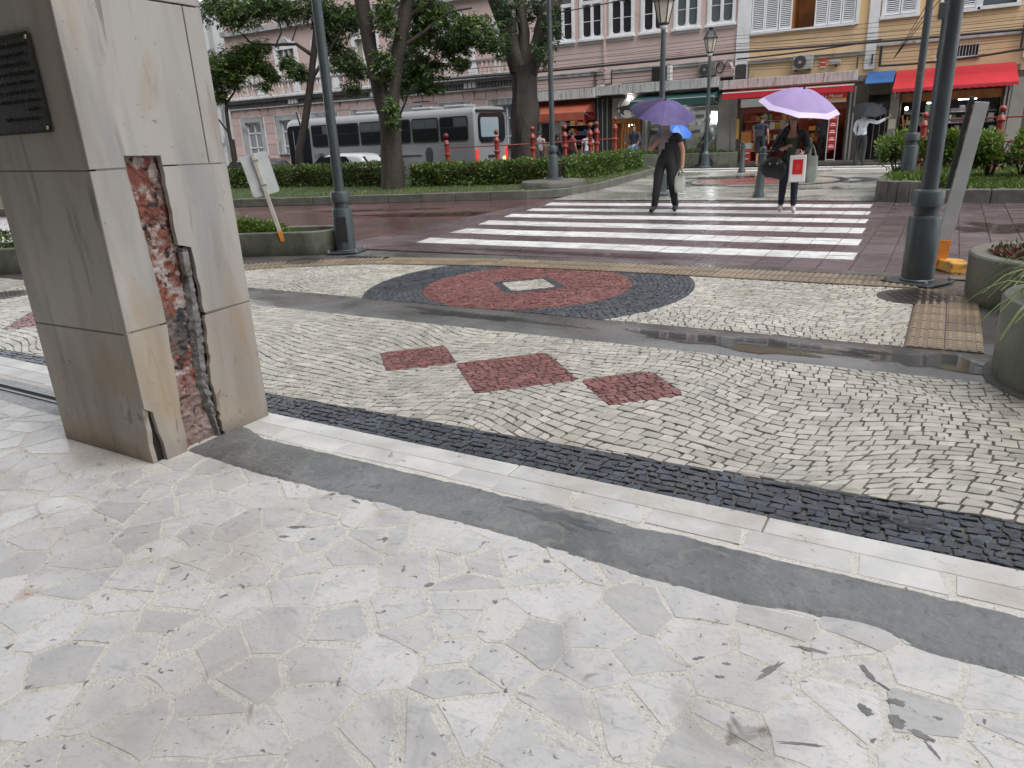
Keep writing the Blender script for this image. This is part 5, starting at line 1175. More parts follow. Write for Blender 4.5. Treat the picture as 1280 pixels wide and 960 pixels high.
# jewellery shop with the green awning
gw = fpart(PK,'display_window','steel_grey',(-10.62,-10.56,FV+.0,FV+.06,.1,2.62),(-7.68,-7.62,FV,FV+.06,.1,2.62),(-10.56,-7.68,FV,FV+.06,1.96,2.10),(-9.42,-9.18,FV-.02,FV+.06,.1,1.62))
mb = MB().bx(-10.56,-9.42,FV+.02,FV+.03,.1,1.96).bx(-9.18,-7.68,FV+.02,FV+.03,.1,1.96)
g = mat('shop_glass',(0.9,0.95,0.93),rough=0.03,trans=0.0); nt = g.node_tree; tb = nt.nodes.new('ShaderNodeBsdfTransparent'); gl = nt.nodes.new('ShaderNodeBsdfGlossy'); gl.inputs['Roughness'].default_value = .03; mx = nt.nodes.new('ShaderNodeMixShader'); mx.inputs[0].default_value = .12; nt.links.new(tb.outputs[0],mx.inputs[1]); nt.links.new(gl.outputs[0],mx.inputs[2]); nt.links.new(mx.outputs[0],nt.nodes['Material Output'].inputs[0])
mb.build('pane','shop_glass',gw)
fpart(PK,'bright_room','interior_pale',(-10.6,-7.64,FV+1.7,FV+1.8,-.1,2.62),(-10.6,-7.64,FV+.31,FV+1.7,-.06,-.02),(-10.62,-10.58,FV+.31,FV+1.7,0,2.6),(-7.66,-7.62,FV+.31,FV+1.7,0,2.6))
fpart(PK,'ceiling_light','tube_light',(-9.05,-8.2,FV+.5,FV+.6,2.0,2.05),(-10.2,-9.5,FV+.6,FV+.7,1.98,2.03)); fpart(PK,'light_panel','tube_light',(-7.95,-7.72,FV+.2,FV+.22,1.55,1.90)); fpart(PK,'light_panel','tube_light',(-9.4,-8.95,FV-.25,FV-.2,2.02,2.12))
goods(PK,-10.5,-7.75,FV+.5,FV+.8,[.35,.62,.9,1.18,1.45,1.7],['goods_f','goods_d','goods_c','goods_e','goods_f'],1,8,.16)
awning(PK,-10.75,-7.6,2.66,2.40,.95,'awning_green',.24,1); fpart(PK,'awning_pole','trim_white',(-10.9,-7.55,FV-.96,FV-.93,2.405,2.425))
fpart(PK,'name_board','stone_brown',(-9.9,-7.62,FV-.04,FV-.005,2.12,2.40)); lettering('JOIAS',.22,(-8.32,FV-.055,2.17),'letter_gold',PK)
fpart(PK,'flower_bed','planter_concrete',(-11.0,-6.72,FV-.75,FV-.25,-.06,.47),bevel=.02)
shrub('strip_grass','strip of grass growing in the low wall before the jewellery shop',(-8.85,FV-.5,.45),(4.1,.3,.12),1500,['leaf_grass','leaf_bush'],[.6,.4],leafl=(.05,.10),cat='plant')
# street clutter above the canopy
def ac_unit(label, loc, w, h, d, mats='ac_white', grille='ac_dark', fan=True):
    t = thing('air_conditioner',label,'air conditioner',loc,0,'outdoor air conditioning units'); MB().bx(-w/2,w/2,-d,0,0,h).build('casing',mats,t,bevel=.012)
    cx = -w*.12 if fan else 0
    MB().lathe([(.001,0),(h*.42,0),(h*.44,.015),(h*.40,.02)],24).build('fan_grille',grille,t).matrix_local = Matrix.Translation((cx,-d,h*.5)) @ Matrix.Rotation(PI/2,4,'X')
    MB().lathe([(.001,0),(h*.12,0),(h*.10,.02)],12).build('fan_hub','ac_white',t).matrix_local = Matrix.Translation((cx,-d-.012,h*.5)) @ Matrix.Rotation(PI/2,4,'X')
    MB().bx(-w*.4,-w*.3,-d,0,-.06,-.002).bx(w*.3,w*.4,-d,0,-.06,-.002).build('bracket','dark_metal',t); return t
ac_unit('small round-fan air conditioner behind the far lantern post',(-8.05,FV-.05,3.13),.62,.42,.30,'cornice_dark')
ac_unit('white air conditioner on the cream wall above the red signed shop',(-4.78,FV-.02,3.10),.62,.46,.30)
bx_ = thing('ventilation_box','dark louvred metal box on the canopy behind the near lantern','vent',(-9.75,FV-.1,3.07)); MB().bx(-.34,.22,-.35,0,0,.52).build('casing','ac_dark',bx_,bevel=.01)
for k in range(7): MB().bx(-.32,.20,-.365,-.352,.05+k*.065,.08+k*.065).build('louvre','dark_metal',bx_)
MB().bx(.24,.36,-.3,0,.02,.52).build('side_panel','trim_white',bx_)
bx_ = thing('ventilation_box','dark arched box at the foot of the white pilaster','vent',(-6.82,FV-.08,2.95)); MB().plate([(-.22,0),(.22,0),(.22,.40),(.12,.47),(-.12,.47),(-.22,.40)],-.30,0).build('casing','ac_dark',bx_,bevel=.01); MB().bx(-.24,-.2,-.32,-.302,0,.4).bx(.2,.24,-.32,-.302,0,.4).build('edge_strip','trim_white',bx_)
dct = thing('duct','pinkish rusted duct cowl with a coiled cable on the canopy','duct',(-7.42,FV-.05,3.06)); MB().plate([(-.30,0),(.42,0),(.22,.45),(.02,.52),(-.12,.46)],-.32,0).build('cowl','wall_pink',dct,bevel=.01); MB().bx(-.35,.46,-.36,0,-.03,-.001).build('tray','cornice_dark',dct)
MB().tube([(-.12+.14*math.cos(R(a)),-.36,.30+.17*math.sin(R(a))) for a in range(0,330,24)]+[(.12,-.37,.50),(.25,-.37,.25)],.022,6).build('coiled_cable','cable',dct,smooth=True)
jb = thing('cable_box','rack of cable terminals on the pink wall','junction box',(-12.2,FV-.02,3.10)); MB().bx(.10,.36,-.14,0,.05,.52).build('box','wall_pink',jb,bevel=.01)
for k in range(9): MB().sph((-.38+.06*(k%2)+random.uniform(-.03,.03),-.06,.02+.055*k),.032,5).build('terminal','cable',jb)
MB().tube([(-.34,-.05,-.02),(-.36,-.06,.28),(-.28,-.05,.55),(-.1,-.05,.60)],.014,5).build('loop','cable',jb); MB().tube([(.38,-.15,.02),(.39,-.15,.55)],.025,5).build('conduit','cable',jb); MB().bx(-.12,.06,-.1,-.02,-.06,.03).build('lamp','trim_white',jb)
# ---- yellow building
YB = thing('shop_building','yellow two-storey building with white louvred shutters over the red shops','building',(0,0,0))
SH = [(-6.64,-3.28,4.42,6.9),(-2.43,-1.53,4.50,6.9),(-.78,.08,4.47,6.9),(.26,1.12,4.49,6.9),(2.2,3.1,4.5,6.9),(-.80,.34,3.12,3.60)]
mb = MB(); wall_holes(mb,-6.885,9.0,3.44,7.8,FV+.01,FV+.31,SH); mb.bx(-6.88,9,FV+.31,FV+8,7.5,7.8); mb.bx(8.7,9,FV+.31,FV+8,0,7.5); mb.bx(-6.88,8.7,FV+7.7,FV+8,0,7.5); mb.build('wall','wall_yellow',YB)
mb = MB(); wall_holes(mb,-6.885,9.0,2.60,3.44,FV+.006,FV+.31,SH); mb.build('lower_wall','wall_cream',YB)
fpart(YB,'upper_floor','interior_dark',(-6.8,8.6,FV+2.5,FV+2.55,2.6,7.45),(-6.8,8.6,FV+.32,FV+7.6,2.55,2.60))
fpart(YB,'orange_room','wood_orange',(-5.4,-4.4,FV+1.1,FV+1.15,4.3,6.9),(-5.35,-5.27,FV+.3,FV+1.1,4.3,6.9)); fpart(YB,'cabinet','wood_front',(-5.1,-4.55,FV+.85,FV+1.05,4.35,4.95))
for a,bq in ((-7.10,-6.66),(-2.87,-2.56),(1.50,1.95)): fpart(YB,'pilaster','trim_white',(a,bq,FV-.07,FV+.004,2.95,7.8))
fpart(YB,'moulding','trim_grey',(-6.65,-2.88,FV-.06,FV+.004,3.42,3.50),(-2.55,1.49,FV-.06,FV+.004,3.62,3.70),(-6.65,-2.88,FV-.09,FV+.004,3.502,3.53))
def shutter(x0,x1,z0,z1,y=FV-.03,par=YB,mats='shutter_white',ang=0):
    s = fpart(par,'shutter',mats,(x0,x0+.045,y,y+.04,z0,z1),(x1-.045,x1,y,y+.04,z0,z1),(x0+.045,x1-.045,y,y+.04,z0,z0+.07),(x0+.045,x1-.045,y,y+.04,z0+1.1,z0+1.18),(x0+.045,x1-.045,y,y+.04,z1-.07,z1))
    sm = MB().obox((0,0,0),(x1-x0-.092,.050,.012),0,0,.5,R(40)).mesh('slat',mats); n = int((z1-z0-.16)/.058)
    for k in range(n):
        z = z0+.10+k*.058
        if abs(z-z0-1.14) < .05: continue
        o = link('slat',sm,s); o.location = ((x0+x1)/2,y+.02,z)
    return s
wf = fpart(YB,'window_frame','trim_white',(-6.74,-6.64,FV-.06,FV+.2,4.36,6.95),(-3.28,-3.18,FV-.06,FV+.2,4.36,6.95),(-6.64,-3.28,FV-.10,FV+.2,4.34,4.415))
for a,bq in ((-6.62,-6.18),(-6.17,-5.73),(-5.70,-5.28)): shutter(a,bq,4.43,6.85)
for a,bq in ((-4.55,-4.14),(-4.12,-3.72),(-3.70,-3.30)): shutter(a,bq,4.43,6.85)
for x0,x1,z0,_ in SH[1:5]:
    fpart(YB,'window_frame','trim_white',(x0-.09,x0,FV-.05,FV+.2,z0-.06,6.95),(x1,x1+.09,FV-.05,FV+.2,z0-.06,6.95),(x0-.12,x1+.12,FV-.10,FV+.2,z0-.10,z0-.002))
    if x0 < 0:
        m_ = (x0+x1)/2; shutter(x0,m_-.01,z0+.02,6.85); shutter(m_+.01,x1,z0+.02,6.85)
    else: fpart(YB,'pane','pane_grey',(x0,x1,FV+.1,FV+.12,z0,6.9))
# barred vent window
gb = fpart(YB,'barred_window','trim_white',(-.86,.40,FV-.05,FV+.05,3.04,3.118))
for k in range(14): fpart(gb,'bar','trim_white',(-.76+k*.083,-.748+k*.083,FV-.02,FV-.008,3.12,3.60))
fpart(gb,'pane','pane_dark',(-.8,.34,FV+.12,FV+.14,3.12,3.6)); fpart(gb,'notice','trim_white',(-.75,-.40,FV+.08,FV+.115,3.13,3.28))
al = thing('alarm_box','small red and white alarm box on the cream wall','alarm',(-4.15,FV-.01,3.16)); MB().bx(-.08,.08,-.08,0,0,.26).build('casing','alarm_red',al,bevel=.01); MB().bx(-.07,.07,-.085,-.08,.09,.12).build('stripe','letter_white',al); MB().bx(-.08,.08,-.085,0,-.05,-.002).build('lens','lamp_clear',al)
fl = thing('floodlight','flat white floodlight on the cream wall beside the alarm box','lamp',(-3.75,FV-.01,3.19)); MB().bx(-.18,.16,-.16,0,0,.13).build('housing','ac_white',fl,bevel=.015); MB().bx(-.03,.03,-.06,0,-.09,-.001).build('bracket','dark_metal',fl)
# stained canopy over the red signed shop
fpart(YB,'canopy','trim_stained',(-7.54,-3.02,FV-.45,FV-.002,2.62,2.92),bevel=.01)
mb = MB(); wall_holes(mb,-6.885,9.0,-.1,2.60,FV+.02,FV+.31,[(-6.80,-3.28,-.2,2.2),(-2.62,-1.98,-.2,2.15),(-1.64,1.14,-.2,2.12),(2.2,5,-.2,2.2)]); mb.build('ground_floor_wall','stone_brown',YB)
# red shop
fpart(YB,'awning_fascia','awning_red',(-7.28,-3.02,FV-.95,FV-.93,2.27,2.46)); fpart(YB,'awning_top','trim_white',(-7.28,-3.02,FV-.955,FV-.90,2.462,2.495)); fpart(YB,'awning_slope','awning_red',(-7.28,-3.02,FV-.925,FV-.46,2.50,2.52))
fpart(YB,'signboard','sign_white',(-6.82,-5.95,FV-.10,FV-.02,1.98,2.26)); sb = fpart(YB,'signboard','sign_red',(-5.945,-3.30,FV-.10,FV-.02,2.11,2.30)); fpart(sb,'stripe','sign_yellow',(-5.945,-3.30,FV-.105,FV-.02,2.05,2.109)); fpart(sb,'stripe','sign_cream',(-5.945,-3.30,FV-.105,FV-.02,1.98,2.049))
lettering('Empada',.20,(-5.90,FV-.108,2.14),'letter_white',YB); lettering('eli e Massas',.155,(-4.18,FV-.108,2.14),'letter_white',YB,shear=.3)
fpart(YB,'lintel','interior_red',(-6.8,-3.28,FV-.04,FV+.015,1.78,1.975))
for x in (-3.18,-3.06): fpart(YB,'downpipe','steel_grey',(x,x+.05,FV-.20,FV-.14,-.05,2.45))
fpart(YB,'downpipe','steel_grey',(-7.08,-7.03,FV-.2,FV-.14,.1,2.3))
fpart(YB,'room','interior_red',(-6.8,-3.28,FV+2.5,FV+2.6,-.1,2.3),(-6.8,-3.28,FV+.32,FV+2.5,-.08,-.04),(-6.84,-6.79,FV+.32,FV+2.5,0,2.2),(-3.29,-3.24,FV+.32,FV+2.5,0,2.2)); fpart(YB,'ceiling_light','warm_light',(-6.0,-5.2,FV+1.0,FV+1.1,2.05,2.1),(-4.6,-4.0,FV+1.1,FV+1.2,2.05,2.1))
goods(YB,-6.75,-4.9,FV+.30,FV+.7,[.45,.85,1.2,1.5],['goods_a','goods_b','goods_c','goods_a','goods_d','goods_f'],1,5,.30); goods(YB,-4.7,-3.9,FV+1.5,FV+1.9,[.3,.7,1.1,1.5],['goods_b','goods_a','goods_e','goods_c'],1,6,.3)
fpart(YB,'poster_board','sign_yellow',(-7.00,-6.86,FV-.03,FV-.002,.9,1.6)); fpart(YB,'counter','wood_orange',(-6.78,-6.45,FV+.05,FV+.28,.75,1.15)); fpart(YB,'counter','sign_white',(-6.78,-6.4,FV+.02,FV+.28,.55,.745))
fpart(YB,'step','kerb_concrete',(-6.8,-1.2,FV-.5,FV+.01,-.06,.08),bevel=.015); fpart(YB,'step','kerb_concrete',(-2.7,-1.2,FV-.85,FV-.51,-.06,.02),bevel=.015)
cr = thing('drinks_crate','red crate of bottles standing by the red shop door','crate',(-6.50,FV-.35,-.03))
for k in range(3): MB().bx(-.17,.17,-.14,.14,.0+k*.2,.19+k*.2).build('tier','goods_b',cr,bevel=.01); MB().bx(-.16,.16,-.145,-.141,.03+k*.2,.06+k*.2).build('stripe','letter_white',cr)
ea = thing('price_stand','narrow red price board on a white stand at the shop door','sign',(-3.62,FV-.32,.08))
MB().bx(-.15,-.13,-.02,.02,0,1.52).bx(.13,.15,-.02,.02,0,1.52).bx(-.13,.13,-.02,.02,.02,.05).build('stand','trim_white',ea)
for k in range(5): MB().bx(-.127,.127,-.015,.015,.36+k*.235,.575+k*.235).build('price_card','sign_red',ea); MB().bx(-.09,.09,-.0185,-.0152,.44+k*.235,.475+k*.235).bx(-.06,.06,-.0185,-.0152,.50+k*.235,.53+k*.235).build('print','letter_white',ea)
# door between the shops with a small sign
fpart(YB,'doorway','interior_dark',(-2.62,-1.98,FV+.8,FV+.85,0,2.15)); fpart(YB,'door_sign','dark_metal',(-2.66,-1.98,FV-.05,FV-.005,1.70,1.92)); lettering('Hotel',.135,(-2.50,FV-.056,1.765),'letter_white',YB)
fpart(YB,'transom','steel_grey',(-2.3,-1.98,FV-.02,FV+.01,1.62,1.64)); fpart(YB,'pier','stone_panel',(-1.95,-1.70,FV-.10,FV+.018,-.05,2.15)); fpart(YB,'notice','sign_cream',(-1.93,-1.72,FV-.106,FV-.101,1.05,1.35)); fpart(YB,'plinth','planter_concrete',(-2.08,-1.62,FV-.62,FV-.11,-.05,.42),bevel=.01)
fpart(YB,'gate_bar','steel_grey',(-2.06,-2.04,FV+.1,FV+.12,0,1.6),(-2.22,-2.20,FV+.1,FV+.12,0,1.6),(-2.40,-2.38,FV+.1,FV+.12,0,1.6))
awning(YB,-2.72,-1.90,2.86,2.50,.75,'awning_blue',.04,1,); awning(YB,-1.86,1.36,2.84,2.26,1.15,'awning_red',.12,1,.1)
fpart(YB,'dark_head','cornice_dark',(-3.0,1.5,FV-.03,FV+.004,2.60,2.78)); fpart(YB,'sign_band','wood_front',(-1.64,1.14,FV-.05,FV+.015,1.86,2.12))
fpart(YB,'room','interior_dark',(-1.64,1.14,FV+2.5,FV+2.6,-.1,2.2),(-1.64,1.14,FV+.32,FV+2.5,-.08,-.04)); fpart(YB,'ceiling_light','tube_light',(-.9,-.3,FV+.6,FV+.7,1.78,1.82),(-.02,.5,FV+1.0,FV+1.1,1.85,1.89)); fpart(YB,'bulb','bulb_light',(-1.50,-1.42,FV+.05,FV+.13,1.62,1.70))
goods(YB,-1.6,1.1,FV+1.2,FV+1.6,[.3,.75,1.15,1.5],['goods_d','goods_e','goods_d','goods_f','goods_c','goods_e'],1,12,.3)
tag(MB().tube([(-1.55,FV-.1,1.45),(-1.45,FV-.15,.95),(-1.38,FV-.1,1.40)],.03,6).build('hanging_hose','base_orange',smooth=True),'orange hoses hanging at the hardware shop entrance','hose')
for x in (1.20,1.30): fpart(YB,'downpipe','steel_grey',(x,x+.06,FV-.14,FV-.06,-.05,2.5))
fpart(YB,'stone_pier','stone_panel',(1.38,1.75,FV-.12,FV+.015,-.05,2.4))
# ---- rose palace on the left
PB_ = thing('palace_building','rose coloured old palace with balustrade and cornice behind the bus','building',(0,0,0)); PX0, PX1 = -34.1, -15.62; GZ = -.58
WN = [(-33.25+2.62*k,-31.70+2.62*k) for k in range(7)]
mb = MB(); wall_holes(mb,PX0,PX1,GZ,3.32,FV,FV+.35,[(a,bq,1.05,2.78) for a,bq in WN]); mb.bx(PX0,PX1,FV+.75,FV+9,8.0,8.3); mb.bx(PX0,PX0+.3,FV+.75,FV+9,GZ,8.0); mb.bx(PX0,PX1,FV+8.7,FV+9,GZ,8.0); mb.build('ground_floor_wall','joint_rose' if 'joint_rose' in MAT else (mat('joint_rose',(0.33,0.22,0.20),rough=.85).name),PB_)
# rusticated blocks in courses, radiating ones above each opening
for r in range(7):
    z0 = GZ+.05+r*.515; z1 = z0+.50
    x = PX0+.01+(.0 if r%2 else .45)
    prev = PX0+.01; cuts = []
    for a,bq in WN: cuts += [a-.12,bq+.12]
    zones = [(PX0+.01,cuts[0])]+[(cuts[2*k+1],cuts[2*k+2]) for k in range(6)]+[(cuts[-1],PX1-.01)]
    if z1 > 1.05-.15 and z0 < 2.95:
        z1c = min(z1,2.93)
        for a,bq in zones:
            w = bq-a; n = 1 if w < .9 else 2; sp_ = (.5 if r%2 else .62)
            for k in range(n):
                xa = a+w*(0 if k == 0 else sp_); xb = a+w*(sp_ if (k == 0 and n == 2) else 1); MB().bx(xa+.008,xb-.008,FV-.035,FV-.001,z0,z1c,0,random.random()).build('rusticated_block','wall_rose',PB_,clean=False)
    elif z0 < 1:
        x = PX0+.01
        while x < PX1-.1: w = 1.25; MB().bx(x+.008,min(x+w,PX1)-.008,FV-.035,FV-.001,z0,z1,0,random.random()).build('rusticated_block','wall_rose',PB_,clean=False); x += w
for a,bq in [(x-.5,x+.5) for x in [PX0+.4+.56*k for k in range(33)]]:
    c = (a+bq)/2; sk = .10*math.sin((c-PX0)*2.4); MB().plate([(c-.27,2.95),(c+.27-.01,2.95),(c+.27-.01+sk,3.30),(c-.27+sk,3.30)],FV-.036,FV-.001,0,random.random()).build('voussoir_block','wall_rose',PB_,clean=False)
for k,(a,bq) in enumerate(WN):
    w = fpart(PB_,'window','trim_grey',(a-.11,a+.20,FV-.06,FV+.2,.98,2.90),(bq-.20,bq+.11,FV-.06,FV+.2,.98,2.90),(a+.20,bq-.20,FV-.06,FV+.2,2.66,2.90),(a+.20,bq-.20,FV-.10,FV+.2,.98,1.05))
    fpart(w,'outer_trim','trim_white',(a-.15,a-.111,FV-.08,FV,.95,2.94),(bq+.111,bq+.15,FV-.08,FV,.95,2.94),(a-.15,bq+.15,FV-.08,FV-.061,2.902,2.94))
    fpart(w,'pane','pane_pale',(a+.2,bq-.2,FV+.12,FV+.13,1.05,2.66)); mid = (a+bq)/2
    fpart(w,'casement','shutter_white',(mid-.03,mid+.03,FV+.08,FV+.118,1.05,2.66),(a+.2,a+.27,FV+.08,FV+.118,1.05,2.66),(bq-.27,bq-.2,FV+.08,FV+.118,1.05,2.66),(a+.27,bq-.27,FV+.08,FV+.117,2.08,2.14),(a+.27,bq-.27,FV+.08,FV+.117,1.35,1.41),(a+.27,bq-.27,FV+.08,FV+.117,2.58,2.66))
    for q in (-1,1): MB().plate(rrect(mid+q*.26-.13,mid+q*.26+.13,2.2,2.5,.12),FV+.10,FV+.119).build('lattice','pane_grey',w)
fpart(PB_,'string_course','trim_white',(PX0,PX1,FV-.14,FV,3.321,3.375)); fpart(PB_,'frieze','trim_grey',(PX0,PX1,FV-.05,FV+.35,3.376,3.62))
fpart(PB_,'cornice','cornice_dark',(PX0,PX1,FV-.30,FV+.35,3.62,3.74)); fpart(PB_,'cornice_lip','trim_stained',(PX0,PX1,FV-.45,FV+.35,3.741,3.86),bevel=.02)
dm = MB().bx(-.035,.035,-.10,0,0,.16).mesh('dentil','cornice_dark')
for k in range(120):
    o = link('dentil',dm,PB_); o.location = (PX0+.1+k*.154,FV-.052,3.43)
for x in (-29.3,-23.9,-18.6):
    for q in range(3): MB().plate([(x+q*.22-.07,3.42),(x+q*.22+.07,3.42),(x+q*.22+.07,3.60),(x+q*.22+.05,3.73),(x+q*.22-.07,3.73)],FV-.26,FV-.055).build('console','trim_white',PB_)
bs_ = fpart(PB_,'balustrade','trim_stained',(PX0,PX1,FV-.30,FV-.10,3.861,3.95)); fpart(bs_,'handrail','cornice_dark',(PX0,PX1,FV-.32,FV-.08,4.42,4.50))
bm = MB().lathe([(.05,0),(.05,.03),(.035,.06),(.065,.18),(.03,.34),(.05,.42),(.05,.47)],8).mesh('baluster','wall_rose',smooth=True)
for k in range(84):
    x = PX0+.15+k*.218
    if k%12 in (0,1): 
        if k%12 == 0: fpart(bs_,'pedestal','trim_white',(x-.1,x+.3,FV-.31,FV-.09,3.951,4.418))
        continue
    o = link('baluster',bm,bs_); o.location = (x,FV-.2,3.95)
WU = [(-33.0+2.62*k,-31.65+2.62*k) for k in range(7)]
mb = MB(); wall_holes(mb,PX0,PX1,3.86,8.3,FV+.36,FV+.7,[(a,bq,4.0,6.0) for a,bq in WU]); mb.build('upper_wall','wall_rose',PB_)
for a,bq in WU:
    w = fpart(PB_,'window','trim_white',(a-.14,a+.06,FV+.28,FV+.5,4.0,6.15),(bq-.06,bq+.14,FV+.28,FV+.5,4.0,6.15),(a+.06,bq-.06,FV+.28,FV+.5,6.0,6.15),((a+bq)/2-.22,(a+bq)/2-.14,FV+.36,FV+.5,4.0,6.0),((a+bq)/2+.14,(a+bq)/2+.22,FV+.36,FV+.5,4.0,6.0)); fpart(w,'curtained_pane','goods_c',(a,bq,FV+.52,FV+.54,4.0,6.0))
    cr_ = MB(); c = (a+bq)/2
    for s in (-1,1):
        for q in range(3): cr_.tube([(c+s*(.12+.22*q)+.09*math.cos(R(t_))*s,FV+.33,6.42-.07*q+.09*math.sin(R(t_))) for t_ in range(-60,300,30)],.03,5)
    cr_.tube([(c-.8,FV+.33,6.2),(c-.4,FV+.33,6.3),(c,FV+.33,6.55),(c+.4,FV+.33,6.3),(c+.8,FV+.33,6.2)],.05,6); cr_.build('scroll_crest','trim_white',w,smooth=True)
fpart(PB_,'upper_cornice','trim_grey',(PX0,PX1,FV+.10,FV+.36,6.95,7.2)); fpart(PB_,'wall_lantern_arm','post_black',(-21.3,-20.4,FV-.5,FV-.45,2.98,3.03)); 
gl_ = thing('bracket_lantern','dark bracket lantern in front of the palace between trees','street lamp',(-19.0,24.0,.0))
MB().tube([(-.9,0,-.5),(-.9,0,2.75)],.05,8).build('pole','post_black',gl_); MB().bx(-.9,.05,-.02,.02,2.68,2.74).build('arm','post_black',gl_); MB().lathe([(.07,2.25),(.16,2.52)],6).build('glass','lamp_glass',gl_); MB().lathe([(.22,2.5),(.10,2.64),(.03,2.70)],6).build('roof','post_black',gl_)
# pale neighbour at the far left
NB = thing('corner_building','pale grey building at the far left beyond the palace','building',(0,0,0)); fpart(NB,'wall','trim_white',(-52,PX0-.35,FV+1.2,FV+9,GZ,9)); fpart(NB,'pilaster','trim_grey',(-36.2,-35.9,FV+1.1,FV+1.199,GZ,8)); fpart(NB,'door','interior_dark',(-35.7,-35.0,FV+1.12,FV+1.19,GZ,1.9)); fpart(NB,'cornice','cornice_dark',(-52,PX0-.35,FV+1.0,FV+1.19,4.0,4.2)); fpart(NB,'pane','pane_grey',(-38,-37,FV+1.12,FV+1.19,1.2,2.8)); fpart(NB,'sign','sign_white',(-36.9,-36.3,FV+1.05,FV+1.1,1.7,2.1))
# unseen wall added behind the viewer, tall and dark to block sky light
AB = thing('light_blocking_wall','tall dark wall added out of view behind the viewer to block sky light','building',(0,0,0)); mb = MB(); wall_holes(mb,-60,40,0,22,-1.9,-1.6,[(-14+3.2*k,-12.2+3.2*k,.0,2.8) for k in range(7)]); mb.build('wall','stone_dark',AB); fpart(AB,'glazing','pane_dark',(-15,8,-2.0,-1.95,0,2.9)); fpart(AB,'cornice','trim_grey',(-60,40,-1.59,-1.3,21.6,22))
# ---- overhead cables
def cable(p, q, sag, r, label='thin black overhead cable sagging along the shop facades', n=24):
    P = [(p[0]+(q[0]-p[0])*i/n, p[1]+(q[1]-p[1])*i/n, p[2]+(q[2]-p[2])*i/n - sag*4*(i/n)*(1-i/n)) for i in range(n+1)]
    tag(MB().tube(P,r,5).build('overhead_cable','cable',smooth=True,clean=False),label,'cable','overhead cables along the facades')
ORD = ['topmost','second','third','fourth','fifth','sixth','seventh','eighth','ninth','lowest']
for k_,(z,zz,r,y) in enumerate(((4.42,4.30,.012,.9),(4.28,4.22,.010,.7),(4.20,4.06,.014,.8),(4.10,4.02,.010,.6),(3.98,3.96,.012,.9),(3.90,3.88,.018,.7),(3.58,3.52,.010,.6),(3.50,3.36,.014,.7),(3.40,3.30,.010,.5),(3.30,3.22,.010,.5))):
    cable((-22,FV-y,z),(-7.0,FV-y,zz),.10+.05*math.sin(k_*2.1),r*.65,ORD[k_]+' from the top of the thin cables along the pink wall'); cable((-7.0,FV-y,zz),(9,FV-y,zz+.15+random.uniform(-.15,.2)),.16+.06*math.sin(k_*1.7),r*.65,ORD[k_]+' from the top of the thin cables along the yellow wall')
cable((-22,FV-.8,3.86),(-7,FV-.8,3.78),.06,.045,'thick black cable bundle along the pink wall'); cable((-7,FV-.8,3.78),(9,FV-.8,3.72),.08,.04,'thick black cable bundle along the yellow wall')
cable((-7,FV-.3,3.60),(-2.4,FV-.3,3.80),.05,.03,'dark cable climbing to the pilaster of the yellow building'); cable((-2.4,FV-.5,3.0),(2.5,FV-.5,3.3),.12,.035,'drooping thick cable above the wide red awning')
cable((-16,22.0,4.75),(6,20.5,5.9),.25,.016,'single taut cable crossing in front of the upper windows')
for k in range(3): cable((-2.0,FV-.2,3.2),(-.2+.3*k,26,6.4),.05,.012,('left','middle','right')[k]+' one of the steep cables rising from the terminal on the yellow wall')
for q_ in ((-2.44,-2.36,FV-.16,FV-.09,3.02,3.62),(-2.66,-2.62,FV-.12,FV-.08,3.1,3.4),(-3.1,-3.06,FV-.1,FV-.06,3.0,3.35),(1.38,1.44,FV-.15,FV-.09,3.2,3.9)): fpart(YB,'cable_terminal','cable',q_)

# ------------------------------------------------------------------ vehicles
def FVP(px, py, v):
    d = _fw*FPX + _r2*(px-640) - _u2*(py-480); t = v/d.y; return (d.x*t, CAM_H+d.z*t)
def wheel(parent, x, y, z, r, w, side=-1):
    t = MB().lathe([(r*.62,-w/2),(r*.95,-w/2),(r,-w*.35),(r,w*.35),(r*.95,w/2),(r*.62,w/2)],28,cap=False).build('tyre','rubber',parent,smooth=True); t.matrix_local = Matrix.Translation((x,y,z)) @ Matrix.Rotation(PI/2,4,'X')
    h = MB().lathe([(.001,w*.30*1),(r*.2,w*.42),(r*.5,w*.30),(r*.62,w*.45),(r*.62,-w*.4)],20,cap=False).build('rim','hub',t,smooth=True)
    return t
BG = -.575; BV = 24.3; BX1 = -15.72; BL = 10.0
bus = thing('city_bus','silver grey city bus passing behind the hedge, seen from its rear','bus',(BX1,BV,BG),0)
sec = [(.06,.32),(0,.55),(0,1.2),(.02,2.0),(.05,2.85),(.12,3.0),(.26,3.08),(1.25,3.12)]; sec = sec + [(2.5-y,z) for y,z in sec[::-1][1:]]
bm_ = MB(); st_ = [(0.0,.965),(-.05,1.0),(-.3,1.0),(-BL+.35,1.0),(-BL+.1,.985),(-BL,.94)]
n = len(sec)
for x,s_ in st_:
    for y,z in sec: bm_.v.append((x,1.25+(y-1.25)*s_,.32+(z-.32)*(s_ if z > 2.5 else 1)))
for j in range(len(st_)-1):
    for i in range(n): a = j*n+i; bm_.f.append([a,j*n+(i+1)%n,(j+1)*n+(i+1)%n,(j+1)*n+i]); bm_.m.append(0); bm_.t.append(.5)
bm_.f.append(list(range(n))); bm_.m.append(0); bm_.t.append(.5); bm_.f.append([(len(st_)-1)*n+i for i in range(n)]); bm_.m.append(0); bm_.t.append(.5)
bm_.build('body','bus_silver',bus,smooth=True,bevel=.03,seg=2)
def bx_of(px): return FVP(px,165,BV)[0]-BX1
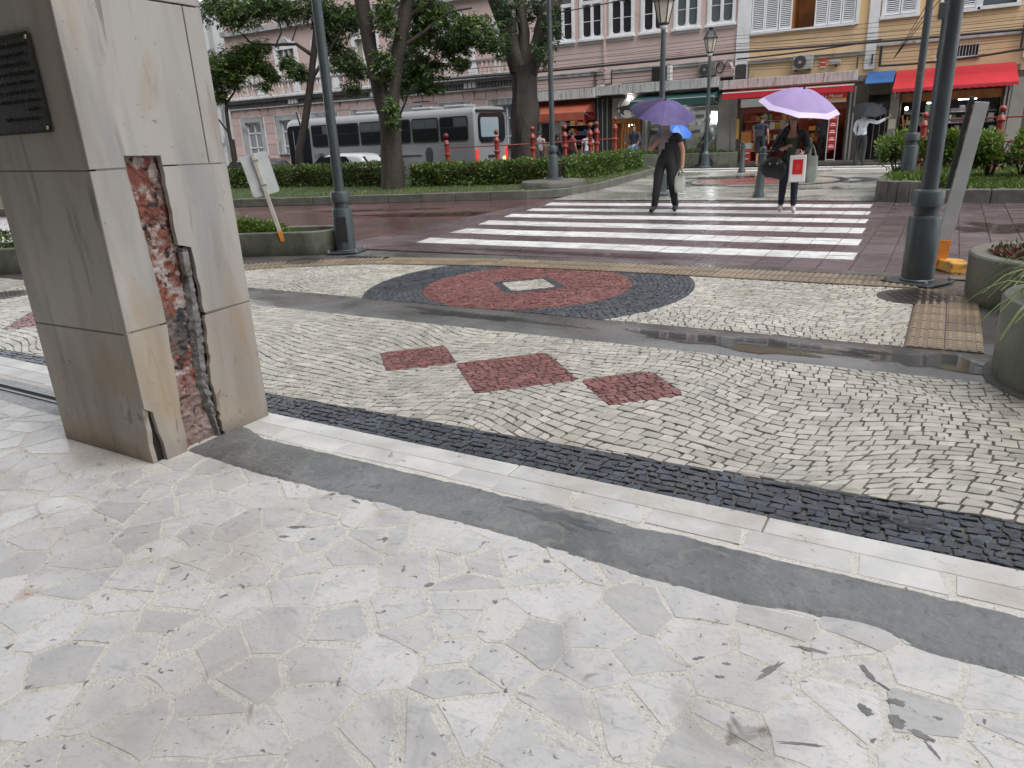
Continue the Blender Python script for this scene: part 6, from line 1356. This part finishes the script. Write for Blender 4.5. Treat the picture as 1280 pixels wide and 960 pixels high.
for a,bq in ((389,417),(419,448),(450,482),(488,513),(515,548),(550,585)):
    x0,x1 = bx_of(a),bx_of(bq)
    w = MB().plate(rrect(x0,x1,1.88,2.78,.10),-.006,.05).build('window','rubber',bus)
    mid = (x0+x1)/2
    for c,d in ((x0+.05,mid-.012),(mid+.012,x1-.05)):
        MB().bx(c,d,-.012,-.007,1.94,2.36).build('pane','bus_glass',w); MB().bx(c,d,-.012,-.007,2.40,2.72).build('pane','bus_glass' if random.random() < .5 else 'pane_grey',w)
x0,x1 = bx_of(359),bx_of(386)
dw = MB().plate(rrect(x0,x1,.75,2.80,.22),-.006,.05).build('front_door','bus_glass',bus)
for x in (x0+.35,x0+.75): MB().bx(x,x+.03,-.014,-.0065,.85,2.6).build('door_post','steel_grey',dw)
MB().bx(x0+.42,x0+.72,-.014,-.0065,1.3,2.0).build('reflection_pane','pane_pale',dw)
# rear: dark window, lamps
RW = MB().xplate([(y,z) for y,z in rrect(.28,2.22,1.78,2.86,.25)],.045,-.02).build('rear_window','bus_glass',bus); MB().xplate([(y,z) for y,z in rrect(.40,1.72,1.98,2.70,.10)],.050,.046).build('pane','bus_glass_light',RW)
MB().bx(.001,.05,.15,2.35,2.90,2.98).build('rear_visor','rubber',bus)
for y in (.10,2.30): MB().bx(-.03,.035,y-.09,y+.09,.95,1.55).build('tail_light','tail_red',bus,bevel=.03,seg=2)
MB().bx(.0,.03,2.05,2.2,1.05,1.2).build('turn_signal','tail_amber',bus); MB().bx(.0,.02,1.1,1.5,.75,.92).build('number_plate','plate_grey',bus); MB().bx(-.02,.06,.15,2.35,.38,.62).build('rear_bumper','bus_silver',bus,bevel=.03); MB().bx(.0,.02,.9,1.6,1.2,1.3).build('rear_badge','rubber',bus)
for x in (-2.3,-BL+2.4): wheel(bus,x,.18,.48,.48,.30); wheel(bus,x,2.32,.48,.48,.30)
for x in (-2.3,-BL+2.4): MB().plate([(x+.62*math.cos(R(a)),.48+.62*math.sin(R(a))) for a in range(-10,191,20)],-.004,.02).build('wheel_arch','rubber',bus)
MB().bx(-BL+.4,-.3,-.004,.01,.34,.50).build('skirt_rail','rubber',bus)
for x in (-3.0,-6.0,-1.4): MB().bx(x-.5,x+.5,.8,1.7,3.10,3.22).build('roof_hatch','bus_silver',bus,bevel=.04)
lettering('1180',.30,(bx_of(389),-.012,1.42),'letter_dark',bus); em = MB().plate(rrect(bx_of(391),bx_of(399),1.16,1.30,.02),-.012,.0).build('emblem','letter_dark',bus); MB().bx(bx_of(400),bx_of(406),-.012,0,1.18,1.30).build('stripe','goods_d',bus)
xe = bx_of(534.5); MB().plate([(xe-.16,1.10),(xe+.16,1.10),(xe+.19,1.50),(xe+.10,1.68),(xe-.08,1.68),(xe-.18,1.50)],-.012,0).build('emblem','letter_dark',bus)
MB().bx(xe-2.1,xe-.4,-.011,0,1.36,1.42).build('stripe','letter_dark',bus)
def car(label, loc, rz, paint, L=3.9, H=1.55, W=1.68):
    t = thing('parked_car',label,'car',loc,rz,'cars in the street behind the hedge')
    # stations along x (rear +): (x, zlow, zbelt, zroof, half width low, half width roof)
    st_ = [(L/2,.38,.80,.86,.62,.55),(L/2-.06,.28,.92,1.02,.76,.60),(L/2-.35,.22,.96,H-.10,.82,.62),(L/2-.7,.22,.96,H-.01,.84,.63),(0.1,.20,.95,H,.84,.64),(-.45,.20,.94,H-.06,.84,.63),(-1.10,.20,.93,1.02,.84,.70),(-L/2+.25,.24,.82,.86,.80,.70),(-L/2+.03,.30,.62,.66,.68,.6),(-L/2,.36,.56,.60,.6,.5)]
    mb = MB(); sc = W/1.68
    for x,zl,zb,zr,hw,hr in st_:
        for y,z in ((-hw*.92,zl),(-hw,zl+.22),(-hw*.985,zb),(-hr,zr-.05),(-hr+.12,zr),(hr-.12,zr),(hr,zr-.05),(hw*.985,zb),(hw,zl+.22),(hw*.92,zl)): mb.v.append((x,y*sc,z))
    n = 10
    for j in range(len(st_)-1):
        for i in range(n): a = j*n+i; mb.f.append([a,j*n+(i+1)%n,(j+1)*n+(i+1)%n,(j+1)*n+i]); mb.m.append(0); mb.t.append(.5)
    mb.f += [list(range(n)),[(len(st_)-1)*n+i for i in range(n)]]; mb.m += [0,0]; mb.t += [.5,.5]
    o = mb.build('body',paint,t,smooth=True)
    ss = o.modifiers.new('sub','SUBSURF'); ss.levels = ss.render_levels = 1
    def side(poly,name,s): 
        m_ = MB()
        pts = []
        for x,z in poly:
            f = min(1,max(0,(z-.95)/(H-1.05))); y = s*sc*(.835-(.835-.655)*f+.006); pts.append((x,y,z))
        m_.add(pts,[tuple(range(len(pts)))]); m_.build(name,'bus_glass',t,clean=False)
    for s in (-1,1):
        side([(-.98,.99),(-.42,1.40),(.10,1.44),(.10,.99)],'side_window',s); side([(.18,.99),(.18,1.44),(.85,1.42),(1.05,1.28),(1.12,.99)],'side_window',s)
        for x in (-1.22,1.22): wheel(t,x,s*(.72*sc),.30,.30,.20)
        MB().bx(L/2-.20,L/2-.05,s*.72*sc-.10,s*.72*sc+.10,.80,1.0).build('tail_light','tail_red',t,bevel=.02); MB().bx(-L/2+.06,-L/2+.2,s*.55*sc-.12,s*.55*sc+.12,.58,.72).build('headlight','lamp_clear',t,bevel=.02); MB().bx(-.75,-.62,s*.86*sc-.08,s*.86*sc+.08,.98,1.10).build('mirror',paint,t,bevel=.02)
    MB().add([(L/2-.10,-.56*sc,1.04),(L/2-.10,.56*sc,1.04),(L/2-.42,.52*sc,H-.16),(L/2-.42,-.52*sc,H-.16)],[(0,1,2,3)]).build('rear_window','bus_glass',t,loc=(.05,0,.0)); MB().bx(L/2-.01,L/2+.02,-.2,.2,.58,.70).build('number_plate','plate_grey',t); MB().bx(L/2-.06,L/2+.04,-.70*sc,.70*sc,.34,.52).build('bumper','rubber',t,bevel=.04)
    MB().add([(-1.13,-.62*sc,1.0),(-1.13,.62*sc,1.0),(-.52,.56*sc,H-.12),(-.52,-.56*sc,H-.12)],[(0,1,2,3)]).build('windscreen','bus_glass',t,loc=(-.04,0,.02))
    return t
car('white hatchback parked behind the hedge in front of the bus',(-21.0,22.6,BG+.10),0,'car_white')
car('dark car mostly hidden behind the hedge near the bus front',(-26.0,22.4,BG+.02),0,'car_dark')
mc = thing('motorcycle','red motorcycle parked by the timber shop front','motorcycle',(-10.3,27.1,-.035),R(100))
for y in (-.62,.62): wheel(mc,0,0,0,.01,.01).matrix_local = Matrix.Scale(0.0001,4); 
for c in list(mc.children): bpy.data.objects.remove(c.children[0]); bpy.data.objects.remove(c)
for x in (-.62,.62): wheel(mc,x,0,.30,.30,.10)
MB().obox((.05,0,.72),(.5,.22,.20),0,0,.5,0,.12).build('tank','moto_red',mc,bevel=.06,seg=2); MB().obox((.45,0,.76),(.62,.24,.09)).build('seat','rubber',mc,bevel=.03); MB().bx(-.15,.30,-.14,.14,.28,.60).build('engine','dark_metal',mc,bevel=.03); MB().obox((-.36,0,.85),(.22,.2,.18)).build('headlight','lamp_clear',mc,bevel=.05); MB().tube([(-.62,.06,.30),(-.40,.07,.95)],.025,8).tube([(-.62,-.06,.30),(-.40,-.07,.95)],.025,8).build('fork','steel_grey',mc); MB().tube([(-.30,-.36,1.02),(-.38,-.12,.98),(-.38,.12,.98),(-.30,.36,1.02)],.016,6).build('handlebar','dark_metal',mc); MB().tube([(0,.16,.30),(.45,.18,.30),(.85,.18,.38)],.04,8).build('exhaust','steel_grey',mc); MB().tube([(.1,0,.6),(.62,0,.30)],.03,6).build('swingarm','dark_metal',mc)

# ------------------------------------------------------------------ people
def skin_mesh(verts, edges, radii, sub=2):
    me = bpy.data.meshes.new('b'); me.from_pydata(verts, edges, []); o = bpy.data.objects.new('b', me); COL.objects.link(o)
    sk = o.modifiers.new('skin','SKIN'); sk.use_smooth_shade = True; sk.branch_smoothing = .6
    for i,(rx,ry) in enumerate(radii): d = me.skin_vertices[0].data[i]; d.radius = (rx,ry); d.use_root = (i == 0)
    ss = o.modifiers.new('s','SUBSURF'); ss.levels = ss.render_levels = sub
    dg = bpy.context.evaluated_depsgraph_get(); out = bpy.data.meshes.new_from_object(o.evaluated_get(dg)); bpy.data.objects.remove(o); bpy.data.meshes.remove(me); return out
def person(label, loc, rz, J=None, cls=None, hair='hair_dark', hairlen=0, scale=1.0, skin='skin', shoes='shoe_dark', skirt=None):
    """J overrides joints; cls(p, limb) -> clothing name per face or None for skin"""
    t = thing('person',label,'person',loc,rz); t.scale = (scale,)*3
    j = dict(pel=(0,0,.95),sp=(0,.01,1.10),ch=(0,.0,1.27),nb=(0,.01,1.43),nk=(0,-.01,1.50),hd=(0,-.025,1.58),ht=(0,-.015,1.665),
             hl=(.095,0,.90),kl=(.10,-.02,.50),al=(.10,.02,.09),tl=(.115,-.13,.035),hr=(-.095,0,.90),kr=(-.10,-.02,.50),ar=(-.10,.02,.09),tr=(-.115,-.13,.035),
             sl=(.185,.01,1.385),el=(.235,.04,1.12),wl=(.245,-.06,.88),ml=(.245,-.09,.80),sr=(-.185,.01,1.385),er=(-.235,.04,1.12),wr=(-.245,-.06,.88),mr=(-.245,-.09,.80))
    if J: j.update(J)
    names = list(j); idx = {k:i for i,k in enumerate(names)}
    rad = dict(pel=(.150,.105),sp=(.130,.095),ch=(.155,.105),nb=(.075,.07),nk=(.052,.055),hd=(.078,.092),ht=(.066,.078),sl=(.062,.06),sr=(.062,.06),el=(.043,.043),er=(.043,.043),wl=(.028,.030),wr=(.028,.030),ml=(.036,.024),mr=(.036,.024),hl=(.090,.088),hr=(.090,.088),kl=(.058,.060),kr=(.058,.060),al=(.040,.042),ar=(.040,.042),tl=(.040,.028),tr=(.040,.028))
    E_ = [('pel','sp'),('sp','ch'),('ch','nb'),('nb','nk'),('nk','hd'),('hd','ht'),('pel','hl'),('hl','kl'),('kl','al'),('al','tl'),('pel','hr'),('hr','kr'),('kr','ar'),('ar','tr'),('ch','sl'),('sl','el'),('el','wl'),('wl','ml'),('ch','sr'),('sr','er'),('er','wr'),('wr','mr')]
    me = skin_mesh([j[k] for k in names],[(idx[a],idx[bq]) for a,bq in E_],[rad[k] for k in names])
    # fingers, nose, ears as islands of the same body
    b = bmesh.new(); b.from_mesh(me); ex = MB()
    for s in ('l','r'):
        W_ = Vector(j['w'+s]); M = Vector(j['m'+s]); d = (M-W_).normalized(); sx = 1 if s == 'l' else -1
        side = d.cross(Vector((sx,0,0)));  side = side.normalized() if side.length > .1 else Vector((0,1,0)); pal = d.cross(side).normalized()
        for k in range(4):
            o_ = M + side*(.024-.016*k) + d*.012; l = (.062,.070,.066,.052)[k]; cl = pal*(-sx)
            ex.tube([o_-d*.02,o_+d*l*.45+cl*.004,o_+d*l*.75+cl*.022,o_+d*l*.72+cl*.045],[.0092,.0088,.0080,.006],6)
        o_ = W_.lerp(M,.45)+side*.03; ex.tube([o_,o_+side*.03+d*.025,o_+side*.032+d*.055],[.0105,.0095,.0075],6)
    H_ = Vector(j['hd']); ex.tube([H_+Vector((0,-.080,.035)),H_+Vector((0,-.108,.005)),H_+Vector((0,-.088,-.008))],[.008,.016,.012],6); ex.tube([H_+Vector((-.022,-.082,-.040)),H_+Vector((.022,-.082,-.040))],.008,5)
    for s in (-1,1): ex.sph(H_+Vector((s*.082,.005,.005)),.024,6,sq=(.4,.8,1.25))
    o0 = len(b.verts); nv = [b.verts.new(p) for p in ex.v]; b.verts.ensure_lookup_table()
    for f in ex.f:
        try: b.faces.new([nv[i] for i in f])
        except ValueError: pass
    b.normal_update(); b.to_mesh(me)
    me.materials.clear(); me.materials.append(MAT[skin]); me.polygons.foreach_set('use_smooth',[True]*len(me.polygons))
    body = link('body',me,t)
    segs = {'torso':[('pel','sp'),('sp','ch'),('ch','nb')],'head':[('nk','hd'),('hd','ht')],'thigh':[('hl','kl'),('hr','kr')],'calf':[('kl','al'),('kr','ar')],'foot':[('al','tl'),('ar','tr')],'uarm':[('sl','el'),('sr','er')],'farm':[('el','wl'),('er','wr')],'hand':[('wl','ml'),('wr','mr')]}
    def limb(p):
        best = ('torso',1e9,0)
        for k,ss in segs.items():
            for a,bq in ss:
                A,B_ = Vector(j[a]),Vector(j[bq]); ab = B_-A; f = max(0,min(1,(p-A).dot(ab)/ab.length_squared)); d = (p-(A+ab*f)).length/ (max(rad[a][0]*(1-f)+rad[bq][0]*f,.02))
                if d < best[1]: best = (k,d,f)
        return best[0],best[2]
    groups = {}
    b.normal_update()
    for f in b.faces:
        if f.verts[0].index >= o0 and f.verts[0].index != -1 and f.verts[0] in nv: continue
        c = f.calc_center_median(); L_,fr = limb(c); g = cls(c,L_,fr)
        if L_ == 'foot': g = ('shoe',shoes)
        if L_ == 'head' or (L_ == 'torso' and c.z > j['nb'][2]+.04): g = None
        if g: groups.setdefault(g,[]).append(f)
    for (nm,mt),fs in groups.items():
        vm = {}; vs_ = []; ff = []
        for f in fs:
            q = []
            for v in f.verts:
                if v.index not in vm:
                    off = .012 if nm != 'shoe' else .008
                    if nm in ('jacket',): off = .024
                    wr = .006*mnoise.noise(Vector(v.co)*14); vm[v.index] = len(vs_); vs_.append(v.co+v.normal*(off+wr))
                q.append(vm[v.index])
            ff.append(q)
        if nm == 'shoe': # two shoes
            for sgn,nn in ((1,'shoe'),(-1,'shoe')):
                sel = [f for f in ff if sum(vs_[i].x for i in f)*sgn > 0] if True else ff
                if not sel: continue
                used = sorted(set(i for f in sel for i in f)); rm = {i:k for k,i in enumerate(used)}
                MB().add([vs_[i] for i in used],[[rm[i] for i in f] for f in sel]).build('shoe',mt,t,smooth=True,clean=False)
        else: MB().add(vs_,ff).build(nm,mt,t,smooth=True,clean=False)
    b.free()
    hm = MB(); hc = H_+Vector((0,.012,.035)); n = 14
    prof = []
    for a in range(n+1):
        th = PI*a/n*.62
        prof.append((math.sin(th),math.cos(th)))
    for k,(r_,z) in enumerate(prof):
        for i in range(16):
            an = 2*PI*i/16; fy = math.sin(an); cut = 1.0 if fy > -.35 else .72
            th = math.acos(z)*(cut); rr_ = math.sin(th); zz = math.cos(th); p = hc+Vector((.092*rr_*math.cos(an),.104*rr_*fy,.096*zz)); p += Vector((0,0,.004*mnoise.noise(p*40)))
            if hairlen and fy > -.3 and k == n: p.z -= hairlen; 
            hm.v.append(p)
    for k in range(n):
        for i in range(16): hm.f.append([k*16+i,k*16+(i+1)%16,(k+1)*16+(i+1)%16,(k+1)*16+i]); hm.m.append(0); hm.t.append(.5)
    hm.build('hair',hair,t,smooth=True,clean=False)
    ey = MB()
    for s in (-1,1): MB().sph(H_+Vector((s*.031,-.083,.025)),.009,6).build('eye','hair_dark',t,smooth=True)
    return t
def umbrella(label, apex, axis, rad, depth, mats, trim=None, shaft=.72, ribs=8, spin=0.0, bow=.55):
    t = thing('umbrella',label,'umbrella',apex); t.rotation_mode = 'QUATERNION'; t.rotation_quaternion = Vector(axis).normalized().to_track_quat('Z','Y')
    for k in range(ribs):
        a0 = spin+2*PI*k/ribs; a1 = spin+2*PI*(k+1)/ribs; mb = MB(); nu, nv = 6, 8; tn = random.random()
        def P(u,v):
            a = a0+(a1-a0)*u; r = rad*v*(1-.045*math.sin(PI*u)*v); z = -depth*(v**1.9)*(1-.06*math.sin(PI*u)) ; return (r*math.cos(a),r*math.sin(a),z+.012*math.sin(PI*u)*math.sin(PI*v)*-1)
        for i in range(nu+1):
            for jj in range(nv+1): mb.v.append(P(i/nu,jj/nv))
        for i in range(nu):
            for jj in range(nv): a = i*(nv+1)+jj; mb.f.append([a,a+1,a+nv+2,a+nv+1]); mb.m.append(1 if (trim and jj == nv-1) else 0); mb.t.append(tn)
        mb.build('canopy_panel',[mats,trim or mats],t,smooth=False,clean=False)
        MB().tube([(rad*v*math.cos(a0)*.99,rad*v*math.sin(a0)*.99,-depth*(v**1.9)-.006) for v in (0,.25,.5,.75,1.0,1.02)],.0035,5).build('rib','umb_shaft',t,clean=False)
    MB().tube([(0,0,.05),(0,0,-shaft)],.006,8).build('shaft','umb_shaft',t); MB().lathe([(.004,.09),(.008,.04),(.02,0),(.012,-.02)],8).build('tip','post_black',t); MB().tube([(0,0,-shaft),(0,0,-shaft-.10)],.013,8).build('handle','post_black',t)
    return t
CR = Vector((math.cos(YAW),math.sin(YAW),0)); 
def tocam(p): v = Vector((-p[0],-p[1],0)); return v.normalized()
def facecam(p): v = tocam(p); return math.atan2(v.x,-v.y)
GRD = -.034
# man with the purple umbrella
p1 = (-4.55,13.5,-.037)
def c1(p,l,f):
    if l in ('thigh','calf'): return ('trousers','cloth_black') if p.z > .10 else None
    if l == 'torso': return ('trousers','cloth_black') if p.z < .93 else (('shirt','cloth_grey') if (p.x < .10+.5*(p.z-1.4) and p.z > .98) else ('vest','cloth_black'))
    if l == 'uarm' and f < .45: return ('shirt','cloth_grey') if p.x < 0 else ('vest','cloth_black')
person('person in black trousers and grey top walking under the purple umbrella', p1, facecam(p1)-.25,
    J=dict(kl=(.12,-.05,.50),al=(.15,.10,.10),tl=(.17,-.05,.035),kr=(-.11,-.10,.51),ar=(-.15,-.12,.09),tr=(-.17,-.27,.045),el=(.26,.02,1.11),wl=(.28,-.04,.86),ml=(.28,-.06,.78),er=(-.27,-.02,1.13),wr=(-.12,-.20,1.24),mr=(-.08,-.24,1.30)), cls=c1, scale=.985).scale = (1.14,1.14,.985)
ax = Vector((0,0,1))+.42*tocam(p1)+.22*CR
umbrella('purple umbrella hiding the face of the person on the crosswalk', Vector((-4.56,13.42,1.93)), ax, .60, .24, 'umb_purple', spin=.3, shaft=.7)
def carrier(name, label, loc, w, h, d, mats, rz, cat='bag', sag=.3):
    t = thing(name,label,cat,loc,rz); mb = MB(); n = 14; m = 10
    for k in range(m+1):
        f = k/m; ww = w*(.72+.28*math.sin(PI*(f*.75+.1))); dd = d*(1.0-.75*f**1.5)
        for i in range(n):
            a = 2*PI*i/n; cx = math.copysign(abs(math.cos(a))**.6,math.cos(a)); cy = math.copysign(abs(math.sin(a))**.7,math.sin(a)); x = ww/2*cx; y = dd/2*cy; q = Vector((x*9,y*9,f*4)); k_ = 1+.14*mnoise.noise(q+Vector(loc)); mb.v.append((x*k_,y*k_,h*f-.02*sag*abs(cx)*(1-f)*-1))
    for k in range(m):
        for i in range(n): mb.f.append([k*n+i,k*n+(i+1)%n,(k+1)*n+(i+1)%n,(k+1)*n+i]); mb.m.append(0); mb.t.append(.5)
    mb.f.append(list(range(n-1,-1,-1))); mb.m.append(0); mb.t.append(.5); mb.f.append([m*n+i for i in range(n)]); mb.m.append(0); mb.t.append(.5)
    mb.build('sack',mats,t,smooth=True,clean=False)
    for s in (-1,1): MB().tube([(s*w*.3,s*d*.05,h*.94),(s*w*.16,0,h*1.22),(0,0,h*1.42)],[.016,.011,.008],6).build('handle',mats,t,smooth=True)
    return t
hand1 = Vector(p1)+Matrix.Rotation(facecam(p1)-.25,3,'Z')@Vector((.28,-.06,.73)); carrier('plastic_bag','white plastic bag hanging from the hand of the purple umbrella walker',(hand1.x,hand1.y,hand1.z-.38),.20,.30,.13,'bag_plastic',facecam(p1))
# woman with the lilac umbrella
p2 = (-2.36,13.56,-.037); f2 = facecam(p2)
def c2(p,l,f):
    if l in ('thigh','calf'): return ('trousers','cloth_navy') if p.z > .15 else None
    if l == 'torso':
        if p.z < .80: return ('trousers','cloth_navy')
        if p.y < -.02 and abs(p.x) < .075+.02*(1.4-p.z): return ('top','cloth_olive') if p.z < 1.30 else None
        return ('jacket','cloth_black')
    if l == 'uarm': return ('jacket','cloth_black')
    if l == 'farm': return ('jacket','cloth_black') if f < .55 else None
person('woman in black jacket and dark jeans walking under the lilac umbrella', p2, f2,
    J=dict(kl=(.095,-.07,.50),al=(.10,-.02,.09),tl=(.12,-.16,.035),kr=(-.10,-.02,.50),ar=(-.12,.08,.11),tr=(-.13,-.05,.04),el=(.27,-.02,1.12),wl=(.15,-.20,1.02),ml=(.11,-.24,1.04),er=(-.28,-.02,1.12),wr=(-.14,-.20,1.13),mr=(-.07,-.24,1.17)), cls=c2, scale=.95, hair='hair_light', hairlen=.16, shoes='shoe_pale')
ax = Vector((0,0,1))+.34*tocam(p2)+.24*CR
umbrella('large lilac umbrella with pale rim held by the woman', Vector(p2)+Vector((0,0,2.0))+.20*tocam(p2)+.13*CR, ax, .66, .30, 'umb_lilac','umb_trim', spin=.1, shaft=.85)
def L2W(p,rz,q): return Vector(p)+Matrix.Rotation(rz,3,'Z')@Vector(q)
hb = thing('handbag','large black handbag on the hip of the woman with the lilac umbrella','bag',L2W(p2,f2,(-.27,-.14,.60)),f2)
mb = MB(); 
for k in range(9):
    f = k/8
    for i in range(16):
        a = 2*PI*i/16; s_ = math.sin(PI*(.16+.76*f))**.6; mb.v.append((.22*s_*math.cos(a)*(1+.06*mnoise.noise(Vector((f*5,i*.8,1)))),.09*s_*math.sin(a),.34*f+.03*math.cos(a)*-1*(1-f)))
for k in range(8):
    for i in range(16): mb.f.append([k*16+i,k*16+(i+1)%16,(k+1)*16+(i+1)%16,(k+1)*16+i]); mb.m.append(0); mb.t.append(.5)
mb.f += [list(range(15,-1,-1)),[128+i for i in range(16)]]; mb.m += [0,0]; mb.t += [.5,.5]; mb.build('body','bag_black',hb,smooth=True,clean=False)
MB().tube([(-.10,-.02,.32),(-.02,.0,.55),(.14,.06,.80),(.20,.12,.84)],.014,6).tube([(.10,-.02,.32),(.06,.0,.55),(.17,.06,.80),(.20,.12,.83)],.014,6).build('strap','bag_black',hb,smooth=True)
for x in (-.06,.06): MB().lathe([(.018,0),(.018,.012)],8).build('buckle','steel_grey',hb).matrix_local = Matrix.Translation((x,-.085,.24)) @ Matrix.Rotation(PI/2,4,'X')
sb_ = thing('shopping_bag','white shopping bag with a big red square held by the woman','bag',L2W(p2,f2,(.12,-.27,.53)),f2+.05)
MB().plate(rrect(-.135,.125,0,.44,.012),-.03,.03).build('sack','bag_white',sb_,bevel=.012); MB().plate(rrect(-.085,.075,.13,.37,.004),-.0345,-.0305).build('red_square','bag_red',sb_); MB().plate(rrect(-.035,.025,.20,.30,.005),-.0365,-.0346).build('print','alarm_red',sb_); MB().tube([(-.06,0,.45),(-.03,.02,.52),(.03,.02,.52),(.06,0,.45)],.006,5).build('handle','bag_white',sb_)
carrier('cloth_bag','sage green tote bag hanging behind the white shopping bag',L2W(p2,f2,(.33,-.05,.50)),.22,.44,.12,'bag_sage',f2)
# white shirt man with the black umbrella, seen from behind
p3 = (-2.55,26.85,-.03)
def c3(p,l,f):
    if l in ('thigh','calf'): return ('trousers','cloth_charcoal') if p.z > .08 else None
    if l == 'torso': return ('trousers','cloth_charcoal') if p.z < .95 else ('shirt','cloth_white')
    if l in ('uarm','farm'): return ('shirt','cloth_white') if not (l == 'farm' and f > .9) else None
f3 = R(165); person('man in white shirt and dark trousers stretching an arm, seen from behind', p3, f3,
    J=dict(er=(-.42,-.05,1.30),wr=(-.64,-.10,1.42),mr=(-.71,-.12,1.46),el=(.23,.05,1.12),wl=(.20,-.12,.95),ml=(.19,-.16,.90),kl=(.10,-.06,.50),al=(.11,.10,.10),tl=(.12,-.04,.035)), cls=c3, hair='hair_dark')
umbrella('black umbrella of the man in the white shirt', Vector((-2.40,26.75,1.84)), Vector((.16,-.42,1)), .52, .20, 'umb_black', spin=.2, shaft=.6)
# passers-by near the shops
def simple(top, low, bare=True, long=False, lowend=.08):
    def c(p,l,f):
        if l in ('thigh','calf'): return ('trousers',low) if p.z > lowend else None
        if l == 'torso': return ('trousers',low) if p.z < .95 else ('shirt',top)
        if l == 'uarm' and (long or f < .5): return ('shirt',top)
        if l == 'farm' and long and f < .9: return ('shirt',top)
    return c
WALK = dict(kl=(.10,-.16,.52),al=(.10,-.22,.12),tl=(.11,-.38,.08),kr=(-.10,.03,.50),ar=(-.10,.26,.14),tr=(-.11,.12,.05),el=(.24,.12,1.12),wl=(.25,.10,.88),ml=(.25,.08,.80),er=(-.24,-.06,1.12),wr=(-.24,-.20,.92),mr=(-.24,-.25,.86))
person('person in dark blue with a backpack looking into the red shop', (-5.85,27.55,-.03), R(175), cls=simple('cloth_charcoal','cloth_navy',lowend=.45), scale=1.0, shoes='shoe_pale')
bp = thing('backpack','dark backpack worn by the person at the red shop','bag',(-5.85,27.55,-.03),R(175)); MB().obox((0,.17,1.22),(.30,.16,.44)).build('pack','cloth_navy',bp,bevel=.06,seg=3); MB().obox((0,.265,1.12),(.24,.05,.2)).build('pocket','cloth_charcoal',bp,bevel=.02,seg=2)
for s in (-1,1): MB().tube([(s*.10,.12,1.42),(s*.11,-.02,1.46),(s*.12,-.13,1.30),(s*.13,.02,1.06)],.02,6).build('strap','cloth_navy',bp)
person('person in dark clothes striding past behind the far lantern post', (-7.72,27.35,-.03), R(-75), J=WALK, cls=simple('cloth_charcoal','cloth_black',long=True), skin='skin_deep')
p6 = (-5.95,18.2,-.035); person('person with the blue umbrella mostly hidden behind the purple umbrella walker', p6, facecam(p6), cls=simple('cloth_navy','cloth_black',long=True), J=dict(er=(-.26,-.05,1.14),wr=(-.10,-.22,1.24),mr=(-.05,-.25,1.30)))
umbrella('bright blue umbrella peeking out behind the purple one', Vector((-5.80,18.1,1.52)), Vector((.35,-.30,1)), .38, .22, 'umb_blue', spin=.5, shaft=.6)
for k,(u,v,rz,top,low,lab,lg) in enumerate(((-13.7,27.3,170,'cloth_black','cloth_navy','person in a black coat standing at the bar under the rust awning',True),(-13.15,27.5,150,'cloth_maroon','cloth_charcoal','person in a maroon top standing at the bar',False),(-12.35,27.2,20,'cloth_pale','cloth_blue','person in a pale shirt standing by the dark pier',False),(-14.6,27.4,-160,'cloth_grey','cloth_charcoal','person in grey at the left end of the bar, behind the fence posts',False),(-3.98,28.75,10,'cloth_charcoal','cloth_black','shop worker in dark clothes inside the red shop',True))):
    person(lab,(u,v,-.03 if u > -12 else -.18),R(rz),cls=simple(top,low,long=lg),scale=random.uniform(.93,1.0),skin='skin' if k%2 else 'skin_deep')
person('seated rider in dark jacket and jeans on the parked motorcycle',(-10.28,26.75,-.12),R(10),cls=simple('cloth_navy','cloth_blue',long=True),J=dict(kl=(.18,-.38,.78),al=(.20,-.30,.36),tl=(.21,-.44,.30),kr=(-.18,-.38,.78),ar=(-.20,-.30,.36),tr=(-.21,-.44,.30),hl=(.10,-.02,.92),hr=(-.10,-.02,.92),el=(.26,-.14,1.16),wl=(.24,-.40,1.06),ml=(.24,-.47,1.05),er=(-.26,-.14,1.16),wr=(-.24,-.40,1.06),mr=(-.24,-.47,1.05)))
